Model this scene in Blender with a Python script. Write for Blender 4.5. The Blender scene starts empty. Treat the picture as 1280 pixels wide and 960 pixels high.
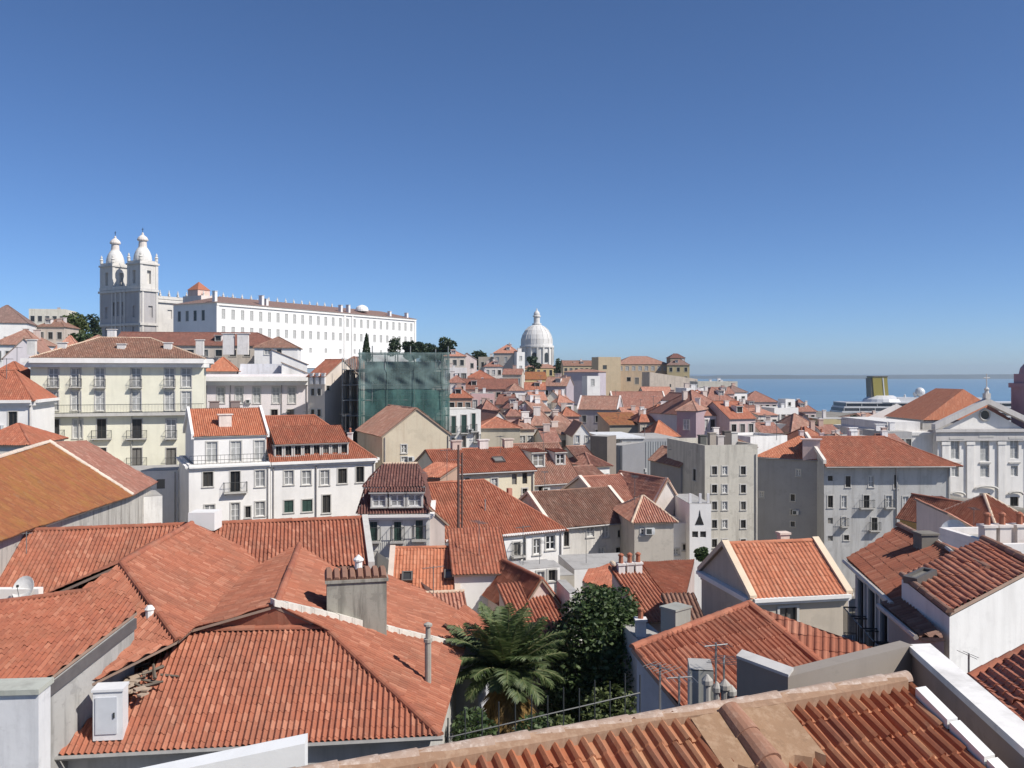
import bpy, math, random
import numpy as np
from mathutils import Vector, Matrix
random.seed(7)
rng = np.random.default_rng(7)
scene = bpy.context.scene
col = scene.collection

# ------------------------------------------------------------------ camera, sky, sun, exposure
F = 1110.0          # focal length in photo pixels (1280 wide)
V0 = 466.0          # photo row of the horizon
cam_d = bpy.data.cameras.new('camera')
cam_d.sensor_width = 36.0
cam_d.lens = 36.0 * F / 1280.0
cam_d.shift_y = -(480.0 - V0) / 1280.0
cam_d.clip_start = 0.5
cam_d.clip_end = 60000.0
cam = bpy.data.objects.new('camera', cam_d)
cam.location = (0, 0, 0)
cam.rotation_euler = (math.radians(90), 0, 0)
col.objects.link(cam)
scene.camera = cam

SUN_EL = math.radians(45)
SUN_H = Vector((1.0, -0.52, 0)).normalized()          # horizontal direction towards the sun
SUN_AZ = math.atan2(SUN_H.x, SUN_H.y)
world = bpy.data.worlds.new('World')
scene.world = world
world.use_nodes = True
nt = world.node_tree
bg = nt.nodes['Background']
sky = nt.nodes.new('ShaderNodeTexSky')
sky.sky_type = 'NISHITA'
sky.sun_disc = False
sky.sun_elevation = SUN_EL
sky.sun_rotation = SUN_AZ
sky.altitude = 100
sky.air_density = 0.62
sky.dust_density = 0.3
sky.ozone_density = 9.0
nt.links.new(sky.outputs[0], bg.inputs[0])
bg.inputs[1].default_value = 0.094

sun_d = bpy.data.lights.new('sun', 'SUN')
sun_d.energy = 4.2
sun_d.angle = math.radians(0.5)
sun_d.color = (1.0, 0.95, 0.88)
sun_o = bpy.data.objects.new('sun', sun_d)
sdir = Vector((SUN_H.x * math.cos(SUN_EL), SUN_H.y * math.cos(SUN_EL), math.sin(SUN_EL)))
sun_o.rotation_euler = (-sdir).to_track_quat('-Z', 'Y').to_euler()
sun_o.location = (60, -20, 80)
col.objects.link(sun_o)
scene.view_settings.view_transform = 'Standard'
scene.view_settings.look = 'None'
scene.view_settings.exposure = 0.44
scene.view_settings.gamma = 1.0
scene.view_settings.use_curve_mapping = False

# ------------------------------------------------------------------ pixel helpers (a photo pixel plus a distance gives a point)
def V(*a): return Vector(a)
def P(u, v, Y): return Vector(((u - 640.0) / F * Y, Y, -(v - V0) / F * Y))
def ray(u, v): return Vector(((u - 640.0) / F, 1.0, -(v - V0) / F))
def plane3(a, b, c):
    n = (b - a).cross(c - a).normalized()
    return (a, n)
def hit(u, v, pl):
    r = ray(u, v)
    return r * (pl[1].dot(pl[0]) / pl[1].dot(r))

# ------------------------------------------------------------------ mesh collector
class MB:
    def __init__(s):
        s.v = []; s.f = []; s.m = []; s.uv = []
    def face(s, pts, mi=0, uv=None):
        b = len(s.v)
        s.v.extend([tuple(p) for p in pts])
        s.f.append(tuple(range(b, b + len(pts)))); s.m.append(mi)
        s.uv.extend(uv if uv else [(0.0, 0.0)] * len(pts))
    def hexa(s, p, mi=0):
        """p: 8 corners, bottom ring 0-3 counter-clockwise seen from above, top ring 4-7"""
        for idx in ((3, 2, 1, 0), (4, 5, 6, 7), (0, 1, 5, 4), (1, 2, 6, 5), (2, 3, 7, 6), (3, 0, 4, 7)):
            s.face([p[i] for i in idx], mi)
    def box(s, c, size, ang=0.0, mi=0, taper=1.0):
        """box standing on c (centre of its bottom), turned by ang about z"""
        ca, sa = math.cos(ang), math.sin(ang)
        out = []
        for z, k in ((0, 1.0), (size[2], taper)):
            for sx, sy in ((-1, -1), (1, -1), (1, 1), (-1, 1)):
                x, y = sx * size[0] / 2 * k, sy * size[1] / 2 * k
                out.append((c[0] + x * ca - y * sa, c[1] + x * sa + y * ca, c[2] + z))
        s.hexa(out, mi)
    def obox(s, o, ex, ey, ez, mi=0):
        """box from corner o along three edge vectors"""
        o, ex, ey, ez = Vector(o), Vector(ex), Vector(ey), Vector(ez)
        p = [o, o + ex, o + ex + ey, o + ey]
        s.hexa(p + [q + ez for q in p], mi)
    def tube(s, path, r, n=6, mi=0, r2=None, cap=True):
        path = [Vector(p) for p in path]
        rings = []
        for i, p in enumerate(path):
            a = path[max(i - 1, 0)]; b = path[min(i + 1, len(path) - 1)]
            d = (b - a)
            if d.length < 1e-9: d = Vector((0, 0, 1))
            d.normalize()
            up = Vector((0, 0, 1)) if abs(d.z) < 0.9 else Vector((1, 0, 0))
            x = d.cross(up).normalized(); y = x.cross(d)
            rr = r if r2 is None else r + (r2 - r) * i / max(1, len(path) - 1)
            rings.append([p + x * (rr * math.cos(2 * math.pi * k / n)) + y * (rr * math.sin(2 * math.pi * k / n)) for k in range(n)])
        for a, b in zip(rings[:-1], rings[1:]):
            for k in range(n):
                s.face([a[k], b[k], b[(k + 1) % n], a[(k + 1) % n]], mi)
        if cap:
            s.face(rings[0], mi); s.face(rings[-1][::-1], mi)
    def lathe(s, prof, c, n=24, mi=0, a0=0.0):
        """prof: list of (radius, z) from the bottom up; c: centre of the base"""
        rings = []
        for r, z in prof:
            rings.append([(c[0] + r * math.cos(a0 + 2 * math.pi * k / n), c[1] + r * math.sin(a0 + 2 * math.pi * k / n), c[2] + z) for k in range(n)])
        for a, b in zip(rings[:-1], rings[1:]):
            for k in range(n):
                s.face([a[k], a[(k + 1) % n], b[(k + 1) % n], b[k]], mi)
        s.face(rings[-1], mi)
    def grid_arrays(s, verts, quads, uvs, mi=0):
        b = len(s.v)
        s.v.extend(map(tuple, verts.tolist()))
        q = (quads + b).tolist()
        s.f.extend(map(tuple, q)); s.m.extend([mi] * len(q))
        s.uv.extend(map(tuple, uvs[quads.reshape(-1)].tolist()))
    def build(s, name, mats, parent=None, smooth=False):
        if not isinstance(mats, (list, tuple)): mats = [mats]
        me = bpy.data.meshes.new(name)
        off = Vector((0, 0, 0))
        if parent is not None:
            off = world_loc(parent)
        arr = np.array(s.v, dtype=float).reshape(-1, 3) - np.array(off)
        me.from_pydata(arr.tolist(), [], s.f)
        for m in mats: me.materials.append(m)
        me.polygons.foreach_set('material_index', s.m)
        uvl = me.uv_layers.new(name='UVMap')
        uvl.data.foreach_set('uv', np.array(s.uv, dtype=np.float32).reshape(-1))
        if smooth: me.polygons.foreach_set('use_smooth', [True] * len(me.polygons))
        me.update()
        o = bpy.data.objects.new(name, me)
        col.objects.link(o)
        if parent is not None: o.parent = parent
        return o

_loc = {}
def world_loc(o):
    p = Vector(o.location)
    while o.parent is not None:
        o = o.parent; p = p + Vector(o.location)
    return p
def tag(o, label=None, cat=None, group=None, kind=None):
    if label: o['label'] = label
    if cat: o['category'] = cat
    if group: o['group'] = group
    if kind: o['kind'] = kind
    return o
def thing(name, label, cat, loc, group=None):
    o = bpy.data.objects.new(name, None)
    o.empty_display_size = 0.5
    o.location = loc
    col.objects.link(o)
    return tag(o, label, cat, group)

# ------------------------------------------------------------------ materials
_mats = {}
def newmat(name):
    m = bpy.data.materials.new(name); m.use_nodes = True
    n = m.node_tree.nodes; l = m.node_tree.links
    return m, n, l, n['Principled BSDF']
def mixrgb(n, l, fac, a, b, mode='MIX'):
    x = n.new('ShaderNodeMix'); x.data_type = 'RGBA'; x.blend_type = mode
    for sock, val in ((x.inputs[0], fac), (x.inputs[6], a), (x.inputs[7], b)):
        if hasattr(val, 'is_linked') or hasattr(val, 'links'): l.new(val, sock)
        elif isinstance(val, (int, float)): sock.default_value = val
        else: sock.default_value = (*val[:3], 1)
    return x.outputs[2]
def ramp(n, l, src, stops):
    r = n.new('ShaderNodeValToRGB')
    e = r.color_ramp.elements
    e[0].position, e[0].color = stops[0][0], (*([stops[0][1]] * 3), 1)
    e[1].position, e[1].color = stops[-1][0], (*([stops[-1][1]] * 3), 1)
    for p, c in stops[1:-1]:
        x = e.new(p); x.color = (c, c, c, 1)
    l.new(src, r.inputs[0]); return r.outputs[0]
def noise(n, l, vec, scale, detail=4, rough=0.6):
    t = n.new('ShaderNodeTexNoise'); t.inputs['Scale'].default_value = scale
    t.inputs['Detail'].default_value = detail; t.inputs['Roughness'].default_value = rough
    if vec is not None: l.new(vec, t.inputs['Vector'])
    return t.outputs[0]
def mapping(n, l, vec, scale):
    mp = n.new('ShaderNodeMapping'); mp.inputs['Scale'].default_value = scale
    l.new(vec, mp.inputs['Vector']); return mp.outputs[0]

def plaster(c, dirt=0.35, stain=(0.16, 0.14, 0.12), scale=1.0):
    key = ('plaster', tuple(c), dirt, tuple(stain), scale)
    if key in _mats: return _mats[key]
    m, n, l, b = newmat('plaster')
    tc = n.new('ShaderNodeTexCoord').outputs['Object']
    n1 = noise(n, l, tc, 0.35 * scale, 5)
    n2 = noise(n, l, mapping(n, l, tc, (1.3 * scale, 1.3 * scale, 0.14 * scale)), 1.0, 5, 0.65)
    n3 = noise(n, l, tc, 3.0 * scale, 4)
    c1 = mixrgb(n, l, ramp(n, l, n1, [(0.35, 0), (0.7, 1)]), c, [x * 0.88 for x in c])
    f2 = n.new('ShaderNodeMath'); f2.operation = 'MULTIPLY'
    l.new(ramp(n, l, n2, [(0.48, 0), (0.78, 1)]), f2.inputs[0]); f2.inputs[1].default_value = dirt
    c2 = mixrgb(n, l, f2.outputs[0], c1, stain)
    f3 = n.new('ShaderNodeMath'); f3.operation = 'MULTIPLY'
    l.new(ramp(n, l, n3, [(0.55, 0), (0.75, 1)]), f3.inputs[0]); f3.inputs[1].default_value = dirt * 0.45
    c3 = mixrgb(n, l, f3.outputs[0], c2, [x * 0.6 for x in c])
    n4 = noise(n, l, mapping(n, l, tc, (0.55 * scale, 0.55 * scale, 0.8 * scale)), 1.0, 7, 0.7)
    f4 = n.new('ShaderNodeMath'); f4.operation = 'MULTIPLY'
    l.new(ramp(n, l, n4, [(0.575, 0), (0.60, 1)]), f4.inputs[0]); f4.inputs[1].default_value = min(0.9, dirt * 1.1)
    c4 = mixrgb(n, l, f4.outputs[0], c3, [x * 0.74 + y * 0.06 for x, y in zip(c, stain)])
    l.new(c4, b.inputs['Base Color'])
    b.inputs['Roughness'].default_value = 0.92
    bp = n.new('ShaderNodeBump'); bp.inputs['Strength'].default_value = 0.25; bp.inputs['Distance'].default_value = 0.02
    l.new(n3, bp.inputs['Height']); l.new(bp.outputs[0], b.inputs['Normal'])
    _mats[key] = m
    return m

TILES = {  # base, light, dark, patch colour, patch amount
    'red':    ((0.345, 0.112, 0.061), (0.415, 0.165, 0.098), (0.255, 0.082, 0.049), (0.19, 0.095, 0.055), 0.45),
    'clay':   ((0.36, 0.124, 0.069), (0.455, 0.195, 0.12), (0.27, 0.092, 0.055), (0.21, 0.11, 0.07), 0.45),
    'faded':  ((0.290, 0.125, 0.088), (0.38, 0.20, 0.15), (0.20, 0.085, 0.062), (0.22, 0.14, 0.105), 0.5),
    'orange': ((0.46, 0.165, 0.085), (0.52, 0.22, 0.125), (0.38, 0.12, 0.06), (0.37, 0.15, 0.09), 0.3),
    'salmon': ((0.43, 0.19, 0.125), (0.52, 0.28, 0.20), (0.32, 0.13, 0.09), (0.30, 0.17, 0.12), 0.35),
    'moss':   ((0.255, 0.088, 0.034), (0.30, 0.125, 0.05), (0.18, 0.058, 0.027), (0.265, 0.135, 0.03), 0.75),
    'brown':  ((0.24, 0.120, 0.080), (0.32, 0.19, 0.14), (0.15, 0.075, 0.055), (0.17, 0.12, 0.085), 0.6),
    'mauve':  ((0.215, 0.130, 0.105), (0.28, 0.18, 0.15), (0.15, 0.09, 0.075), (0.17, 0.12, 0.10), 0.5),
    'rust':   ((0.210, 0.082, 0.056), (0.27, 0.12, 0.085), (0.14, 0.055, 0.042), (0.14, 0.08, 0.058), 0.5),
    'dark':   ((0.15, 0.062, 0.050), (0.20, 0.095, 0.075), (0.09, 0.04, 0.035), (0.10, 0.06, 0.05), 0.4),
    'dusty':  ((0.33, 0.165, 0.115), (0.42, 0.25, 0.19), (0.22, 0.10, 0.075), (0.26, 0.18, 0.13), 0.6),
    'old':    ((0.35, 0.120, 0.054), (0.50, 0.25, 0.13), (0.19, 0.058, 0.038), (0.40, 0.25, 0.14), 0.5),
}
def tiles(pal, pitch=0.20, course=0.38, flat=False):
    key = ('tile', pal, pitch, course, flat)
    if key in _mats: return _mats[key]
    base, light, dark, patch, amt = TILES[pal]
    m, n, l, b = newmat('roof_tiles')
    uv = n.new('ShaderNodeUVMap').outputs[0]
    tc = n.new('ShaderNodeTexCoord').outputs['Object']
    sn = n.new('ShaderNodeVectorMath'); sn.operation = 'SNAP'; l.new(uv, sn.inputs[0]); sn.inputs[1].default_value = (pitch, course, 1)
    wn = n.new('ShaderNodeTexWhiteNoise'); wn.noise_dimensions = '3D'; l.new(sn.outputs[0], wn.inputs['Vector'])
    rnd = wn.outputs[0]
    c1 = mixrgb(n, l, ramp(n, l, rnd, [(0.55, 0), (0.93, 0.6), (0.96, 1.0), (1.0, 1.0)]), base, light)
    c2 = mixrgb(n, l, ramp(n, l, rnd, [(0.0, 0.55), (0.3, 0)]), c1, dark)
    pn = noise(n, l, tc, 0.55, 6, 0.7)
    f = n.new('ShaderNodeMath'); f.operation = 'MULTIPLY'; f.inputs[1].default_value = amt
    l.new(ramp(n, l, pn, [(0.45, 0), (0.72, 1)]), f.inputs[0])
    c3 = mixrgb(n, l, f.outputs[0], c2, patch)
    sp = noise(n, l, tc, 5.0, 5, 0.7)
    c4 = mixrgb(n, l, ramp(n, l, sp, [(0.56, 0), (0.75, 0.55)]), c3, [x * 0.45 for x in base])
    sp2 = noise(n, l, mapping(n, l, tc, (1.0, 1.0, 1.0)), 2.3, 6, 0.75)
    c5 = mixrgb(n, l, ramp(n, l, sp2, [(0.60, 0), (0.80, 0.5)]), c4, [min(1, x * 1.15 + 0.10) for x in light])
    st_ = noise(n, l, mapping(n, l, uv, (1.1, 0.22, 1.0)), 1.0, 6, 0.72)
    f6 = n.new('ShaderNodeMath'); f6.operation = 'MULTIPLY'; f6.inputs[1].default_value = 0.15 + amt * 0.75
    l.new(ramp(n, l, st_, [(0.50, 0), (0.72, 1)]), f6.inputs[0])
    c6 = mixrgb(n, l, f6.outputs[0], c5, [x * 0.42 + 0.012 for x in base])
    lk = noise(n, l, tc, 1.5, 7, 0.75)
    f7 = n.new('ShaderNodeMath'); f7.operation = 'MULTIPLY'; f7.inputs[1].default_value = amt * 0.8
    l.new(ramp(n, l, lk, [(0.58, 0), (0.66, 1)]), f7.inputs[0])
    c7 = mixrgb(n, l, f7.outputs[0], c6, [x * 0.5 + y for x, y in zip(base, (0.09, 0.085, 0.06))])
    l.new(c7, b.inputs['Base Color'])
    b.inputs['Roughness'].default_value = 0.88
    bp = n.new('ShaderNodeBump'); bp.inputs['Strength'].default_value = 0.5
    if flat:
        sx = n.new('ShaderNodeSeparateXYZ'); l.new(uv, sx.inputs[0])
        a = n.new('ShaderNodeMath'); a.operation = 'MULTIPLY'; l.new(sx.outputs[0], a.inputs[0]); a.inputs[1].default_value = math.pi / pitch
        s_ = n.new('ShaderNodeMath'); s_.operation = 'SINE'; l.new(a.outputs[0], s_.inputs[0])
        ab = n.new('ShaderNodeMath'); ab.operation = 'ABSOLUTE'; l.new(s_.outputs[0], ab.inputs[0])
        l.new(ab.outputs[0], bp.inputs['Height']); bp.inputs['Distance'].default_value = 0.05
    else:
        l.new(sp, bp.inputs['Height']); bp.inputs['Distance'].default_value = 0.02
    l.new(bp.outputs[0], b.inputs['Normal'])
    _mats[key] = m
    return m

def plain(name, c, rough=0.7, metal=0.0, var=0.15, scale=2.0):
    key = ('plain', name, tuple(c), rough)
    if key in _mats: return _mats[key]
    m, n, l, b = newmat(name)
    tc = n.new('ShaderNodeTexCoord').outputs['Object']
    nz = noise(n, l, tc, scale, 4)
    l.new(mixrgb(n, l, ramp(n, l, nz, [(0.3, 0), (0.7, 1)]), c, [x * (1 - var * 2) for x in c]), b.inputs['Base Color'])
    b.inputs['Roughness'].default_value = rough; b.inputs['Metallic'].default_value = metal
    _mats[key] = m
    return m
def glass():
    key = 'glass'
    if key in _mats: return _mats[key]
    m, n, l, b = newmat('window_glass')
    tc = n.new('ShaderNodeObjectInfo')
    rr = ramp(n, l, tc.outputs['Random'], [(0.0, 0.0), (0.62, 0.25), (0.72, 0.8), (1.0, 1.0)])
    l.new(mixrgb(n, l, rr, (0.012, 0.014, 0.017), (0.21, 0.20, 0.18)), b.inputs['Base Color'])
    b.inputs['Roughness'].default_value = 0.12
    _mats[key] = m
    return m
def curtain():
    return plain('curtain_glass', (0.34, 0.34, 0.33), 0.3, var=0.2)

STONE = lambda: plaster((0.52, 0.50, 0.46), 0.35)
METAL = lambda: plain('iron_railing', (0.045, 0.05, 0.05), 0.5)
MORTAR = lambda: plaster((0.62, 0.47, 0.34), 0.45, scale=3.0)
WHITE = lambda: plaster((0.80, 0.775, 0.735), 0.15)

# ------------------------------------------------------------------ tiled roof faces
def tile_face(mb, poly, down, pitch=0.20, course=0.38, amp=0.09, ns=6, step=0.011, thick=0.1, mi=0, umi=1, flat=False, jit=0.005):
    """lays rows of curved roof tiles over a convex planar polygon; down = the way the water runs"""
    poly = [Vector(p) for p in poly]
    n = Vector((0, 0, 0))
    for i in range(len(poly)):
        a, b = poly[i], poly[(i + 1) % len(poly)]
        n += a.cross(b)
    n.normalize()
    if n.z < 0:
        n = -n; poly = poly[::-1]
    ctr_ = sum(poly, Vector((0, 0, 0))) / len(poly)
    dev = max(abs((p - ctr_).dot(n)) for p in poly)
    if dev > 0.05 and len(poly) > 3:
        for i in range(1, len(poly) - 1):
            tile_face(mb, [poly[0], poly[i], poly[i + 1]], down, pitch, course, amp, ns, step, thick, mi, umi, flat, jit)
        return
    poly = [p - n * (p - ctr_).dot(n) for p in poly]
    T = (Vector(down) - n * Vector(down).dot(n)).normalized()
    S = T.cross(n).normalized()         # along the eave
    S = -S if S.cross(T).dot(n) > 0 else S
    o = poly[0]
    st = np.array([((p - o).dot(S), (p - o).dot(T)) for p in poly])
    under = [p - n * thick for p in poly]
    mb.face(under[::-1], umi)
    for i in range(len(poly)):
        j = (i + 1) % len(poly)
        mb.face([poly[i], under[i], under[j], poly[j]], umi)
    if flat:
        mb.face(poly, mi, [tuple(x) for x in st.tolist()])
        return
    s0, s1 = st[:, 0].min(), st[:, 0].max()
    fr = np.array([0, .10, .30, .50, .60, .68, .92] if ns >= 6 else [0, .30, .60, .80])
    hf = np.array([.15, .62, 1.0, .62, .15, -.02, -.02] if ns >= 6 else [.12, 1.0, .12, -.05])
    i0 = math.floor(s0 / pitch); i1 = math.ceil(s1 / pitch)
    raw = (np.arange(i0, i1 + 1)[:, None] + fr[None, :]).reshape(-1) * pitch
    hraw = np.tile(hf, i1 + 1 - i0) * amp
    ss = np.clip(raw, s0 + 1e-4, s1 - 1e-4)
    tile_i = np.repeat(np.arange(i1 + 1 - i0), len(fr))
    lo = np.full(len(ss), 1e9); hi = np.full(len(ss), -1e9)
    for i in range(len(st)):
        a, b = st[i], st[(i + 1) % len(st)]
        if abs(a[0] - b[0]) < 1e-9: continue
        x0, x1 = min(a[0], b[0]), max(a[0], b[0])
        w = (ss >= x0 - 1e-6) & (ss <= x1 + 1e-6)
        t = a[1] + (b[1] - a[1]) * (ss - a[0]) / (b[0] - a[0])
        lo[w] = np.minimum(lo[w], t[w]); hi[w] = np.maximum(hi[w], t[w])
    bad = lo > hi
    lo[bad] = 0; hi[bad] = 0
    k0 = math.floor(lo.min() / course); k1 = math.ceil(hi.max() / course)
    nt_ = tile_i.max() + 1
    h = hraw
    rows_t, rows_off = [], []
    for k in range(k0, k1):
        jj = rng.normal(0, jit, nt_); slip = rng.random(nt_) < (0.012 if jit > 0.0045 else 0.0); jj[slip] += rng.uniform(0.015, 0.04, slip.sum())
        j = jj[tile_i]
        j2 = rng.normal(0, 0.35, nt_)[tile_i] * 0.0
        rows_t.append(np.full(len(ss), k * course)); rows_off.append(h * 0.92 + j * 0.3)
        rows_t.append((k + 1) * course + j * 1.5); rows_off.append(h + step + j)
    if not rows_t: return
    Tm = np.array(rows_t); O = np.array(rows_off)
    Tc = np.clip(Tm, lo[None, :], hi[None, :])
    ph = float(o.x * 1.7 + o.y * 0.9)
    O = O + 0.028 * np.sin(ss[None, :] * 0.83 + ph) * np.sin(Tc * 0.71 + ph * 1.3) + 0.014 * np.sin(ss[None, :] * 2.1 + ph * 2 + Tc * 1.1)
    R, Cn = Tc.shape
    base = np.array(o)[None, None, :] + ss[None, :, None] * np.array(S) + Tc[:, :, None] * np.array(T) + O[:, :, None] * np.array(n)
    uv = np.stack([np.broadcast_to(ss[None, :] + 1e-4, Tc.shape), Tc], axis=2)
    uv[0::2, :, 1] += 1e-3; uv[1::2, :, 1] -= 6e-3 + 0.02
    idx = np.arange(R * Cn).reshape(R, Cn)
    q = np.stack([idx[:-1, :-1], idx[1:, :-1], idx[1:, 1:], idx[:-1, 1:]], axis=2)
    L = Tc[1:, :] - Tc[:-1, :]
    keep = (L[:, :-1] > 1e-5) | (L[:, 1:] > 1e-5)
    inside = (Tm > lo[None] + 1e-4) & (Tm < hi[None] - 1e-4)
    riser = np.zeros((R - 1, Cn - 1), bool)
    riser[1::2] = (inside[1:-1:2, :-1] & inside[1:-1:2, 1:])
    keep[1::2] = riser[1::2]
    q = q[keep]
    mb.grid_arrays(base.reshape(-1, 3), q, uv.reshape(-1, 2), mi)

def ridge_run(mb, a, b, r=0.13, seg=0.42, mi=0, n=6):
    """a row of half-round ridge tiles from a to b"""
    a, b = Vector(a), Vector(b)
    d = b - a; L = d.length
    if L < 0.2: return
    k = max(1, int(L / seg)); d.normalize()
    up = Vector((0, 0, 1)); x = d.cross(up).normalized(); y = x.cross(d).normalized()
    for i in range(k):
        p0 = a + d * (L * i / k); p1 = a + d * (L * (i + 1) / k + 0.03)
        r0 = r * random.uniform(0.88, 1.0); r1 = r0 * 1.14
        A = [p0 + x * (r0 * math.cos(t)) + y * (r0 * math.sin(t)) - y * 0.03 for t in [math.pi * j / n for j in range(n + 1)]]
        B = [p1 + x * (r1 * math.cos(t)) + y * (r1 * math.sin(t)) - y * 0.03 for t in [math.pi * j / n for j in range(n + 1)]]
        u0 = random.random() * 40
        for j in range(n):
            mb.face([A[j], A[j + 1], B[j + 1], B[j]], mi, [(u0, u0)] * 4)
        mb.face(B, mi, [(u0, u0)] * len(B)); mb.face(A[::-1], mi, [(u0, u0)] * len(A))

# ------------------------------------------------------------------ house pieces
def facade(mb, o, ex, L, z0, z1, holes, rec=0.16, mi=0, ri=0):
    """wall rectangle from o along ex (unit), outward normal = ex turned right; holes = (x0,x1,za,zb)"""
    nrm = Vector((ex.y, -ex.x, 0))
    holes = [h for h in holes if h[0] > 0.02 and h[1] < L - 0.02 and h[2] > z0 + 0.02 and h[3] < z1 - 0.02]
    xs = sorted({0.0, L, *[round(h[0], 3) for h in holes], *[round(h[1], 3) for h in holes]})
    zs = sorted({z0, z1, *[round(h[2], 3) for h in holes], *[round(h[3], 3) for h in holes]})
    pt = lambda x, z, d=0.0: (o[0] + ex.x * x - nrm.x * d, o[1] + ex.y * x - nrm.y * d, z)
    for i in range(len(xs) - 1):
        for j in range(len(zs) - 1):
            cx, cz = (xs[i] + xs[i + 1]) / 2, (zs[j] + zs[j + 1]) / 2
            if any(h[0] < cx < h[1] and h[2] < cz < h[3] for h in holes): continue
            mb.face([pt(xs[i], zs[j]), pt(xs[i + 1], zs[j]), pt(xs[i + 1], zs[j + 1]), pt(xs[i], zs[j + 1])], mi)
    for x0, x1, za, zb in holes:
        c = [(x0, za), (x1, za), (x1, zb), (x0, zb)]
        for k in range(4):
            a, b = c[k], c[(k + 1) % 4]
            mb.face([pt(*a), pt(*a, rec), pt(*b, rec), pt(*b)], ri)
        mb.face([pt(x0, za, rec), pt(x1, za, rec), pt(x1, zb, rec), pt(x0, zb, rec)], ri)
    return holes

_win = {}
def window_meshes(w, h, style, fine):
    key = (w, h, style, fine)
    if key in _win: return _win[key]
    f = MB(); g = MB()
    s = 0.11
    # frame of stone around the opening, x across, y into the wall, z up from the opening's bottom centre
    if style != 'hole':
        for x0, x1, z0, z1 in ((-w / 2 - s, -w / 2, -0.02, h + s), (w / 2, w / 2 + s, -0.02, h + s), (-w / 2, w / 2, h, h + s)):
            f.obox((x0, -0.045, z0), (x1 - x0, 0, 0), (0, 0.07, 0), (0, 0, z1 - z0), 0)
        f.obox((-w / 2 - s - 0.03, -0.09, -0.11), (w + 2 * s + 0.06, 0, 0), (0, 0.12, 0), (0, 0, 0.09), 0)
    if style in ('white', 'pale', 'shut'):
        t = 0.07
        bars = [(-w / 2, -w / 2 + t, 0, h), (w / 2 - t, w / 2, 0, h), (-w / 2, w / 2, 0, t), (-w / 2, w / 2, h - t, h), (-0.05, 0.05, t, h - t)]
        nb = 3 if h > 1.7 else 2
        for k in range(1, nb):
            bars.append((-w / 2 + t, w / 2 - t, h * k / nb - 0.025, h * k / nb + 0.025))
        for x0, x1, z0, z1 in bars:
            f.obox((x0, 0.07, z0), (x1 - x0, 0, 0), (0, 0.05, 0), (0, 0, z1 - z0), 1)
    elif style == 'dark':
        for x0, x1, z0, z1 in ((-w / 2, -w / 2 + 0.06, 0, h), (w / 2 - 0.06, w / 2, 0, h), (-0.03, 0.03, 0, h)):
            f.obox((x0, 0.08, z0), (x1 - x0, 0, 0), (0, 0.04, 0), (0, 0, z1 - z0), 2)
    elif style == 'green':
        for x0, x1 in ((-w / 2 + 0.02, -0.02), (0.02, w / 2 - 0.02)):
            k = int(h / 0.12)
            for i in range(k):
                f.obox((x0, 0.05, h * i / k + 0.01), (x1 - x0, 0, 0), (0, 0.03, -0.02), (0, 0.01, h / k * 0.8), 3)
    y = 0.10 if style in ('white', 'pale', 'shut') else 0.13
    g.face([(-w / 2, y, 0), (w / 2, y, 0), (w / 2, y, h), (-w / 2, y, h)], 0)
    gm = {'pale': curtain(), 'shut': plain('painted_shutter', (0.42, 0.42, 0.40), 0.6)}.get(style, glass())
    fm = [STONE(), plain('white_joinery', (0.72, 0.71, 0.68), 0.5), plain('dark_joinery', (0.07, 0.06, 0.05), 0.6), plain('green_shutter', (0.03, 0.07, 0.055), 0.5)]
    if fine:
        fo = f.build('window', fm); go = g.build('pane', gm)
        fmesh, gmesh = fo.data, go.data
        bpy.data.objects.remove(fo); bpy.data.objects.remove(go)
    else:
        b0 = len(f.v); f.face(g.f and [g.v[i] for i in g.f[0]], 4)
        fo = f.build('window', fm + [gm]); fmesh = fo.data; gmesh = None
        bpy.data.objects.remove(fo)
    _win[key] = (fmesh, gmesh)
    return _win[key]
def put_window(parent, p, ang, w, h, style, fine=True):
    fm, gm = window_meshes(w, h, style, fine and style != 'hole')
    o = bpy.data.objects.new('window', fm); col.objects.link(o)
    o.parent = parent; o.location = Vector(p) - world_loc(parent); o.rotation_euler = (0, 0, ang)
    if gm is not None:
        g = bpy.data.objects.new('pane', gm); col.objects.link(g); g.parent = o
    return o
_balc = {}
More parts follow.
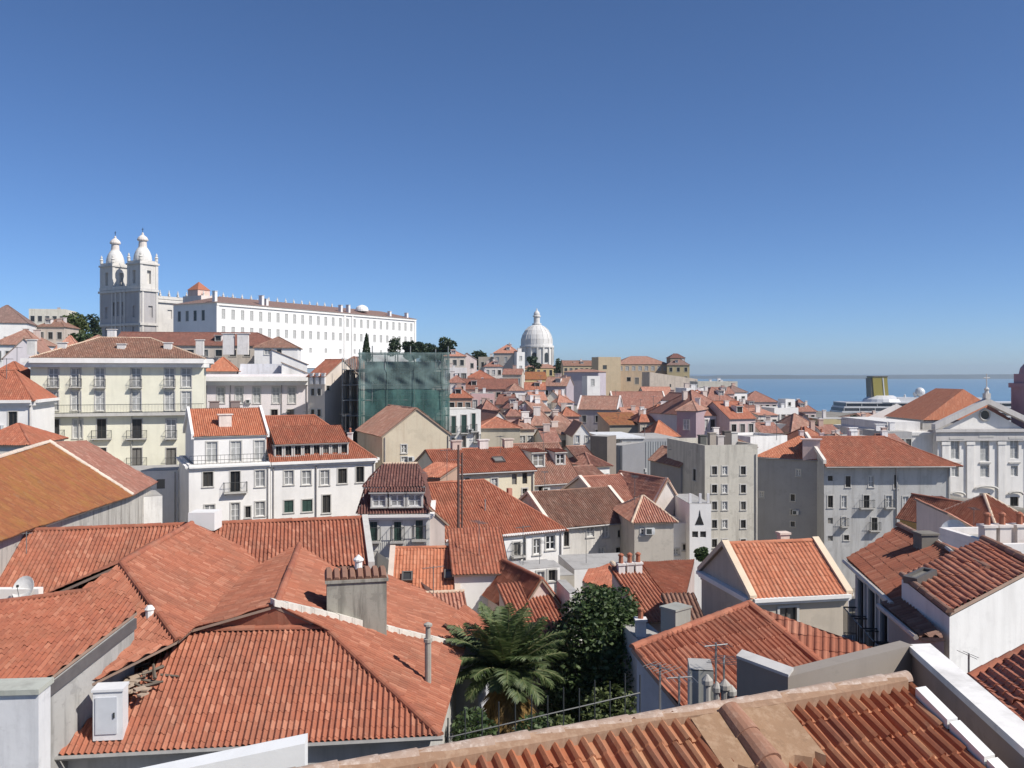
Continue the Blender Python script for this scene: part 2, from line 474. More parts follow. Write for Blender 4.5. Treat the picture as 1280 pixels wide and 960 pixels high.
def put_balcony(parent, p, ang, w, d=0.55, fine=True, hgt=0.95):
    """slab with an iron railing, p = middle of the wall line at floor height"""
    key = (round(w, 1), d, hgt)
    if key not in _balc:
        w = key[0]
        s = MB(); s.obox((-w / 2, -d, -0.12), (w, 0, 0), (0, d, 0), (0, 0, 0.12), 0)
        s.obox((-w / 2 + 0.1, -d * 0.55, -0.3), (0.12, 0, 0), (0, d * 0.55, 0), (0, 0, 0.18), 0)
        s.obox((w / 2 - 0.22, -d * 0.55, -0.3), (0.12, 0, 0), (0, d * 0.55, 0), (0, 0, 0.18), 0)
        r = MB()
        pts = [(-w / 2 + 0.04, -0.02), (-w / 2 + 0.04, -d + 0.04), (w / 2 - 0.04, -d + 0.04), (w / 2 - 0.04, -0.02)]
        for z in (0.08, hgt):
            for a, b in zip(pts[:-1], pts[1:]):
                a_, b_ = Vector((*a, z)), Vector((*b, z)); dd = (b_ - a_)
                r.tube([a_, b_], 0.025 if z > 0.5 else 0.016, 4)
        for a, b in zip(pts[:-1], pts[1:]):
            a_, b_ = Vector((*a, 0)), Vector((*b, 0)); k = max(2, int((b_ - a_).length / 0.13))
            for i in range(k + 1):
                q = a_ + (b_ - a_) * (i / k); r.tube([q, q + Vector((0, 0, hgt))], 0.011, 3, cap=False)
        so = s.build('balcony', STONE()); ro = r.build('railing', METAL())
        _balc[key] = (so.data, ro.data)
        bpy.data.objects.remove(so); bpy.data.objects.remove(ro)
    sm, rm = _balc[key]
    o = bpy.data.objects.new('balcony', sm); col.objects.link(o)
    o.parent = parent; o.location = Vector(p) - world_loc(parent); o.rotation_euler = (0, 0, ang)
    r = bpy.data.objects.new('railing', rm); col.objects.link(r); r.parent = o
    return o

GROUND = []       # (x, y, z) found at every building's foot; the terrain is laid through them

class House: pass
def house(label, u0, u1, v, Y, rot=0.0, D=8.0, h=9.0, roof='gable', rise=2.0, wall=(0.75, 0.74, 0.72), tile='red',
          over=0.3, wins=(), lwins=(), rwins=(), auto=None, lauto=None, rauto=None, name='house', cat='house', group=None,
          dirt=0.4, fine=None, cornice=0.0, verge=None, flatroof=None, ground=True, dirt_c=(0.16, 0.14, 0.12), hips=(True, True), parapet=0.0,
          ridge_r=0.12, ridges='tile', ridge_d=None, zshift=0.0, skip_roof=False, amp=0.085):
    """wins: (u, v, w_px, h_px, style[, balcony]) in photo pixels on the front; lwins / rwins on the left / right side wall"""
    r = math.radians(rot)
    ex = Vector((math.cos(r), math.sin(r), 0)); inn = Vector((-ex.y, ex.x, 0)); nrm = -inn
    A = Vector(((u0 - 640) / F * Y, Y, 0)); k = (u1 - 640) / F
    L = (k * A.y - A.x) / (ex.x - k * ex.y)
    ze = -(v - V0) / F * Y + zshift
    z0 = ze - h
    dist = Y
    if dist > 140: tile = {'red': random.choice(('faded', 'red', 'rust')), 'clay': random.choice(('faded', 'clay', 'dusty')), 'dusty': random.choice(('dusty', 'mauve'))}.get(tile, tile)
    fine = (dist < 170) if fine is None else fine
    root = thing(name, label, cat, (A + ex * (L / 2) + inn * (D / 2)) + Vector((0, 0, z0)), group)
    H = House(); H.root = root; H.ex = ex; H.inn = inn; H.A = A; H.L = L; H.D = D; H.ze = ze; H.z0 = z0; H.ang = r; H.fine = fine
    loc = lambda x, y, z: A + ex * x + inn * y + Vector((0, 0, z))
    H.loc = loc
    corners = [loc(0, 0, 0), loc(L, 0, 0), loc(L, D, 0), loc(0, D, 0)]
    dirs = [ex, inn, -ex, -inn]; lens = [L, D, L, D]
    wb = MB()
    placed = []
    def from_px(lst, ci):
        o, d = corners[ci], dirs[ci]; nn = Vector((d.y, -d.x, 0))
        out = []
        for q in lst:
            u, vv, wp, hp, st = q[:5]
            p = hit(u, vv, (o, nn)); sc = p.y / F
            cosv = abs(d.x - (u - 640) / F * d.y)
            w = max(0.5, round(wp * sc / max(0.25, cosv), 1)); hh = max(0.5, round(hp * sc, 1))
            x = (p - o).dot(d)
            out.append((x, p.z - hh / 2, w, hh, st, q[5] if len(q) > 5 else None))
        return out
    def from_auto(a, ci):
        rows, cols, w, hh, st = a[:5]; top = a[5] if len(a) > 5 else 1.0; gap = a[6] if len(a) > 6 else 3.0
        if len(a) > 7: mx = a[7]
        else: mx = 0.0
        out = []; LL = lens[ci]
        for i in range(rows):
            for j in range(cols):
                x = mx + (LL - 2 * mx) * (j + 0.5) / cols
                s = st if isinstance(st, str) else random.choice(st)
                out.append((x, ze - top - hh - i * gap, w, hh, s, None))
        return out
    for ci, px, au in ((0, wins, auto), (1, rwins, rauto), (3, lwins, lauto)):
        ws = from_px(px, ci) + (from_auto(au, ci) if au else [])
        ws = [q for q in ws if q[2] / 2 + 0.15 < q[0] < lens[ci] - q[2] / 2 - 0.15 and q[1] > z0 + 0.1 and q[1] + q[3] < ze - 0.12]
        ok = []
        for q in ws:
            if all(abs(q[0] - p[0]) > (q[2] + p[2]) / 2 + 0.05 or abs(q[1] + q[3] / 2 - p[1] - p[3] / 2) > (q[3] + p[3]) / 2 + 0.05 for p in ok): ok.append(q)
        ws = ok
        holes = [(q[0] - q[2] / 2, q[0] + q[2] / 2, q[1], q[1] + q[3]) for q in ws]
        facade(wb, corners[ci], dirs[ci], lens[ci], z0, ze, holes, mi=0)
        for q in ws: placed.append((ci, q))
    facade(wb, corners[2], dirs[2], L, z0, ze, [])
    # gables close the wall under the roof
    ry = D / 2 if ridge_d is None else ridge_d
    if roof == 'gable':
        for x in (0, L):
            wb.face([loc(x, 0, ze), loc(x, D, ze), loc(x, ry, ze + rise)] if x else [loc(x, D, ze), loc(x, 0, ze), loc(x, ry, ze + rise)])
    elif roof == 'gable_f':
        for y in (0, D):
            wb.face([loc(0, y, ze), loc(L, y, ze), loc(L / 2, y, ze + rise)] if y == 0 else [loc(L, y, ze), loc(0, y, ze), loc(L / 2, y, ze + rise)])
    elif roof == 'hip':
        hl, hr = hips
        if not hl: wb.face([loc(0, D, ze), loc(0, 0, ze), loc(0, ry, ze + rise)])
        if not hr: wb.face([loc(L, 0, ze), loc(L, D, ze), loc(L, ry, ze + rise)])
    elif roof == 'shed':
        wb.face([loc(0, D, ze), loc(0, 0, ze), loc(0, D, ze + rise)]); wb.face([loc(L, 0, ze), loc(L, D, ze), loc(L, D, ze + rise)])
        wb.face([loc(L, D, ze), loc(0, D, ze), loc(0, D, ze + rise), loc(L, D, ze + rise)])
    elif roof == 'shed_r':      # high on the left, falls to the right
        wb.face([loc(0, D, ze), loc(0, 0, ze), loc(0, 0, ze + rise), loc(0, D, ze + rise)])
        wb.face([loc(0, 0, ze), loc(L, 0, ze), loc(0, 0, ze + rise)]); wb.face([loc(L, D, ze), loc(0, D, ze), loc(0, D, ze + rise)])
    if parapet:
        t = 0.25
        for a, d, ll in ((loc(0, 0, ze), ex, L), (loc(L - t, 0, ze), inn, D), (loc(0, D - t, ze), ex, L), (loc(0, 0, ze), inn, D)):
            pass
        wb.obox(loc(0, 0, ze + 0.003), ex * L, inn * t, V(0, 0, parapet)); wb.obox(loc(0, D - t, ze + 0.003), ex * L, inn * t, V(0, 0, parapet))
        wb.obox(loc(0, t, ze + 0.003), ex * t, inn * (D - 2 * t), V(0, 0, parapet)); wb.obox(loc(L - t, t, ze + 0.003), ex * t, inn * (D - 2 * t), V(0, 0, parapet))
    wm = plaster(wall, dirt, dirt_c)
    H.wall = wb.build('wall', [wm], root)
    if cornice:
        cb = MB()
        for (p0, d, ll, nn) in ((loc(0, 0, 0), ex, L, nrm), (loc(L, 0, 0), inn, D, ex), (loc(0, D, 0), -inn, D, -ex)):
            cb.obox(p0 + nn * 0.002 + d * (0 if nn == nrm else 0.0) + V(0, 0, ze - cornice), d * ll, nn * (cornice * 0.55), V(0, 0, cornice * 0.45 - 0.02))
            cb.obox(p0 + nn * 0.002 + V(0, 0, ze - cornice * 0.55), d * ll, nn * (cornice * 0.95), V(0, 0, cornice * 0.5))
        cb.build('cornice', [WHITE()], root)
    for ci, q in placed:
        o, d = corners[ci], dirs[ci]
        p = o + d * q[0] + V(0, 0, q[1]); a = math.atan2(d.y, d.x)
        put_window(root, p, a, q[2], q[3], q[4], fine)
        if q[5]: put_balcony(root, p + V(0, 0, 0.02), a, q[2] + q[5])
    # roof
    if not skip_roof:
        flat = (dist > 115) if flatroof is None else flatroof
        tk = dict(flat=flat, ns=6 if dist < 45 else 4, amp=amp)
        tm = tiles(tile, flat=flat)
        rb = MB(); rg = MB(); o_ = over
        zz = lambda y: ze + 0.06
        lines = []
        if roof in ('gable', 'hip'):
            hl, hr = (False, False) if roof == 'gable' else hips
            s1 = rise / ry; s2 = rise / (D - ry)
            zr = ze + rise + 0.06; zf = ze + 0.06 - o_ * s1; zb = ze + 0.06 - o_ * s2
            xl = min(ry, L * 0.48) if hl else -0.15
            xr = L - min(ry, L * 0.48) if hr else L + 0.15
            ol = o_ if hl else 0.15; orr = o_ if hr else 0.15
            a = [loc(-ol, -o_, zf), loc(L + orr, -o_, zf), loc(xr, ry, zr), loc(xl, ry, zr)]
            b = [loc(L + orr, D + o_, zb), loc(-ol, D + o_, zb), loc(xl, ry, zr), loc(xr, ry, zr)]
            dn = lambda dx, dy, s: ex * dx + inn * dy + V(0, 0, -s)
            tile_face(rb, a, dn(0, -1, s1), **tk); tile_face(rb, b, dn(0, 1, s2), **tk)
            lines.append((loc(xl, ry, zr), loc(xr, ry, zr)))
            if hl:
                tile_face(rb, [loc(-ol, D + o_, zb), loc(-ol, -o_, zf), loc(xl, ry, zr)], dn(-1, 0, rise / max(xl, .5)), **tk)
                lines += [(loc(-ol, -o_, zf), loc(xl, ry, zr)), (loc(-ol, D + o_, zb), loc(xl, ry, zr))]
            if hr:
                tile_face(rb, [loc(L + orr, -o_, zf), loc(L + orr, D + o_, zb), loc(xr, ry, zr)], dn(1, 0, rise / max(L - xr, .5)), **tk)
                lines += [(loc(L + orr, -o_, zf), loc(xr, ry, zr)), (loc(L + orr, D + o_, zb), loc(xr, ry, zr))]
            if verge:
                for flag, x in ((hl, 0.0), (hr, L)):
                    if not flag:
                        vb = MB()
                        for y0, y1, za, zb_ in ((-o_, ry, zf, zr), (D + o_, ry, zb, zr)):
                            p, q = loc(x, y0, za + 0.02), loc(x, y1, za + 0.02 + (zb_ - za))
                            dd = q - p
                            vb.obox(p - ex * 0.16 - V(0, 0, 0.1), ex * 0.32, dd, V(0, 0, 0.24))
                        vb.build('verge', [plaster(verge, 0.25)], root)
        elif roof == 'gable_f':
            s1 = rise / (L / 2); zr = ze + rise + 0.06; zl = ze + 0.06 - o_ * s1
            tile_face(rb, [loc(-o_, D + 0.15, zl), loc(-o_, -0.15, zl), loc(L / 2, -0.15, zr), loc(L / 2, D + 0.15, zr)], -ex + V(0, 0, -s1), **tk)
            tile_face(rb, [loc(L + o_, -0.15, zl), loc(L + o_, D + 0.15, zl), loc(L / 2, D + 0.15, zr), loc(L / 2, -0.15, zr)], ex + V(0, 0, -s1), **tk)
            lines.append((loc(L / 2, -0.15, zr), loc(L / 2, D + 0.15, zr)))
            if verge:
                for x0 in (-o_, L + o_):
                    vb = MB()
                    p, q = loc(x0, -0.12, zl + 0.02), loc(L / 2, -0.12, zr + 0.02)
                    vb.obox(p - V(0, 0, 0.12), inn * 0.3, q - p, V(0, 0, 0.26))
                    vb.build('verge', [plaster(verge, 0.25)], root)
        elif roof == 'shed':
            s1 = rise / D
            tile_face(rb, [loc(-0.15, -o_, ze + 0.06 - o_ * s1), loc(L + 0.15, -o_, ze + 0.06 - o_ * s1), loc(L + 0.15, D + 0.15, ze + rise + 0.06 + 0.15 * s1), loc(-0.15, D + 0.15, ze + rise + 0.06 + 0.15 * s1)], -inn + V(0, 0, -s1), **tk)
        elif roof == 'shed_r':
            s1 = rise / L
            tile_face(rb, [loc(-0.1, -0.15, ze + rise + 0.06), loc(L + o_, -0.15, ze + 0.06 - o_ * s1), loc(L + o_, D + 0.15, ze + 0.06 - o_ * s1), loc(-0.1, D + 0.15, ze + rise + 0.06)], ex + V(0, 0, -s1), **tk)
        elif roof == 'flat':
            rb.face([loc(0.003, 0.003, ze + 0.02), loc(L - 0.003, 0.003, ze + 0.02), loc(L - 0.003, D - 0.003, ze + 0.02), loc(0.003, D - 0.003, ze + 0.02)], 1)
        um = plaster((0.34, 0.25, 0.19), 0.4)
        if roof == 'flat': um = plaster((0.40, 0.385, 0.36), 0.5)
        if rb.f:
            H.roof = rb.build('roof', [tm, um], root)
            for a, b in lines: ridge_run(rg, a, b, ridge_r, 0.42 if dist < 60 else 0.9, n=6 if dist < 60 else 4)
            if rg.f: rg.build('ridge', [tm if ridges == 'tile' else MORTAR()], H.roof)
    if auto and dist > 110 and roof in ('hip', 'gable', 'shed') and not skip_roof and name == 'house':
        for i in range(random.choice((1, 2, 2, 3))):
            y = D * random.uniform(0.25, 0.75); x = L * random.uniform(0.2, 0.8)
            zc = ze + rise * (1 - abs(y - ry) / max(ry, D - ry)) * 0.8 if roof != 'shed' else ze + rise * y / D
            chimney(H.roof, loc(x, y, zc), random.uniform(.5, 1.1), .5, random.uniform(.8, 1.5), r, random.choice([(0.74, 0.68, 0.63), (0.6, 0.5, 0.44), (0.76, 0.74, 0.72), (0.5, 0.36, 0.3)]))
        if roof != 'shed' and L > 4 and random.random() < 0.55:
            dormer(H, L * random.uniform(.3, .7), min(ry * .45, 1.5), 1.3, 1.2, 1.6, random.choice(['dark', 'pale']), tile, (0.74, 0.70, 0.67), z=rise * .3)
    if auto and dist > 110 and roof == 'flat' and name == 'house':
        for i in range(random.choice((1, 2, 3))):
            chimney(H.wall, loc(L * random.uniform(.15, .85), D * random.uniform(.2, .7), ze), random.uniform(.5, 1.6), .7, random.uniform(.8, 1.7), r, random.choice([(0.74, 0.70, 0.66), (0.6, 0.5, 0.44), (0.76, 0.74, 0.72)]))
    if name == 'house' and 38 < dist < 230 and L > 3:
        ab = MB(); na = 0
        for i in range(random.choice((0, 1, 1, 2)) if dist < 110 else random.choice((0, 0, 1))):
            x, y = L * random.uniform(.1, .9), D * random.uniform(.3, .7)
            zt_ = ze + (rise * (1 - abs(y - ry) / max(ry, D - ry)) if roof in ('hip', 'gable') else 0.1)
            am = MB(); hh_a = random.uniform(1.4, 2.8); q = loc(x, y, zt_); th = 0.02 if dist < 90 else 0.035
            am.tube([q - V(0, 0, .4), q + V(0, 0, hh_a)], th, 4)
            az_ = random.uniform(0, 3); d_ = V(math.cos(az_), math.sin(az_), 0); s_ = V(-d_.y, d_.x, 0)
            am.tube([q + V(0, 0, hh_a * .96) - d_ * .6, q + V(0, 0, hh_a * .96) + d_ * .6], th * .8, 4)
            for j in range(6): am.tube([q + V(0, 0, hh_a * .96) + d_ * (-.6 + .24 * j) - s_ * .3, q + V(0, 0, hh_a * .96) + d_ * (-.6 + .24 * j) + s_ * .3], th * .5, 3, cap=False)
            am.build('antenna', [plain('galvanised', (0.16, 0.16, 0.16), 0.4)], root)
        if L > 5 and dist < 140 and (wins or auto):
            for x in ([L - .25] if random.random() < .5 else [0.25, L - .2]):
                pm = MB(); pm.tube([loc(x, -0.09, ze - .15), loc(x, -0.09, z0 + .3)], 0.06, 5)
                pm.build('drainpipe', [plain('zinc_pipe', (0.36, 0.34, 0.32), 0.5)], root)
            if roof in ('hip', 'gable', 'shed') and not cornice:
                gm_ = MB(); s1_ = rise / (ry if roof != 'shed' else D); gm_.tube([loc(-.1, -over - .02, ze - over * s1_ - .02), loc(L + .1, -over - .02, ze - over * s1_ - .02)], 0.075, 5)
                gm_.build('gutter', [plain('zinc_pipe', (0.30, 0.28, 0.27), 0.5)], root)
        if dist < 140 and wins and random.random() < .7:
            q = random.choice(wins); p_ = hit(q[0] + q[2] * 1.3, q[1] + q[3] * .5, (A, nrm)); xx = (p_ - A).dot(ex)
            if 0.8 < xx < L - .8 and p_.z < ze - 1:
                um_ = MB(); um_.obox(loc(xx - .38, -.34, p_.z), ex * .76, inn * .335, V(0, 0, .52)); um_.obox(loc(xx - .3, -.352, p_.z + .06), ex * .42, inn * .01, V(0, 0, .40), 1)
                um_.build('cooling_unit', [plain('white_enamel', (0.66, 0.66, 0.64), 0.4), METAL()], root)
    if ground:
        GROUND.append((*(A + ex * L / 2 + inn * D / 2)[:2], z0 + 0.4, max(L, D) / 2))
    return H

def chimney(parent, p, w, d, h, ang=0.0, c=(0.72, 0.69, 0.64), pots=0, cap='slab', name='chimney'):
    """rendered chimney stack with a cap, p = centre of its foot"""
    b = MB(); p = Vector(p)
    b.box(p - V(0, 0, 0.5), (w, d, h + 0.5), ang, 0)
    if cap == 'slab':
        b.box(p + V(0, 0, h + 0.003), (w * 1.25, d * 1.25, 0.1), ang, 0)
    elif cap == 'tiles':
        b.box(p + V(0, 0, h + 0.003), (w * 1.15, d * 1.15, 0.06), ang, 0)
        ca, sa = math.cos(ang), math.sin(ang)
        e1 = V(ca, sa, 0); e2 = V(-sa, ca, 0)
        for s in (-1, 1):
            b.obox(p + e1 * (-w * 0.6) + e2 * (s * d * 0.6) + V(0, 0, h + 0.066), e1 * w * 1.2, e2 * (-s * d * 0.6) + V(0, 0, 0.3), V(0, 0, 0.06), 1)
    for i in range(pots):
        q = p + V(math.cos(ang), math.sin(ang), 0) * ((i + 0.5) / pots - 0.5) * w + V(0, 0, h + 0.1)
        b.lathe([(0.13, 0), (0.11, 0.35), (0.15, 0.38), (0.15, 0.45), (0.05, 0.52)], q, 8, 1)
    return b.build(name, [plaster(c, 0.4, scale=2.0), tiles('clay', flat=True)], parent)

def dish(label, p, r, az=200, el=25, pole=0.8, base=None, c=(0.78, 0.77, 0.74)):
    """satellite dish on a post; p = foot of the post"""
    t = thing('satellite_dish', label, 'satellite dish', p)
    m = MB(); p = Vector(p)
    m.tube([p - V(0, 0, 0.3), p + V(0, 0, pole)], 0.03, 6)
    m.build('post', [METAL()], t)
    a, e = math.radians(az), math.radians(el)
    f = V(math.sin(a) * math.cos(e), math.cos(a) * math.cos(e), math.sin(e)).normalized()
    x = f.cross(V(0, 0, 1)).normalized(); y = x.cross(f)
    ctr = p + V(0, 0, pole) + f * 0.12
    b = MB(); n = 20; rings = []
    for rr, dz in ((0.02, 0.0), (0.4 * r, 0.035 * r), (0.75 * r, 0.12 * r), (r, 0.22 * r)):
        rings.append([ctr + f * dz + x * rr * math.cos(2 * math.pi * k / n) + y * rr * 1.08 * math.sin(2 * math.pi * k / n) for k in range(n)])
    for q0, q1 in zip(rings[:-1], rings[1:]):
        for k in range(n):
            b.face([q0[k], q0[(k + 1) % n], q1[(k + 1) % n], q1[k]])
            b.face([q - f * 0.02 for q in (q1[k], q1[(k + 1) % n], q0[(k + 1) % n], q0[k])])
    for k in range(n):
        b.face([rings[-1][k], rings[-1][(k + 1) % n], rings[-1][(k + 1) % n] - f * 0.02, rings[-1][k] - f * 0.02])
    b.build('reflector', [plain('dish_paint', c, 0.45)], t)
    g = MB(); g.tube([ctr - y * r * 1.0 + f * 0.2 * r, ctr + f * 0.95 * r - y * 0.1 * r], 0.014, 4)
    g.box(ctr + f * 0.95 * r - V(0, 0, 0.04), (0.08, 0.08, 0.1))
    g.build('feed_arm', [METAL()], t)
    return t

def antenna(label, p, h, az=0.0, n=7, boom=1.2, group=None):
    """mast with a comb of rods; p = foot"""
    t = thing('roof_antenna', label, 'antenna', p, group); p = Vector(p)
    m = MB(); m.tube([p - V(0, 0, 0.3), p + V(0, 0, h)], 0.022, 5); m.build('mast', [plain('galvanised', (0.22, 0.22, 0.22), 0.4)], t)
    b = MB(); d = V(math.cos(az), math.sin(az), 0); s = V(-d.y, d.x, 0)
    c = p + V(0, 0, h * 0.96)
    b.tube([c - d * boom / 2, c + d * boom / 2], 0.014, 4)
    for i in range(n):
        q = c + d * boom * (i / (n - 1) - 0.5); w = 0.32 * (1 - 0.45 * i / n)
        b.tube([q - s * w, q + s * w], 0.007, 3)
    b.build('rods', [plain('galvanised', (0.22, 0.22, 0.22), 0.4)], t)
    return t

def skylight(parent, p, e_along, e_up, w, h, open_=False):
    """roof window lying on a slope: p = lower left corner, e_along / e_up unit vectors in the slope"""
    n = e_along.cross(e_up).normalized()
    if n.z < 0: n = -n
    f = MB(); t = 0.09
    for a, b in (((0, 0), (w, t)), ((0, h - t), (w, h)), ((0, t), (t, h - t)), ((w - t, t), (w, h - t))):
        f.obox(Vector(p) + e_along * a[0] + e_up * a[1] + n * 0.0, e_along * (b[0] - a[0]), e_up * (b[1] - a[1]), n * 0.2)
    fo = f.build('skylight', [plain('skylight_frame', (0.12, 0.11, 0.10), 0.5)], parent)
    g = MB(); q = Vector(p) + n * 0.13
    g.face([q + e_along * t + e_up * t, q + e_along * (w - t) + e_up * t, q + e_along * (w - t) + e_up * (h - t), q + e_along * t + e_up * (h - t)])
    g.build('pane', [glass()], fo)
    return fo

def dormer(H, x, y0, w, h, dep, style='white', tile='red', wallc=(0.75, 0.73, 0.7), z=None):
    """small dormer on a house's front slope: front face at depth y0, base height z above the eave"""
    b = MB(); z = H.ze + (z or 0.0)
    o = H.loc(x - w / 2, y0, z)
    nrm = -H.inn
    facade(b, o, H.ex, w, z - 0.0, z + h, [(0.12, w - 0.12, z + 0.12, z + h - 0.1)])
    b.obox(o + H.inn * 0.17, H.ex * w, H.inn * (dep - 0.17), V(0, 0, h - 0.01))
    d = b.build('dormer', [plaster(wallc, 0.15)], H.root)
    put_window(d, H.loc(x, y0, z + 0.13), H.ang, round(w - 0.26, 1), round(h - 0.26, 1), style, False)
    r = MB()
    tile_face(r, [H.loc(x - w / 2 - 0.12, y0 - 0.2, z + h + 0.02), H.loc(x + w / 2 + 0.12, y0 - 0.2, z + h + 0.02), H.loc(x + w / 2 + 0.12, y0 + dep, z + h + 0.2), H.loc(x - w / 2 - 0.12, y0 + dep, z + h + 0.2)], -H.inn + V(0, 0, -0.15), flat=H.A.y > 115, ns=4)
    r.build('dormer_roof', [tiles(tile, flat=H.A.y > 115), STONE()], d)
    return d

# ------------------------------------------------------------------ the middle distance, left side
CREAM = (0.78, 0.75, 0.60); WHT = (0.80, 0.775, 0.735); PINKW = (0.76, 0.70, 0.69); GREYW = (0.50, 0.49, 0.47); BEIGE = (0.58, 0.50, 0.37)

# pale yellow apartment block
w = []
for u in (67, 95, 125, 170, 212, 233):
    w.append((u, 472, 12, 24, 'pale', 0.3 if u < 225 else None))
    w.append((u, 501, 12, 24, 'shut'))
for u, s, b in ((68, 'dark', 1.2), (97, 'shut', None), (127, 'dark', 1.2), (171, 'dark', 1.2), (214, 'pale', 0.3)):
    w.append((u, 536, 12, 24, s, b))
for u, s, b in ((68, 'dark', None), (97, 'dark', None), (127, 'dark', None), (171, 'dark', 1.2), (214, 'dark', 0.3)):
    w.append((u, 571, 12, 22, s, b))
for u in (171, 212): w.append((u, 605, 12, 22, 'dark'))
YB = house('pale yellow apartment block with a thick white cornice and rows of tall balconied windows', 38, 255, 447, 102, rot=18, D=13, h=22,
           roof='hip', rise=2.6, wall=CREAM, tile='brown', over=0.1, wins=w, cornice=1.1, name='apartment_building', cat='apartment block', dirt=0.15, ridges='mortar')
lb = MB(); lz = hit(150, 516, (YB.A, -YB.inn)).z
lb.obox(YB.loc(-0.05, -0.75, lz - 0.35), YB.ex * (YB.L + 0.1), YB.inn * 0.748, V(0, 0, 0.35))
lo = lb.build('long_balcony', [STONE()], YB.root)
rl = MB()
for zz in (0.1, 1.0): rl.tube([YB.loc(0, -0.7, lz + zz), YB.loc(YB.L, -0.7, lz + zz)], 0.03, 4)
for i in range(int(YB.L / 0.16)): rl.tube([YB.loc(i * 0.16, -0.7, lz), YB.loc(i * 0.16, -0.7, lz + 1.0)], 0.012, 3, cap=False)
rl.build('railing', [METAL()], lo)
for u, hh in ((40, 1.2), (78, 0.9), (152, 0.8), (210, 1.0), (250, 1.4)):
    p = hit(u, 438, (YB.loc(0, 3.0, 0), YB.inn)); chimney(YB.roof, V(p.x, p.y, YB.ze + 0.9), 0.9, 0.6, hh, 0.1)
pp = MB()
for k in (0.27, 0.57): pp.tube([YB.loc(YB.L * k, -0.08, YB.z0 + 6), YB.loc(YB.L * k, -0.08, YB.ze - 1.2)], 0.06, 5)
pp.build('drainpipe', [plain('zinc_pipe', (0.55, 0.53, 0.48), 0.5)], YB.root)

# small white house with red roof on the left edge
LW = house('small white house with stepped red roofs at the left edge of the view', -40, 40, 500, 90, rot=14, D=9, h=14, roof='hip', rise=3.0, wall=WHT, tile='red',
           wins=[(16, 526, 11, 23, 'dark'), (-14, 526, 11, 23, 'dark'), (16, 565, 11, 22, 'dark')], cornice=0.6, dirt=0.12, hips=(False, True))
UH = house('white house with a red roof rising behind the stepped one at the left edge', -30, 30, 478, 104, rot=8, D=8, h=14, roof='hip', rise=2.4, wall=WHT, tile='red', dirt=0.12,
           hips=(True, True))
house('pinkish white house with a dark gable window on the far left', 4, 56, 447, 128, rot=14, D=9, h=12, roof='gable_f', rise=2.8, wall=(0.74, 0.68, 0.68), tile='dusty',
      wins=[(24, 455, 8, 16, 'dark'), (40, 452, 7, 14, 'dark')], dirt=0.15)
house('low red roofed house above the pinkish gable on the left', -10, 46, 430, 150, rot=10, D=10, h=12, roof='hip', rise=2.6, wall=WHT, tile='dusty', auto=(2, 4, 1.0, 1.6, 'dark', 1.2, 3.2), dirt=0.15)
house('bright white house with a small dark roof at the upper left edge', -30, 34, 402, 190, rot=20, D=12, h=16, roof='hip', rise=4.0, wall=WHT, tile='dusty',
      wins=[(12, 404, 6, 8, 'dark'), (22, 407, 6, 8, 'dark'), (28, 405, 5, 7, 'dark'), (8, 425, 5, 8, 'dark')], dirt=0.12)
house('flat roofed cream house in front of the green treetop on the upper left', 36, 82, 388, 260, rot=12, D=12, h=18, roof='flat', wall=(0.66, 0.62, 0.52), tile='dusty', auto=(2, 5, 1.1, 1.6, 'dark', 1.6, 3.3), parapet=0.5)
house('narrow grey and cream house with a brown roof below the green treetop', 46, 80, 408, 205, rot=8, D=10, h=13, roof='hip', rise=2.0, wall=(0.52, 0.44, 0.37), tile='brown', auto=(2, 3, 1.0, 1.6, 'dark', 1.3, 3.2))
house('white round-ended little house by the church wall on the left', 104, 128, 428, 180, rot=10, D=8, h=12, roof='hip', rise=1.6, wall=WHT, tile='dusty', dirt=0.1)
house('pale tent-roofed pavilion just above the yellow block', 62, 104, 443, 138, rot=18, D=7, h=10, roof='hip', rise=3.0, wall=WHT, tile='salmon', dirt=0.1)

# long red roof behind the yellow block, below the church
LR = house('long low house with a red-brown roof directly below the twin-towered church', 140, 352, 431, 168, rot=6, D=11, h=12, roof='hip', rise=2.6, wall=(0.55, 0.49, 0.42), tile='rust', auto=(1, 12, 1.2, 1.2, 'dark', 0.9),
           hips=(False, True), flatroof=True)
for u in (140, 286, 304): chimney(LR.roof, V(*P(u, 440, 167.2)) , 2.0 if u > 200 else 1.4, 1.0, 3.4 if u > 200 else 4.2, 0.1, (0.78, 0.74, 0.70))
house('plain white house with one dark window at the right end of the long red-brown roof', 318, 372, 434, 160, rot=10, D=10, h=14, roof='hip', rise=2.0, wall=WHT, tile='brown',
      wins=[(334, 440, 7, 6, 'pale'), (349, 440, 6, 7, 'dark')], dirt=0.16)
house('white house with a sloping red roof tucked in front of the convent', 340, 384, 455, 146, rot=18, D=8, h=12, roof='shed_r', rise=2.4, wall=WHT, tile='red', dirt=0.16, wins=[(352, 470, 6, 8, 'dark')])

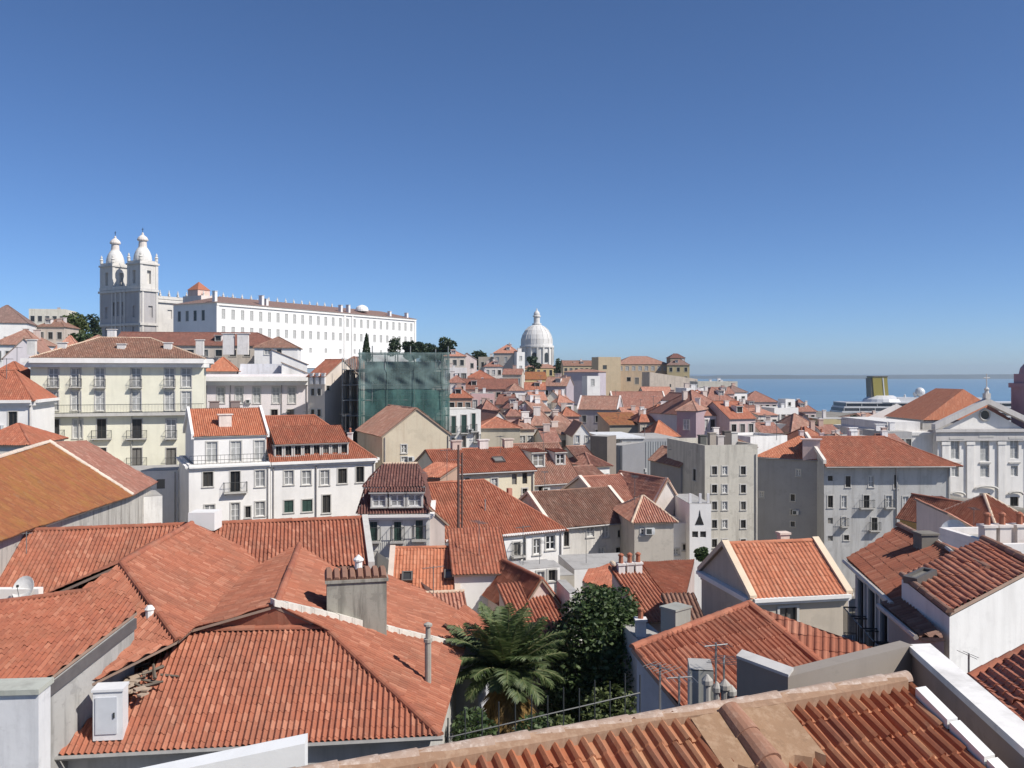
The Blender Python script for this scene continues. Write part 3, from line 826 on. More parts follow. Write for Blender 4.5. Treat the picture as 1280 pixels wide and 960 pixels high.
# pinkish white house right of the yellow block
w = []
for u in (266, 282, 301, 320, 343, 363): w.append((u, 522, 8, 20, 'dark' if u != 320 else 'shut'))
for u in (276, 299, 321, 345, 365): w.append((u, 494, 9, 20, 'shut'))
PK = house('pinkish white house with pale blind panels and a white cornice next to the yellow block', 256, 385, 470, 124, rot=14, D=11, h=20, roof='flat', wall=PINKW, tile='dusty', wins=w, cornice=1.3, dirt=0.12, parapet=0.25)
pb = MB()
for u in (288, 352): pb.tube([hit(u, 480, (PK.loc(0, -0.1, 0), PK.inn)), hit(u, 560, (PK.loc(0, -0.1, 0), PK.inn))], 0.06, 5)
pb.build('drainpipe', [plain('zinc_pipe', (0.30, 0.28, 0.27), 0.5)], PK.root)
house('orange tiled attic on the roof terrace of the pinkish white house', 258, 296, 463, 130, rot=14, D=6, h=3.5, roof='hip', rise=1.9, wall=(0.7, 0.62, 0.55), tile='orange', ground=False, name='roof_attic', cat='attic', flatroof=True)
house('low grey-white attic with a pale metal roof on the pinkish white house', 298, 352, 467, 131, rot=14, D=6, h=3.5, roof='shed', rise=1.5, wall=(0.70, 0.70, 0.72), tile='dusty', ground=False, name='roof_attic', cat='attic', skip_roof=True)
house('small white attic with a red sloping roof at the right of the pinkish house', 352, 384, 466, 133, rot=14, D=5, h=3.0, roof='shed_r', rise=1.6, wall=WHT, tile='red', ground=False, name='roof_attic', cat='attic', flatroof=True)

# bright white house, left part with a set-back upper floor and right part with a mansard
w = [(260, 599, 13, 18, 'dark'), (294, 602, 12, 26, 'dark', 1.3), (325, 598, 12, 20, 'pale'), (262, 639, 13, 16, 'pale'), (294, 641, 11, 25, 'pale'), (310, 640, 4, 14, 'dark'), (325, 636, 12, 18, 'pale'),
     (262, 674, 12, 16, 'dark'), (294, 676, 12, 16, 'dark')]
W1 = house('bright white house with a set-back top floor, a roof terrace and an orange-red tiled roof', 236, 338, 583, 84, rot=25, D=11, h=15, roof='flat', wall=WHT, tile='dusty', wins=w, dirt=0.14, parapet=0.1, cornice=0.35)
ub = MB()
uo = W1.loc(0.6, 1.7, W1.ze + 0.05); UL = W1.L - 0.7
zt = W1.ze + 2.75
ws = [(W1.L * k - w_ / 2, W1.L * k + w_ / 2, W1.ze + 0.12, W1.ze + 0.12 + 2.0) for k, w_ in ((0.22, 1.0), (0.52, 1.0), (0.82, 1.0))]
facade(ub, uo, W1.ex, UL, W1.ze + 0.05, zt, ws)
for o_, d_, l_ in ((uo + W1.ex * UL, W1.inn, 9.0), (uo + W1.ex * UL + W1.inn * 9.0, -W1.ex, UL), (uo + W1.inn * 9.0, -W1.inn, 9.0)): facade(ub, o_, d_, l_, W1.ze + 0.05, zt, [])
for x in (0, UL):
    q = uo + W1.ex * x
    t_ = [V(q.x, q.y, zt), V(q.x + W1.inn.x * 9, q.y + W1.inn.y * 9, zt), V(q.x + W1.inn.x * 4.5, q.y + W1.inn.y * 4.5, zt + 2.4)]
    ub.face(t_ if x else [t_[1], t_[0], t_[2]])
ub.build('upper_floor', [plaster(WHT, 0.06)], W1.root)
for a in ws: put_window(W1.root, uo + W1.ex * ((a[0] + a[1]) / 2) + V(0, 0, a[2] - uo.z), W1.ang, 1.0, 2.0, 'shut')
rb = MB(); L_ = lambda x, y, z: uo + W1.ex * x + W1.inn * y + V(0, 0, z - uo.z)
tile_face(rb, [L_(-0.1, -0.25, zt - 0.08), L_(UL + 0.1, -0.25, zt - 0.08), L_(UL + 0.1, 4.5, zt + 2.45), L_(-0.1, 4.5, zt + 2.45)], -W1.inn + V(0, 0, -0.53), ns=4)
tile_face(rb, [L_(UL + 0.1, 9.25, zt - 0.08), L_(-0.1, 9.25, zt - 0.08), L_(-0.1, 4.5, zt + 2.45), L_(UL + 0.1, 4.5, zt + 2.45)], W1.inn + V(0, 0, -0.53), ns=4)
r1 = rb.build('roof', [tiles('orange'), STONE()], W1.root)
chimney(r1, L_(UL * 0.45, 1.6, zt + 0.8), 1.2, 0.7, 1.1, W1.ang, (0.76, 0.66, 0.58))
chimney(r1, L_(UL * 0.36, 5.0, zt + 2.2), 0.9, 0.5, 0.9, W1.ang, (0.25, 0.2, 0.18)); chimney(r1, L_(UL * 0.66, 5.0, zt + 2.2), 0.9, 0.5, 0.9, W1.ang, (0.25, 0.2, 0.18))
for x in (-0.25, UL + 0.02):
    vb = MB()
    vb.obox(L_(x, -0.2, zt - 0.3), W1.ex * 0.25, W1.inn * 4.7 + V(0, 0, 2.5), V(0, 0, 0.5))
    vb.obox(L_(x, 9.2, zt - 0.3), W1.ex * 0.25, -W1.inn * 4.5 + V(0, 0, 2.5), V(0, 0, 0.5))
    vb.build('party_wall', [plaster(WHT, 0.15)], W1.root)
rl = MB()
for zz in (0.5, 0.95): rl.tube([W1.loc(0.1, 0.12, W1.ze + zz), W1.loc(W1.L - 0.1, 0.12, W1.ze + zz)], 0.022, 4)
for i in range(int(W1.L / 0.35)): rl.tube([W1.loc(0.1 + i * 0.35, 0.12, W1.ze), W1.loc(0.1 + i * 0.35, 0.12, W1.ze + 0.95)], 0.014, 3, cap=False)
rl.build('terrace_railing', [METAL()], W1.root)

w = [(361, 597, 11, 18, 'pale'), (383, 597, 11, 18, 'pale'), (406, 597, 11, 18, 'pale'), (428, 595, 11, 19, 'dark'), (450, 593, 10, 20, 'dark'),
     (361, 633, 12, 15, 'green'), (384, 632, 12, 15, 'green'), (408, 630, 10, 22, 'dark'), (361, 668, 12, 16, 'dark'), (384, 668, 12, 16, 'dark')]
W2 = house('bright white house with a long dark dormer strip under its red mansard roof', 338.5, 469, 577.5, 87.4, rot=25, D=11, h=15, roof='hip', rise=4.2, wall=WHT, tile='red', wins=w, dirt=0.14, cornice=0.5, hips=(False, True), over=0.15)
db = MB(); k_ = 4.2 / 5.5
x0, x1 = 0.4, W2.L * 0.75
o_ = W2.loc(x0, 0.55, W2.ze + 0.35)
hs = []
n_ = 8
for i in range(n_):
    a_ = (x1 - x0) * i / n_ + 0.16; hs.append((a_, a_ + (x1 - x0) / n_ - 0.32, W2.ze + 0.5, W2.ze + 1.45))
facade(db, o_, W2.ex, x1 - x0, W2.ze + 0.35, W2.ze + 1.6, hs)
db.obox(o_ + W2.inn * 0.17, W2.ex * (x1 - x0), W2.inn * 1.6, V(0, 0, 1.22))
dd = db.build('dormer_strip', [plaster((0.45, 0.40, 0.36), 0.3)], W2.root)
for a in hs: put_window(dd, o_ + W2.ex * ((a[0] + a[1]) / 2) + V(0, 0, a[2] - o_.z), W2.ang, round(a[1] - a[0], 1), 0.95, 'dark', False)
rb = MB()
tile_face(rb, [o_ + V(0, 0, 1.3) - W2.inn * 0.35, o_ + W2.ex * (x1 - x0) - W2.inn * 0.35 + V(0, 0, 1.3), o_ + W2.ex * (x1 - x0) + W2.inn * 3.2 + V(0, 0, 2.9), o_ + W2.inn * 3.2 + V(0, 0, 2.9)], -W2.inn + V(0, 0, -0.45), ns=4)
rb.build('dormer_roof', [tiles('red'), STONE()], dd)
pb = MB(); pb.tube([W2.loc(W2.L * 0.42, -0.1, W2.ze - 0.5), W2.loc(W2.L * 0.42, -0.1, W2.z0 + 3)], 0.07, 6)
pb.build('drainpipe', [plain('zinc_pipe', (0.30, 0.28, 0.27), 0.5)], W2.root)
chimney(W2.roof, W2.loc(W2.L * 1.0 - 0.8, 7.0, W2.ze + 0.6), 0.5, 0.5, 1.5, 0, (0.78, 0.75, 0.72), pots=1)

# tall narrow corner house
N1 = house('narrow corner house with a red roof and one beige side beside the netted scaffold', 385, 406, 470, 119, rot=-22, D=8.5, h=18, roof='hip', rise=2.2, wall=(0.66, 0.58, 0.50), tile='red',
           wins=[(391, 516, 3, 8, 'dark'), (399, 516, 3, 8, 'dark'), (391, 490, 3, 8, 'dark'), (399, 490, 3, 8, 'dark')], rwins=[(410, 485, 4, 6, 'dark')], flatroof=True, hips=(False, False), dirt=0.2)
for x in (0.25, 0.6, 0.95): chimney(N1.roof, N1.loc(N1.L * x, -0.1, N1.ze - 0.6), 0.5, 0.3, 0.9, N1.ang, (0.8, 0.77, 0.74))
house('pale old house with a brown roof squeezed in behind the scaffold', 412, 445, 462, 135, rot=-10, D=10, h=18, roof='hip', rise=2.0, wall=(0.42, 0.38, 0.33), tile='brown', auto=(4, 3, 0.9, 1.6, 'dark', 1.2, 3.4))

# building wrapped in green scaffold netting
SC = house('grey building wrapped in green scaffold netting', 456, 556, 452, 116, rot=6, D=12, h=20, roof='flat', wall=(0.36, 0.36, 0.35), tile='dusty', auto=(5, 5, 1.2, 1.9, 'dark', 1.3, 3.2), lauto=(5, 3, 1.1, 1.9, 'dark', 1.3, 3.2), name='scaffolded_building', cat='building')
def netmat(name, c, alpha):
    m, n, l, b = newmat(name)
    tc = n.new('ShaderNodeTexCoord').outputs['Object']
    nz = noise(n, l, mapping(n, l, tc, (0.5, 0.5, 0.25)), 1.0, 5, 0.65)
    l.new(mixrgb(n, l, ramp(n, l, nz, [(0.38, 0), (0.62, 1)]), [x * 1.15 for x in c], [x * 0.62 for x in c]), b.inputs['Base Color'])
    b.inputs['Roughness'].default_value = 0.9; b.inputs['Specular IOR Level'].default_value = 0.15
    t = n.new('ShaderNodeBsdfTransparent'); mx = n.new('ShaderNodeMixShader')
    l.new(ramp(n, l, noise(n, l, tc, 0.6, 3), [(0.3, alpha + 0.12), (0.7, alpha - 0.12)]), mx.inputs[0])
    l.new(t.outputs[0], mx.inputs[2]); l.new(b.outputs[0], mx.inputs[1]); l.new(mx.outputs[0], n['Material Output'].inputs[0])
    return m
sc = thing('scaffold', 'steel scaffold hung with teal green netting in front of the grey building', 'scaffold', SC.loc(SC.L / 2, -0.8, SC.z0))
fb = MB()
for y in (-1.5, -0.5):
    for i in range(8):
        x = -0.6 + (SC.L + 1.0) * i / 7; fb.tube([SC.loc(x, y, SC.z0), SC.loc(x, y, SC.ze + 1.6 + 0.5 * math.sin(i * 2.1))], 0.06, 4)
for j in range(11):
    for y in (-1.5, -0.5): fb.tube([SC.loc(-0.8, y, SC.z0 + 1 + j * 2.0), SC.loc(SC.L + 0.6, y, SC.z0 + 1 + j * 2.0)], 0.05, 4)
    fb.obox(SC.loc(-0.7, -1.45, SC.z0 + 0.9 + j * 2.0), SC.ex * (SC.L + 1.1), SC.inn * 0.9, V(0, 0, 0.06))
for x in (-0.9, -1.9, -2.9):
    for y in (0.0, 3.0, 6.0, 9.0): fb.tube([SC.loc(x, y, SC.z0), SC.loc(x, y, SC.ze + 0.5)], 0.06, 4)
for j in range(10):
    fb.tube([SC.loc(-2.9, 0, SC.z0 + 1 + j * 2.0), SC.loc(-2.9, 9, SC.z0 + 1 + j * 2.0)], 0.05, 4)
    fb.obox(SC.loc(-2.9, -0.3, SC.z0 + 0.9 + j * 2.0), SC.ex * 2.2, SC.inn * 9, V(0, 0, 0.06))
fb.build('frame', [plain('scaffold_steel', (0.28, 0.29, 0.28), 0.5)], sc)
def netsheet(x0, x1, z0, z1, y=-1.6, seed=0):
    m = MB(); nx, nz_ = 40, 30; pts = {}
    for i in range(nx + 1):
        for j in range(nz_ + 1):
            x = x0 + (x1 - x0) * i / nx; z = z0 + (z1 - z0) * j / nz_
            d = 0.09 * math.sin(i * 0.31 + seed) * math.sin(j * .23 + seed) + 0.05 * math.sin(i * 0.83 + 2 * math.sin(j * .37 + seed))  + 0.05 * math.sin(j * 0.42 + 1.3 * math.sin(i * 0.17 + seed)) + 0.03 * math.sin(i * 0.83 + j * 0.21 + seed * 3)
            pts[i, j] = SC.loc(x, y + d, z)
    for i in range(nx):
        for j in range(nz_): m.face([pts[i, j], pts[i + 1, j], pts[i + 1, j + 1], pts[i, j + 1]])
    return m
zl = SC.ze - 3.6
sm_ = MB()
for i in range(4):
    x = -0.65 + (SC.L + 1.2) * i / 3.3; sm_.tube([SC.loc(x, -1.84, SC.z0 + 1), SC.loc(x + .1, -1.8, SC.ze + 1.1)], 0.03, 4)
for j in range(0): sm_.tube([SC.loc(-.7 + k * .1 * (SC.L + 1.3), -1.84, SC.z0 + 4 + j * 4.0 - .12 * math.sin(k * math.pi / 2 * 1.0) ** 2) for k in range(11)], 0.04, 4)
sm_.build('net_seams', [plain('net_cord', (0.14, 0.20, 0.18), 0.7)], sc)
netsheet(-0.7, SC.L + 0.6, SC.z0 + 1, zl, seed=1).build('lower_net', [netmat('green_netting', (0.095, 0.195, 0.172), 0.26)], sc, True)
netsheet(-0.7, SC.L + 0.6, zl + 0.05, SC.ze + 1.2, y=-1.68, seed=4).build('upper_net', [netmat('faded_netting', (0.165, 0.235, 0.22), 0.32)], sc, True)

# beige house with broad gable
BG = house('beige rendered house with a broad gable and a mauve-brown roof in front of the scaffold', 478, 562, 545, 97, rot=24, D=11, h=14, roof='gable_f', rise=2.9, wall=BEIGE, tile='dusty', wins=[(505, 561, 6, 10, 'white'), (505, 574, 6, 5, 'white')],
           dirt=0.4, over=0.2, dirt_c=(0.30, 0.17, 0.10))
house('tall white house with dark green shutters right of the beige gable', 557, 601, 514, 118, rot=14, D=9, h=16, roof='flat', rise=0.6, wall=WHT, tile='dark', parapet=0.15,
      wins=[(567, 531, 6, 22, 'green', 0.3), (580, 530, 6, 22, 'green', 0.3), (592, 528, 5, 22, 'green', 0.4), (596, 546, 4, 12, 'dark', 0.5), (580, 552, 5, 14, 'dark'), (567, 555, 5, 14, 'green')], dirt=0.16)

# row of cream houses below with one long red roof
C1 = house('cream house with a long red roof and black shutters in the middle of the town', 551, 668, 592, 79, rot=24, D=8, h=13, roof='gable', rise=1.7, wall=(0.72, 0.65, 0.48), tile='red',
           wins=[(567, 608, 4, 15, 'dark'), (573, 607, 4, 15, 'dark'), (584, 605, 4, 15, 'dark'), (590, 604, 4, 15, 'dark'), (618, 604, 8, 13, 'pale'), (643, 599, 5, 13, 'hole'), (656, 598, 5, 13, 'hole'), (656, 614, 4, 7, 'dark')], dirt=0.2)
for x, c in ((0.32, (0.55, 0.42, 0.36)), (0.62, (0.72, 0.65, 0.6)), (0.9, (0.6, 0.5, 0.42))): chimney(C1.roof, C1.loc(C1.L * x, 4.1, C1.ze + 1.5), 0.9, 0.6, 1.0, C1.ang, c)
skylight(C1.root, C1.loc(C1.L * 0.62, 1.2, C1.ze + 0.60), C1.ex, (C1.inn + V(0, 0, 1.7 / 4)).normalized(), 1.1, 0.9)
C2 = house('white house with a roof-top dormer joined to the long red roof', 666, 724, 604, 86, rot=26, D=9, h=13, roof='gable', rise=3.4, wall=WHT, tile='dusty',
           wins=[(667, 614, 5, 7, 'dark'), (676, 611, 4, 10, 'dark'), (688, 608, 6, 20, 'pale'), (704, 604, 6, 18, 'green', 0.4), (714, 600, 5, 16, 'green', 0.4), (676, 626, 4, 10, 'dark')], dirt=0.1)
dormer(C2, C2.L * 0.28, 1.6, 1.5, 1.5, 2.4, 'white', 'red', z=1.3)
dormer(C2, C2.L * 0.78, 1.8, 1.2, 1.3, 2.2, 'white', 'red', z=1.4)

# big red roofed house in the centre
BR = house('white house under the big plain red hipped roof in the middle of the picture', 556, 704, 674, 65, rot=27, D=9.4, h=15, roof='hip', rise=3.5, wall=WHT, tile='red', hips=(False, True),
           wins=[(646, 686, 9, 17, 'dark', 0.5), (671, 683, 9, 19, 'white'), (688, 678, 11, 18, 'white'), (580, 700, 8, 14, 'dark'), (610, 695, 8, 14, 'dark'), (648, 712, 8, 14, 'dark'), (676, 708, 8, 14, 'dark')], dirt=0.15, cornice=0.3, ridges='tile')
chimney(BR.roof, BR.loc(BR.L - 2.9, 3.6, BR.ze + 2.2), 0.35, 0.35, 0.7, BR.ang, (0.5, 0.22, 0.15), cap='none')
ab = MB(); q = BR.loc(BR.L * 0.42, 2.0, BR.ze + 1.5); ab.tube([q, q + V(0, 0, 0.9)], 0.05, 5)
ab.build('vent_pipe', [plain('zinc_pipe', (0.30, 0.28, 0.27), 0.5)], BR.root)
pb = MB(); pb.tube([BR.loc(BR.L * 0.66, -0.1, BR.ze - 0.3), BR.loc(BR.L * 0.66, -0.1, BR.z0 + 1)], 0.07, 6)
pb.build('drainpipe', [plain('zinc_pipe', (0.25, 0.24, 0.23), 0.5)], BR.root)

# tall mast in front of the red roof
tm = thing('lamp_mast', 'tall thin dark mast rising in front of the red roofs in the centre', 'mast', P(572, 700, 60))
mb = MB(); mb.tube([P(573, 720, 60), P(573, 556, 60)], 0.11, 8, r2=0.07); mb.build('pole', [plain('weathered_steel', (0.13, 0.075, 0.06), 0.6)], tm)
mb = MB(); mb.tube([P(577.5, 720, 60.2), P(577.5, 566, 60.2)], 0.07, 6)
for v in range(570, 716, 12): mb.tube([P(573, v, 60), P(577.5, v, 60.2)], 0.03, 4)
mb.build('ladder_rail', [plain('weathered_steel', (0.13, 0.075, 0.06), 0.6)], tm)

# dark mansard house
M1 = house('old white house with cast iron balconies under a dark brown mansard roof', 456, 537, 643, 61, rot=4, D=7.5, h=13, roof='flat', wall=(0.66, 0.65, 0.61), tile='dark',
           wins=[(467, 664, 9, 23, 'green', 0.5), (497, 664, 9, 23, 'green', 0.5), (524, 662, 9, 23, 'green', 0.5), (468, 699, 9, 20, 'pale'), (497, 699, 9, 22, 'dark', 0.4), (523, 698, 9, 20, 'dark', 0.4)], dirt=0.45, cornice=0.35)
rb = MB(); z = M1.ze + 0.05; A_ = 0.55; zt = z + 1.75; L0 = M1.L
def mq(x0, y0, x1, y1): return None
lo_ = [M1.loc(-0.5, -0.15, z), M1.loc(L0 - 0.1, -0.15, z), M1.loc(L0 - 0.1, 7.6, z), M1.loc(-0.5, 7.6, z)]
hi_ = [M1.loc(0.0, 0.65, zt), M1.loc(L0 - 0.55, 0.65, zt), M1.loc(L0 - 0.55, 6.9, zt), M1.loc(0.0, 6.9, zt)]
dirs_ = [-M1.inn, M1.ex, M1.inn, -M1.ex]
for i in range(4):
    tile_face(rb, [lo_[i], lo_[(i + 1) % 4], hi_[(i + 1) % 4], hi_[i]], dirs_[i] + V(0, 0, -2.6), ns=4)
top = [M1.loc(-0.2, 0.6, zt - 0.02), M1.loc(L0 - 0.35, 0.6, zt - 0.02), M1.loc(L0 - 0.35, 7.1, zt - 0.02), M1.loc(-0.2, 7.1, zt - 0.02)]
rg1, rg2 = M1.loc(1.0, 3.8, zt + 1.3), M1.loc(L0 - 1.0, 3.8, zt + 1.3)
tile_face(rb, [top[0], top[1], rg2, rg1], -M1.inn + V(0, 0, -0.4), ns=4); tile_face(rb, [top[2], top[3], rg1, rg2], M1.inn + V(0, 0, -0.4), ns=4)
tile_face(rb, [top[1], top[2], rg2], M1.ex + V(0, 0, -0.9), ns=4); tile_face(rb, [top[3], top[0], rg1], -M1.ex + V(0, 0, -0.9), ns=4)
M1.roof2 = rb.build('mansard_roof', [tiles('dark'), STONE()], M1.root)
for k in (0.22, 0.50, 0.77): dormer(M1, L0 * k, -0.12, 1.15, 1.1, 1.5, 'pale', 'dark', (0.78, 0.76, 0.74), z=0.42)
rg = MB(); ridge_run(rg, rg1, rg2, 0.12); rg.build('ridge', [MORTAR()], M1.roof2)
house('low orange-brown roof edge between the dark mansard house and the big red roof', 530, 556, 655, 62, rot=30, D=8, h=12, roof='shed_r', rise=1.5, wall=(0.5, 0.42, 0.38), tile='clay', auto=(2, 2, 0.8, 1.3, 'dark', 1.5, 2.8))
house('brown wall and tile roof stub behind the dark mansard house', 519, 550, 596, 74, rot=-20, D=4, h=12, roof='shed', rise=0.7, wall=(0.42, 0.28, 0.2), tile='clay', verge=None)

# brown roof house to the right of the red one
B1 = house('long stone-grey house with a dull brown roof edged in cream', 690, 794, 659, 73, rot=27, D=8.2, h=13, roof='gable', rise=2.3, wall=(0.62, 0.59, 0.54), tile='brown', verge=(0.72, 0.64, 0.54),
           wins=[(708, 673, 7, 20, 'dark'), (738, 664, 9, 14, 'pale'), (757, 665, 9, 14, 'shut'), (775, 667, 4, 9, 'dark'), (782, 670, 3, 10, 'dark'), (737, 698, 8, 9, 'hole'), (752, 690, 8, 12, 'shut'), (774, 690, 8, 12, 'dark'), (785, 692, 5, 10, 'dark')], dirt=0.5)
house('bare beige house with a salmon roof and one small window', 793, 842, 652, 71, rot=6, D=7, h=12, roof='hip', rise=1.5, wall=(0.50, 0.45, 0.38), tile='salmon', wins=[(805, 665, 5, 5, 'white')], dirt=0.5, ridges='mortar')
house('little salmon roof with cream ridge tiles in front of the corrugated grey walls', 815, 852, 634, 77, rot=28, D=7, h=10, roof='gable_f', rise=2.3, wall=(0.62, 0.56, 0.5), tile='salmon', verge=(0.76, 0.60, 0.46), dirt=0.3, wins=[(845, 641, 4, 6, 'hole')])
house('low salmon roofed house with cream edges left of the corrugated grey walls', 752, 806, 630, 78, rot=24, D=8, h=10, roof='gable', rise=1.9, wall=(0.62, 0.55, 0.48), tile='salmon', verge=(0.78, 0.66, 0.56), dirt=0.3)
house('jumbled house with a tile roof and balconies behind the cream verge', 722, 770, 612, 92, rot=36, D=8, h=11, roof='gable', rise=1.8, wall=(0.58, 0.54, 0.46), tile='dusty', auto=(2, 4, 1.0, 1.6, ['dark', 'green', 'pale'], 1.0, 2.9))
house('white stuccoed house with an oval window beside the white gable', 838, 864, 662, 74, rot=12, D=6, h=10, roof='flat', wall=WHT, tile='dusty', wins=[(857, 684, 5, 8, 'dark'), (845, 690, 4, 6, 'pale')], parapet=0.5, dirt=0.25)
TW = house('narrow white house front with a black tree-shaped opening', 862, 889, 630, 73, rot=3, D=6, h=11, roof='flat', wall=WHT, tile='dusty', wins=[(869, 668, 4, 4, 'hole'), (879, 668, 4, 4, 'hole')], dirt=0.12)
nb = MB(); c_ = [hit(u, v, (TW.loc(0, -0.03, 0), TW.inn)) for u, v in ((869, 656), (880, 656), (876, 645), (874.8, 637), (873.6, 645))]
nb.face([p for p in (c_[0], c_[1], c_[2], c_[3], c_[4])]); nb.face([p + TW.inn * 0.02 for p in (c_[4], c_[3], c_[2], c_[1], c_[0])])
nb.build('tree_shaped_opening', [plain('painted_recess_shade', (0.02, 0.02, 0.02), 0.9)], TW.root)  # flat dark sheet on the wall, the recess's shade put into its colour
for k in (0.08, 0.55, 0.92): chimney(TW.wall, TW.loc(TW.L * k, 0.4, TW.ze), 0.2, 0.2, 0.8, 0, (0.76, 0.74, 0.72), cap='none')

# tall beige house
w = []
for v in (588, 611, 632, 655, 679):
    for u, s in ((893, 'dark'), (906, 'pale'), (929, 'dark')): w.append((u, v, 6, 10, s))
T1 = house('tall narrow beige house with small windows and a cluttered roof terrace', 881, 947, 567, 98, rot=12, D=11, h=17, roof='flat', wall=(0.53, 0.495, 0.42), tile='dusty', wins=w, dirt=0.7, parapet=0.9, lauto=(3, 2, 0.8, 1.3, 'dark', 2.0, 3.2))
for k, hh, c in ((0.12, 1.8, (0.1, 0.1, 0.09)), (0.35, 2.0, (0.35, 0.3, 0.25)), (0.55, 1.6, (0.5, 0.45, 0.42)), (0.72, 2.1, (0.12, 0.1, 0.09)), (0.9, 1.9, (0.55, 0.52, 0.48))):
    chimney(T1.wall, T1.loc(T1.L * k, 2.0 + 3 * k, T1.ze), 0.8, 0.6, hh, 0.3, c)
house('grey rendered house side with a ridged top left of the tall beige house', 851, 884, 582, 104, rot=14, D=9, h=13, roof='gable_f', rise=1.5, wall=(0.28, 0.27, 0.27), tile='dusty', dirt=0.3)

# corrugated grey sheds
def corrugated():
    m, n, l, b = newmat('corrugated_sheet')
    tc = n.new('ShaderNodeTexCoord').outputs['Object']
    nz = noise(n, l, mapping(n, l, tc, (1.2, 1.2, 0.08)), 1.0, 4)
    l.new(mixrgb(n, l, ramp(n, l, nz, [(0.35, 0), (0.7, 1)]), (0.33, 0.34, 0.34), (0.20, 0.205, 0.21)), b.inputs['Base Color'])
    b.inputs['Roughness'].default_value = 0.6
    return m
def corrugated_wall(H, ci, name, z0, z1, x0=0.0, x1=None):
    o, d, ll = ((H.loc(0, 0, 0), H.ex, H.L), (H.loc(H.L, 0, 0), H.inn, H.D), None, (H.loc(0, H.D, 0), -H.inn, H.D))[ci]
    x1 = ll if x1 is None else x1
    nn = V(d.y, -d.x, 0); m = MB(); k = int((x1 - x0) / 0.09)
    pr = [o + d * (x0 + (x1 - x0) * i / k) + nn * (0.05 + 0.03 * math.sin(i * math.pi / 2)) for i in range(k + 1)]
    for a, b in zip(pr[:-1], pr[1:]): m.face([(a.x, a.y, z0), (b.x, b.y, z0), (b.x, b.y, z1), (a.x, a.y, z1)])
    return m.build(name, [corrugated()], H.root)
S1 = house('grey corrugated metal building with a white flat roof in the middle of the town', 775, 851, 549, 128, rot=9, D=12, h=11, roof='flat', wall=(0.36, 0.36, 0.36), tile='dusty', dirt=0.2, wins=[(786, 560, 6, 16, 'hole'), (798, 580, 5, 20, 'hole')])
corrugated_wall(S1, 0, 'cladding', S1.z0, S1.ze - 0.4, S1.L * 0.42, S1.L); corrugated_wall(S1, 3, 'cladding', S1.z0, S1.ze - 0.2)
corrugated_wall(S1, 0, 'cladding', S1.z0, S1.ze - 2.2, 0.02, S1.L * 0.2)
rb = MB(); rb.obox(S1.loc(-2.0, -0.2, S1.ze + 0.05), S1.ex * (S1.L * 0.62), S1.inn * 12.5, V(0, 0, 0.2)); rb.build('flat_roof', [plain('white_membrane', (0.78, 0.78, 0.76), 0.6)], S1.root)
S2 = house('darker corrugated lean-to on the left of the grey metal building', 758, 778, 556, 124, rot=-34, D=10, h=11, roof='flat', wall=(0.22, 0.22, 0.23), tile='dusty', dirt=0.2)
corrugated_wall(S2, 0, 'cladding', S2.z0, S2.ze)

# grey houses on the right
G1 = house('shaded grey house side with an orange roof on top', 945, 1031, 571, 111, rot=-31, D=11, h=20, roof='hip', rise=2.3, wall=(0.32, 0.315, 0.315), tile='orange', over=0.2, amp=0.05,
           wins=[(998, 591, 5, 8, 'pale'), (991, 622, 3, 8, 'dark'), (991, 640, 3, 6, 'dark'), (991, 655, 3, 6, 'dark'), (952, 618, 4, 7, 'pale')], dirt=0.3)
chimney(G1.roof, V(*P(1014, 570, 108)), 2.0, 1.2, 2.0, -0.3, (0.62, 0.46, 0.42))
for k, hh in ((0.5, 1.4), (0.8, 1.2)): chimney(G1.roof, G1.loc(G1.L * k, 6.0, G1.ze + 1.6), 0.5, 0.5, hh, 0, (0.72, 0.62, 0.58), pots=1)
w = [(1038, 598, 6, 6, 'hole'), (1060, 602, 6, 14, 'dark'), (1089, 602, 6, 14, 'pale'), (1120, 602, 5, 17, 'dark'),
     (1038, 627, 6, 15, 'dark'), (1055, 627, 6, 15, 'pale'), (1083, 627, 7, 16, 'dark', 1.0), (1111, 627, 7, 15, 'pale', 0.4), (1132, 628, 7, 15, 'shut'), (1160, 628, 8, 14, 'dark'),
     (1038, 651, 6, 7, 'hole'), (1055, 652, 5, 12, 'shut', 0.4), (1093, 655, 7, 16, 'dark', 0.6), (1135, 655, 8, 16, 'dark'), (1158, 655, 7, 10, 'shut'), (1038, 673, 6, 6, 'hole'), (1058, 672, 6, 6, 'dark'), (1160, 678, 6, 8, 'dark')]
G2 = house('long grey house with tall windows and a fresh orange-red hipped roof before the church', 1030, 1188, 578, 105, rot=2, D=11, h=22, roof='hip', rise=2.6, amp=0.05, wall=(0.50, 0.49, 0.465), tile='red', over=1.0, wins=w, dirt=0.6, hips=(False, True))
vb = MB(); vb.obox(G2.loc(-0.3, -0.6, G2.ze - 0.1), G2.ex * 0.35, G2.inn * 6.1 + V(0, 0, 2.9), V(0, 0, 0.45)); vb.build('party_wall', [plaster((0.74, 0.68, 0.6), 0.2)], G2.root)
pb = MB(); pb.tube([hit(1121, 585, (G2.loc(0, -0.12, 0), G2.inn)), hit(1121, 690, (G2.loc(0, -0.12, 0), G2.inn))], 0.09, 6); pb.build('drainpipe', [plain('zinc_pipe', (0.50, 0.49, 0.47), 0.5)], G2.root)
dish('small white dish on the grey house wall beside an upper window', hit(1169, 634, (G2.loc(0, -0.3, 0), G2.inn)), 0.42, 205, 25, 0.3)
dish('small white dish lower down on the grey house wall', hit(1143, 660, (G2.loc(0, -0.3, 0), G2.inn)), 0.42, 205, 25, 0.3)

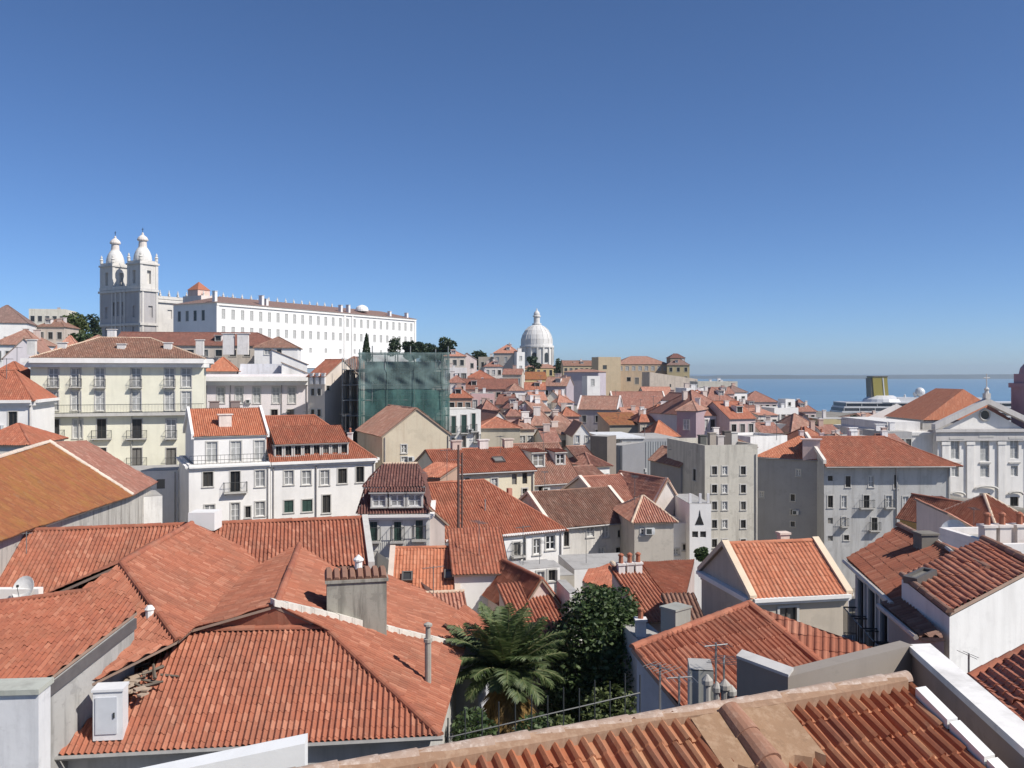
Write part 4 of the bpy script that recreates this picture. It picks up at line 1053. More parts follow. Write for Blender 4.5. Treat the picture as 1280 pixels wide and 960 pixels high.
# ------------------------------------------------------------------ the big left roof with its valleys
def roofset(name, label, cat, loc):
    return thing(name, label, cat, loc)
def pxface(pl, pts): return [hit(u, v, pl) for u, v in pts]

TR = thing('tiled_house', 'large old house under the sprawling red tiled roofs with hips and valleys on the left', 'house', V(-12, 38, -22))
rb = MB(); um = plaster((0.32, 0.22, 0.165), 0.5)
near = dict(ns=6, amp=0.092, pitch=0.20, course=0.40, step=0.012, jit=0.005)
A1, B1_, B2_, A2 = V(-12.35, 34.6, -10.05), V(-7.4, 35.1, -10.1), V(-2.48, 30.55, -12.5), V(-15.2, 28.9, -12.5)
tile_face(rb, [A2, B2_, B1_, A1], V(0.1, -1, -0.5), **near)                       # front slope
E2 = V(-2.15, 40.2, -12.5)
RF_pl = plane3(B2_, E2, V(-9.25, 34.8, -9.12))
R2a, R2b = V(-9.25, 34.8, -9.12), V(-11.3, 47.3, -9.12)
tile_face(rb, [B2_, E2, R2a, B1_], V(1, 0, -0.49), **near)                        # right slope
tile_face(rb, [E2, V(-2.5, 47.6, -12.5), R2b, R2a], V(1, 0.16, -0.4), **near)     # right slope beyond the coping
Vn, Hh = V(-12.3, 32.9, -9.95), V(-10.2, 34.85, -10.02)
tile_face(rb, [R2a, R2b, V(-12.75, 42.6, -9.66), V(-12.35, 34.2, -9.9)], V(-1, -0.1, -0.25), **near)   # slope in shade
for tri in ((R2a, V(-12.35, 34.2, -9.9), A1), (R2a, A1, Hh), (R2a, Hh, B1_)):
    tri = [p + V(0, 0, .03) for p in tri]
    nn_ = (tri[1] - tri[0]).cross(tri[2] - tri[0]); nn_.normalize()
    rb.face(tri, 0, [(p.x, p.z * 1.2) for p in tri])
R1a, R1b = V(-16.0, 36.4, -7.83), V(-16.6, 46.0, -7.83)
tile_face(rb, [V(-12.2, 32.6, -9.85), V(-12.5, 46.2, -9.8), R1b, R1a], V(1, 0, -0.5), **near)         # bright slope
tile_face(rb, [R1a, V(-12.25, 32.7, -9.85), V(-15.0, 30.0, -10.9), V(-19.5, 33.5, -10.2)], V(-0.5, -1, -0.5), **near)
MRl, MRr = V(-30, 44.8, -8.2), V(-8.45, 50.0, -8.2)
sl = V(0.24, -1, 0).normalized()
dn = lambda p, d, k: p + sl * d + V(0, 0, -k * d)
tile_face(rb, [dn(MRl, 13, 0.36), dn(MRr + V(-8.0, -1.94, 0), 13, 0.36), MRr + V(-8.0, -1.94, 0), MRl], sl + V(0, 0, -0.36), **near)
tile_face(rb, [dn(MRr + V(-8.0, -1.94, 0), 4.6, 0.36), dn(MRr, 4.6, 0.36), MRr, MRr + V(-8.0, -1.94, 0)], sl + V(0, 0, -0.36), **near)
tile_face(rb, [MRr, MRl, MRl - sl * 7 + V(0, 0, -3.2), MRr - sl * 7 + V(0, 0, -3.2)], -sl + V(0, 0, -0.45), flat=True)
tile_face(rb, [R1b, R1a, V(-20.5, 36.4, -9.8), V(-20.5, 46.5, -9.8)], V(-1, 0, -0.45), **near)
TRr = rb.build('roof', [tiles('clay', 0.20, 0.40), um], TR)
rg = MB()
for a, b in ((A1, B1_), (B1_, B2_), (R2a, R2b), (R1a, R1b), (R1a, V(-12.3, 32.7, -9.85)), (MRl, MRr)): ridge_run(rg, a + V(0, 0, .05), b + V(0, 0, .05), 0.15)
rg.build('ridge', [tiles('red', 0.22, 0.4)], TRr)
# white coping running down the right slope
cb = MB(); p0, p1 = V(-9.4, 34.85, -9.0), V(-2.25, 40.1, -12.35)
dd = (p1 - p0); sd = V(-dd.y, dd.x, 0).normalized()
k = 16
for i in range(k):
    a, b = p0 + dd * (i / k), p0 + dd * ((i + 0.97) / k)
    w_ = 0.2 + 0.03 * random.random()
    cb.obox(a - sd * w_ - V(0, 0, 0.12), sd * 2 * w_, b - a, V(0, 0, 0.24 + 0.05 * random.random()))
cb.build('coping', [plaster((0.72, 0.68, 0.60), 0.5, scale=3)], TR)
# walls under the eaves
wb = MB()
def wallq(a, b, h, t=0.0): wb.face([V(a.x, a.y, a.z - h), V(b.x, b.y, b.z - h), b, a])
fa, fb_, fc, fd = A2 + V(0.3, 0.45, 0.0), B2_ + V(-0.4, 0.5, 0.0), E2 + V(-0.4, 0.2, 0), V(-2.9, 47.4, -12.5)
for a, b in ((fa, fb_), (fb_, fc), (fc, fd)): wallq(a, b, 11)
ge = MRr + V(-0.15, 0, -0.1)
for a, b in ((V(-2.9, 47.4, -12.5), V(-8.6, 56.6, -11.4)), (V(-8.6, 56.6, -11.4), V(-31, 51.5, -11.4)), (V(-15.0, 29.4, -12.3), V(-15.6, 33, -11.0)), (V(-30, 51.5, -11.4), V(-30, 33, -12.8))): wallq(a, b, 11)
# gable end on the right of the back roof
g1, g2 = dn(MRr, 4.7, 0.36), MRr - sl * 7 + V(0, 0, -3.2)
wb.face([V(g1.x, g1.y, -22), V(g2.x, g2.y, -22), g2, ge, g1])
wb.obox(V(g1.x, g1.y, g1.z - 0.2), V(0.32, 0.07, 0), MRr - g1 + V(0.0, 0, 0), V(0, 0, 0.42))
wb.build('wall', [plaster((0.52, 0.50, 0.46), 0.5)], TR)
gb = MB(); gb.tube([A2 + V(0.1, -0.1, -0.03), B2_ + V(0.1, -0.1, -0.03)], 0.08, 6); gb.build('gutter', [plain('zinc_pipe', (0.33, 0.32, 0.30), 0.5)], TR)
GROUND.append((-10, 40, -21.0, 9)); GROUND.append((-20, 42, -21, 8))
# chimney block
ck = MB(); pc = V(-6.6, 37.6, -10.7)
ck.box(pc - V(0, 0, 0.6), (2.45, 1.5, 2.6), 0.22, 0)
ck.box(pc + V(0, 0, 2.003), (2.6, 1.65, 0.12), 0.22, 0)
for i in range(8):
    for j in range(2):
        e1, e2 = V(math.cos(.22), math.sin(.22), 0), V(-math.sin(.22), math.cos(.22), 0)
        q = pc + e1 * (-1.15 + i * 0.32) + e2 * (-0.75 if j == 0 else 0.75) + V(0, 0, 2.13)
        ck.tube([q, q + e2 * (0.75 if j == 0 else -0.75) + V(0, 0, 0.20 + 0.08 * random.random())], 0.15, 6, 1)
ck.build('chimney', [plaster((0.34, 0.32, 0.27), 0.9, (0.06, 0.055, 0.045), 2.2), tiles('brown', flat=True)], TRr)
mb = MB(); mb.lathe([(0.16, 0), (0.16, 0.3), (0.22, 0.35), (0.22, 0.42), (0.02, 0.6)], pc + V(0.1, 0, 2.4), 10); mb.build('chimney_cowl', [WHITE()], TRr)
# tall flue pipe
fp = P(535, 853, 33.6); mb = MB()
pl = plane3(B2_, E2, R2a); fp = hit(535, 852, pl)
hh = 2.15
mb.tube([fp - V(0, 0, 0.3), fp + V(0, 0, hh * 0.72)], 0.13, 10); mb.tube([fp + V(0, 0, hh * 0.72), fp + V(0, 0, hh * 0.78)], 0.17, 10); mb.tube([fp + V(0, 0, hh * 0.78), fp + V(0, 0, hh)], 0.10, 10)
mb.lathe([(0.1, 0), (0.17, 0.02), (0.17, 0.10), (0.05, 0.16)], fp + V(0, 0, hh), 10)
mb.build('flue_pipe', [plaster((0.40, 0.37, 0.32), 0.5)], TRr)
# white vents on the roof ridge crossings
for u, v, s in ((188, 763, 0.3), (232, 653, 0.0)):
    pass
wv = MB(); q = hit(187, 768, plane3(R1a, V(-12.25, 32.7, -9.85), V(-15.0, 30.0, -10.9))); wv.lathe([(0.16, -0.2), (0.16, 0.15), (0.2, 0.2), (0.1, 0.34)], q, 8); wv.build('roof_vent', [WHITE()], TRr)
wc = MB(); q = V(-17.0, 46.6, -8.3); wc.obox(q, V(1.35, 0.1, 0), V(0.0, 1.2, 0), V(0, 0, 0.95)); wc.build('white_chimney', [WHITE()], TRr)

# white cabinet on the lower left corner of that roof
CBN = thing('rooftop_cabinet', 'tall white metal cabinet standing on the lower left corner of the red roof', 'cabinet', V(-12.4, 27.9, -13.1))
m = MB(); c0 = hit(116, 931, plane3(A1, B1_, B2_)) + V(0, 0, 0.12); e = V(0.94, 0.12, 0); f = V(-0.10, 0.66, 0)
m.obox(c0, e, f, V(0, 0, 1.62)); m.obox(c0 - V(0.04, 0.05, -1.623), e * 1.08, f * 1.12, V(0, 0, 0.08))
m.build('body', [plain('white_enamel', (0.76, 0.76, 0.76), 0.4, var=0.05)], CBN)
m = MB(); q = c0 + e * 0.09 + V(0.006, -0.035, 0.22)
m.obox(q, e * 0.72, V(0, 0.03, 0), V(0, 0, 1.22)); m.build('door', [plain('grey_enamel', (0.60, 0.62, 0.65), 0.4, var=0.05)], CBN)
m = MB(); m.obox(c0 + e * 0.7 + V(0, -0.07, 0.75), e * 0.05, V(0, 0.033, 0), V(0, 0, 0.18)); m.build('handle', [METAL()], CBN)
m = MB()
for k in (0.06, 0.86): m.obox(c0 + e * k + f * 0.1 + V(0, 0, -0.25), e * 0.08, f * 0.8, V(0, 0, 0.247))
m.build('foot', [METAL()], CBN)
# heap of broken timber and tiles in the gutter
HP = thing('debris_heap', 'heap of broken timber and tile shards in the valley beside the white cabinet', 'debris', V(-12.9, 31.0, -11.6))
m = MB()
for i in range(13):
    q = V(-13.2 + random.uniform(-0.5, 0.6), 32.2 + random.uniform(-0.9, 1.0), -11.1 + random.uniform(-0.1, 0.3))
    d = V(random.uniform(-1, 1), random.uniform(-1, 1), random.uniform(-0.3, 0.5)).normalized() * random.uniform(0.5, 1.2)
    m.tube([q, q + d], random.uniform(0.04, 0.08), 4, r2=0.04)
m.build('timber', [plain('rotten_wood', (0.16, 0.13, 0.10), 0.9)], HP)
m = MB()
for i in range(22):
    q = V(-13.3 + random.uniform(-0.6, 0.5), 31.9 + random.uniform(-1.2, 1.2), -11.2 + random.uniform(-0.15, 0.25))
    m.box(q, (random.uniform(.15, .4), random.uniform(.15, .4), 0.06), random.uniform(0, 3))
m.build('shards', [plaster((0.42, 0.33, 0.25), 0.4)], HP)

# ------------------------------------------------------------------ near left house
NL = thing('tiled_house', 'near house at the left edge with a red tiled roof above a stained grey wall', 'house', V(-20, 32, -20))
KN = 1.45
pl = plane3(V(-10.8, 24.5, -5.89) * KN, V(-10.28, 19.5, -6.78) * KN, V(-14.3, 24.0, -6.30) * KN)
q = pxface(pl, ((152, 733), (171, 765), (55, 853))); far_l = V(-18.5, 23.6, 0) * KN; near_l = V(-17.5, 17.6, 0) * KN
zp = lambda p: (pl[1].dot(pl[0]) - pl[1].x * p.x - pl[1].y * p.y) / pl[1].z
fl = V(far_l.x, far_l.y, zp(far_l)); nl = V(near_l.x, near_l.y, zp(near_l))
rb = MB(); tile_face(rb, [q[2], q[1], q[0], fl, nl], V(0.12, -1, -0.3), ns=6, amp=0.085, pitch=0.20, course=0.4, jit=0.006)
nroof = rb.build('roof', [tiles('red', 0.20, 0.4), um], NL)
wb = MB()
a, b, c = q[2] + V(-0.05, 0.1, -0.16), q[1] + V(-0.05, -0.1, -0.16), V(-16, 39.0, -10.0)
D_ = lambda p, z: V(p.x, p.y, z)
wb.face([D_(a, -20), D_(b, -20), b, a]); wb.face([D_(b, -20), D_(q[0], -20), q[0] - V(0, 0, .2), b])
wb.face([D_(nl, -20), D_(a, -20), a, nl - V(0, 0, .2)])
wb.build('wall', [plaster((0.40, 0.39, 0.37), 0.85, (0.13, 0.13, 0.12), 2.0)], NL)
m = MB(); m.obox(a + V(0.02, 0, -0.42), b - a, V(0.07, 0, 0), V(0, 0, 0.38)); m.build('eave_shade_strip', [plain('eave_shade', (0.12, 0.11, 0.11), 0.7)], NL)  # dark strip below the eave, its shadow put into the colour
rg = MB(); ridge_run(rg, q[0] + V(0, 0, .03), fl + V(0, 0, .03), 0.13); rg.build('ridge', [tiles('red', 0.22, 0.4)], nroof)
GROUND.append((-20, 32, -19, 4))
WL = thing('parapet_wall', 'patchy whitewashed parapet in the lower left corner', 'wall', V(-19, 27, -18))
m = MB(); m.obox(V(-24.0, 26.3, -19), V(9.55, 0.8, 0), V(-0.1, 0.9, 0), V(0, 0, 9.2)); m.build('wall', [plaster((0.70, 0.70, 0.70), 0.5, (0.36, 0.36, 0.37), 1.5)], WL)
m = MB(); m.obox(V(-24.05, 26.2, -9.797), V(9.65, 0.82, 0), V(-0.1, 1.1, 0), V(0, 0, 0.16)); m.build('coping', [plaster((0.45, 0.46, 0.40), 0.5)], WL)
dish('white satellite dish on the parapet at the left edge', P(33, 748, 38.8), 0.5, 190, 25, 0.4)
antenna('thin aerial standing on the red roof near the left edge', P(33, 720, 44), 2.2, 0.4, 5, 0.5)
wt = thing('terrace_parapet', 'short white terrace wall beside the dish at the left edge', 'wall', P(10, 760, 38.5))
m = MB(); p = P(-40, 737, 38.5); m.obox(V(p.x, p.y, p.z - 2), V(3.0, 0.1, 0), V(0, 0.4, 0), V(0, 0, 2.0)); m.build('wall', [WHITE()], wt)

# bright white ledge at the bottom edge
LG = thing('terrace_ledge', 'bright white terrace ledge at the bottom edge below the big red roof', 'ledge', V(-4, 14, -9))
m = MB(); a, b = P(150, 978, 15.0), P(381, 945, 15.6)
m.obox(a - V(0, 0, 3.0), b - a + V(0, 0, 0.22), V(-0.05, 0.45, 0), V(0, 0, 3.0)); m.build('wall', [plaster((0.80, 0.80, 0.78), 0.12)], LG)
m = MB(); m.obox(b + V(-0.55, -0.03, -0.2), V(0.24, 0.01, 0), V(0, 0.028, 0), V(0, 0, 0.10)); m.build('vent_slot', [plain('grey_enamel', (0.5, 0.5, 0.5), 0.5)], LG)

# ------------------------------------------------------------------ mossy orange roof on the left
OR = thing('tiled_house', 'broad house with a mossy orange hipped roof in front of the yellow block', 'house', V(-36, 66, -20))
ap = P(61, 553, 68); ln = P(-30, 600, 50); ln.z = ap.z + 0.15; cn = P(166, 620, 69)
pl = plane3(ap, ln, cn)
f1 = pxface(pl, ((166, 620), (122, 641), (36, 663)))
low = hit(-60, 700, pl)
rb = MB(); dnv = V(0.8, -0.75, 0); n_ = pl[1] if pl[1].z > 0 else -pl[1]; dv = V(n_.x, n_.y, 0).normalized()
ext = hit(-80, 660, pl)
tile_face(rb, [ap, cn, f1[2], low, ln], dv + V(0, 0, -math.hypot(n_.x, n_.y) / n_.z), ns=4, flat=False, pitch=0.22)
pl2 = plane3(ap, cn, P(197, 604, 77)); f2 = [hit(u, v, pl2) for u, v in ((197, 603), (107, 551))]
n2 = pl2[1] if pl2[1].z > 0 else -pl2[1]; dv2 = V(n2.x, n2.y, 0).normalized()
tile_face(rb, [ap, cn, f2[0], f2[1]], dv2 + V(0, 0, -math.hypot(n2.x, n2.y) / n2.z), ns=4, pitch=0.22, mi=2)
# slope on the far left
tile_face(rb, [ap, ln, ln + V(-9, 4, -5), ap + V(-9, 4, -5)], V(-1, 0.4, -0.5), flat=True)
orr = rb.build('roof', [tiles('moss', 0.22, 0.38), um, tiles('faded', 0.22, 0.38)], OR)
rg = MB(); ridge_run(rg, ap + V(0, 0, .1), cn + V(0, 0, .1), 0.2, 0.5); rg.build('ridge', [plaster((0.66, 0.55, 0.45), 0.4)], orr); rg = MB(); ridge_run(rg, ap + V(0, 0, .05), ln + V(0, 0, .05), 0.17, 0.5)
rg.build('ridge', [plaster((0.66, 0.55, 0.45), 0.4)], orr)
wb = MB()
ins = V(-0.5, 0.35, -0.25)
e0, e1, e2 = f1[2] + ins, cn + V(-0.45, 0.0, -0.25), f2[0] + V(-0.5, -0.2, -0.25)
for a, b in ((low + ins, e0), (e0, e1), (e1, e2), (e2, e2 + V(-12, 3, 0))): wb.face([D_(a, -21), D_(b, -21), b, a])
wb.build('wall', [plaster((0.50, 0.47, 0.42), 0.95, (0.10, 0.085, 0.07), 1.5)], OR)  # heavy dirt: real stains plus the eave's shadow painted into the plaster
GROUND.append((-36, 66, -19.5, 7))
dm = MB(); p = P(-22, 662, 52); dm.obox(V(p.x, p.y, p.z - 1.0), V(2.6, 0.3, 0), V(-0.2, 2.2, 0), V(0, 0, 1.9)); dm.build('dormer', [plaster((0.50, 0.45, 0.36), 0.7)], OR)
dm = MB(); p = P(-25, 640, 51.8)
for i in range(6): dm.tube([p + V(i * 0.48, -0.1 + i * .04, 0.25), p + V(i * 0.48, 2.0, 0.5)], 0.22, 6)
dm.build('dormer_roof', [tiles('brown', flat=True)], OR)
for i, u in enumerate((88, 124)): pass
house('low white lean-to with stained walls behind the mossy orange roof', 165, 203, 622, 74, rot=30, D=4, h=8, roof='flat', wall=(0.72, 0.70, 0.66), tile='dusty', dirt=0.6)
sh = house('small white annex with a sloping roof left of the bright white house', 150, 222, 590, 92, rot=18, D=6, h=9, roof='flat', wall=WHT, tile='dusty', dirt=0.2, wins=[(201, 605, 10, 12, 'hole')])
hr = house('red tiled roof corner at the left edge beside the mossy orange roof', -40, 36, 556, 80, rot=6, D=8, h=10, roof='hip', rise=1.6, wall=(0.66, 0.62, 0.55), tile='red')

# ------------------------------------------------------------------ centre: small orange roofs behind the chimney
O1 = house('white house with a plain orange roof and two roof windows behind the big chimney', 486, 572, 750, 50, rot=4, amp=0.045, D=7.0, h=8, roof='gable', rise=2.2, wall=WHT, tile='orange', cornice=0.25, dirt=0.15, verge=(0.6, 0.5, 0.42))
eu = (O1.inn + V(0, 0, 2.2 / 3.5)).normalized()
skylight(O1.root, O1.loc(O1.L * 0.17, 1.0, O1.ze + 0.72), O1.ex, eu, 0.62, 0.75); skylight(O1.root, O1.loc(O1.L * 0.80, 1.1, O1.ze + 0.80), O1.ex, eu, 0.55, 0.7)
O2 = house('white cottage with a small square orange-red roof between two white walls', 568, 634, 716, 51, rot=8, amp=0.055, D=4.0, h=8, roof='shed', rise=1.7, wall=WHT, tile='red', dirt=0.1)
O3 = house('big blank white wall with two window boxes under the large red hipped roof', 602, 700, 716, 57, rot=18, D=2.6, h=12, roof='flat', wall=WHT, tile='dusty', dirt=0.18, wins=[(645, 726, 8, 14, 'white', 0.4), (676, 722, 8, 16, 'shut'), (690, 719, 6, 14, 'dark')])
m = MB(); m.obox(O2.loc(1.4, -1.4, O2.ze - 2.6), O2.ex * 0.35, O2.ex * 2.8 + V(0, 0, 1.9), V(0, 0, 0.25)); m.obox(O2.loc(1.4, -1.4, O2.ze - 6.5), O2.ex * 0.35, O2.ex * 2.8 + V(0, 0, 1.9), V(0, 0, 3.9)) ; 
m.build('stair_wall', [plaster((0.72, 0.50, 0.42), 0.2)], O2.root)
house('low salmon tiled roofs below the white house with two roof windows', 500, 585, 790, 44, rot=10, D=6, h=5, roof='gable', rise=1.1, wall=(0.68, 0.66, 0.66), tile='salmon', ridges='mortar')
house('little grey-blue shed with a clay roof beside the flue pipe', 560, 598, 806, 42, rot=-12, D=3.0, h=4, roof='shed_r', rise=1.0, wall=(0.55, 0.56, 0.60), tile='clay')
house('small red roof between the palm and the white wall', 652, 700, 762, 47, rot=24, D=5, h=6, roof='gable_f', rise=1.5, wall=(0.62, 0.5, 0.44), tile='red')
house('low red roof with tiles askew behind the palm fronds', 650, 706, 792, 44, rot=14, D=4.5, h=5, roof='shed', rise=1.3, wall=(0.66, 0.5, 0.42), tile='red')
house('slim white chimney-like house end between the palm and the dark tree', 712, 724, 742, 46, rot=10, D=3, h=6, roof='flat', wall=WHT, tile='dusty')
house('grey rubble garden house left of the red roofs above the dark tree', 665, 718, 722, 60, rot=14, D=5, h=7, roof='flat', wall=(0.46, 0.42, 0.35), tile='dusty', dirt=0.7, wins=[(690, 735, 8, 8, 'hole')])
house('white low courtyard house with rounded top above the dark tree', 718, 800, 712, 62, rot=10, D=5, h=7, roof='flat', wall=WHT, tile='dusty', dirt=0.3, wins=[(737, 699, 7, 8, 'hole')])

# red roofs above the dark tree
RR = thing('tiled_house', 'house with red roofs divided by a pale ridge just above the dark tree', 'house', V(6, 50, -20))
r0, r1 = P(765, 705, 53), P(802, 747, 47.5)
re = P(868, 700, 55); rl_ = P(866, 734, 51); 
pl = plane3(r0, r1, rl_)
rb = MB()
pa = [r0, r1, hit(858, 742, pl), hit(868, 700, pl)]
tile_face(rb, pa, V(0.75, -0.75, -0.5), ns=4)
pl3 = plane3(r0, r1, P(733, 722, 49)); pb_ = [r0, r1, hit(772, 752, pl3), hit(728, 726, pl3), hit(735, 712, pl3)]
tile_face(rb, pb_, V(-0.7, -0.7, -0.45), ns=4)
RRr = rb.build('roof', [tiles('red'), um], RR)
rg = MB(); ridge_run(rg, r0 + V(0, 0, .06), r1 + V(0, 0, .06), 0.2, 0.45); rg.build('ridge', [plaster((0.70, 0.55, 0.40), 0.4)], RRr)
wb = MB()
for a, b in ((pb_[3], pb_[2]), (pb_[2], r1), (r1, pa[2]), (pa[2], pa[3]), (pa[3], pb_[4]), (pb_[4], pb_[3])): wb.face([D_(a, -22), D_(b, -22), b - V(0, 0, .1), a - V(0, 0, .1)])
wb.build('wall', [plaster((0.45, 0.36, 0.32), 0.4)], RR); GROUND.append((7, 51, -19.5, 4))
H_ = house('tiny red roof with a row of pale pots in front of the pale-ridged roofs', 808, 846, 775, 43, rot=18, D=4, h=6, roof='shed', rise=1.6, wall=(0.58, 0.5, 0.46), tile='clay')
for k in (0.2, 0.5, 0.8): chimney(H_.roof, H_.loc(H_.L * k, 3.6, H_.ze + 1.2), 0.35, 0.35, 0.7, 0.2, (0.76, 0.72, 0.68), pots=1)
H_ = house('white-plastered hut with a round dark hole near the grey chimney', 798, 832, 800, 40, rot=10, D=2.4, h=5, roof='flat', wall=(0.74, 0.70, 0.68), tile='dusty', wins=[(812, 812, 7, 7, 'hole')], dirt=0.3)
chimney(H_.wall, H_.loc(0.3, 0.6, H_.ze), 0.45, 0.45, 0.7, 0, (0.78, 0.76, 0.74), pots=1)
house('row of narrow brown roof strips beside the ochre gable wall', 846, 880, 786, 38, rot=8, D=1.6, h=4, roof='shed', rise=0.9, wall=(0.5, 0.4, 0.33), tile='brown')

# ------------------------------------------------------------------ right side of the foreground
NR = house('house with a bright new orange roof and cream verge over an ochre gable', 940, 1060, 747, 38, rot=11, amp=0.045, D=5.4, h=8, roof='gable', rise=1.75, wall=(0.52, 0.45, 0.36), tile='orange', verge=(0.68, 0.55, 0.40), dirt=0.35, cornice=0.3,
           wins=[(985, 768, 22, 18, 'dark')], over=0.15)
chimney(NR.roof, NR.loc(NR.L * 0.72, 3.4, NR.ze + 1.4), 0.45, 0.4, 0.6, NR.ang, (0.75, 0.6, 0.5))
house('grey-mauve blank house wall in shade below the new orange roof', 1010, 1061, 749, 38.9, rot=11, D=0.3, h=7, roof='flat', wall=(0.48, 0.46, 0.50), tile='dusty')

# hipped roof in the right foreground
HR_ = thing('tiled_house', 'house with a rough orange-red hipped roof and grey chimney beside the dark tree', 'house', V(5, 22, -15))
RN, RFp = V(2.97, 22, -6.82), V(6.70, 25.2, -6.57)
pl = plane3(RN, RFp, V(3.9, 20.5, -7.74))
q = pxface(pl, ((850, 884), (1026, 831))); n_ = pl[1] if pl[1].z > 0 else -pl[1]; dv = V(n_.x, n_.y, 0).normalized(); ks = math.hypot(n_.x, n_.y) / n_.z
v1 = RN + (q[0] - RN) * 1.5; v2 = RFp + (q[1] - RFp) * 1.7
rb = MB(); tile_face(rb, [RN, v1, v2, RFp], dv + V(0, 0, -ks), ns=6, amp=0.09, jit=0.008, pitch=0.20)
p3 = P(1088, 808, 23.5); pl4 = plane3(RFp, q[1], p3); v3 = RFp + (p3 - RFp) * 1.02
n4 = pl4[1] if pl4[1].z > 0 else -pl4[1]; dv4 = V(n4.x, n4.y, 0).normalized()
tile_face(rb, [RFp, v2, v3 + (v2 - q[1]) * 0.8, v3], dv4 + V(0, 0, -math.hypot(n4.x, n4.y) / n4.z), ns=6, pitch=0.20, amp=0.03)
back = V(-0.55, 0.83, 0)
hrr = rb.build('roof', [tiles('clay', 0.22), um], HR_)
rg = MB(); ridge_run(rg, RFp + V(0, 0, .05), v2 + V(0, 0, .05), 0.13); ridge_run(rg, RN + V(0, 0, .03), RFp + V(0, 0, .03), 0.11); rg.build('ridge', [tiles('red', 0.22)], hrr)
wb = MB()
for a, b in ((RN + V(.12, 0, -.12), v1 + V(.1, .1, -.12)), (v1 + V(.1, .1, -.12), v2 + V(-.1, .1, -.12)), (v2 + V(-.1, .1, -.12), v3 + V(-.1, 0, -.12)), (v3 + V(-.1, 0, -.12), RFp + V(0, 0, -.12)), (RFp + V(0, 0, -.12), RN + V(.12, 0, -.12))):
    wb.face([D_(a, -16), D_(b, -16), b, a])
wb.build('wall', [plaster((0.46, 0.46, 0.48), 0.4)], HR_); GROUND.append((6, 23, -15.3, 4))
ck = MB(); p = V(4.35, 23.6, -7.1); ck.box(p - V(0, 0, .3), (0.62, 0.5, 1.15), 0.7, 0); ck.box(p + V(0, 0, .853), (0.68, 0.56, 0.05), 0.7, 0); ck.build('chimney', [plaster((0.33, 0.33, 0.29), 0.7)], hrr)

# parapet walls and the near roof
PW = thing('parapet_wall', 'brown-grey rendered parapet across the lower right with a stepped end', 'wall', V(6, 16, -10))
m = MB(); a, b = P(985, 846, 15.0), P(1141, 806, 16.75); b.z = a.z; c = P(921, 823, 16.0); c.z = a.z
dpt = 5.0
m.obox(V(a.x, a.y, a.z - dpt), b - a, V(-0.12, 0.28, 0), V(0, 0, dpt))
m.obox(V(c.x, c.y, c.z - dpt), (a - c), V(0.14, 0.30, 0), V(0, 0, dpt - 0.012))
m.build('wall', [plaster((0.27, 0.235, 0.20), 0.35)], PW)
m = MB(); m.obox(c + V(-0.02, -0.03, 0.003), (a - c) * 1.02, V(0.2, 0.36, 0), V(0, 0, 0.05)); m.build('coping', [plaster((0.55, 0.53, 0.50), 0.4)], PW)
WW = thing('parapet_wall', 'long wall with a bright white top running down to the lower right corner', 'wall', V(7.4, 14, -10))
m = MB(); p0 = P(1138, 806, 16.8); p1 = P(1300, 949, 11.8); p1.z = p0.z
m.obox(V(p0.x, p0.y, p0.z - 5), (p1 - p0) * 1.6, V(0.36, 0.05, 0), V(0, 0, 4.88)); m.build('wall', [plaster((0.36, 0.28, 0.24), 0.45)], WW)
m = MB(); m.obox(V(p0.x - 0.05, p0.y + 0.02, p0.z - 0.117), (p1 - p0) * 1.6, V(0.46, 0.06, 0), V(0, 0, 0.12)); m.build('coping', [plaster((0.78, 0.755, 0.715), 0.45)], WW)

NRF = thing('tiled_house', 'nearest roof across the lower right with old curved tiles and a mortared ridge', 'house', V(3, 10, -9))
RL, RR_ = V(-1.9, 11.72, -4.70), V(6.02, 13.60, -4.70)
RL = V(*P(430, 966, 10.55)); zr = RL.z
RRp = P(1132, 851, 1); RRp = RRp * (zr / RRp.z)
rd = (RRp - RL).normalized(); sdv = V(rd.y, -rd.x, 0).normalized(); S_ = sdv + V(0, 0, -0.46)
def nr(a, d, lift=0.0): return RL + rd * a + S_ * d + V(0, 0, lift)
Lr = (RRp - RL).length
rb = MB()
tile_face(rb, [nr(-4, 0), nr(-4, 6), nr(Lr, 6), nr(Lr, 0)], S_, pitch=0.20, course=0.46, amp=0.10, ns=10, step=0.03, jit=0.012)
bk = -sdv + V(0, 0, -0.46)
tile_face(rb, [nr(Lr, 0), nr(-4, 0), nr(-4, 0) + bk * 1.2, nr(Lr, 0) + bk * 1.2], bk, pitch=0.20, course=0.46, amp=0.09, ns=6, jit=0.012)
nroof = rb.build('roof', [tiles('old', 0.20, 0.46), um], NRF)
rg = MB(); ridge_run(rg, nr(-4, 0.0, 0.06), nr(Lr, 0.0, 0.06), 0.12, 0.47, n=9); 
ridge_o = rg.build('ridge', [plaster((0.38, 0.27, 0.205), 0.85, (0.64, 0.55, 0.47), 7.0)], nroof)
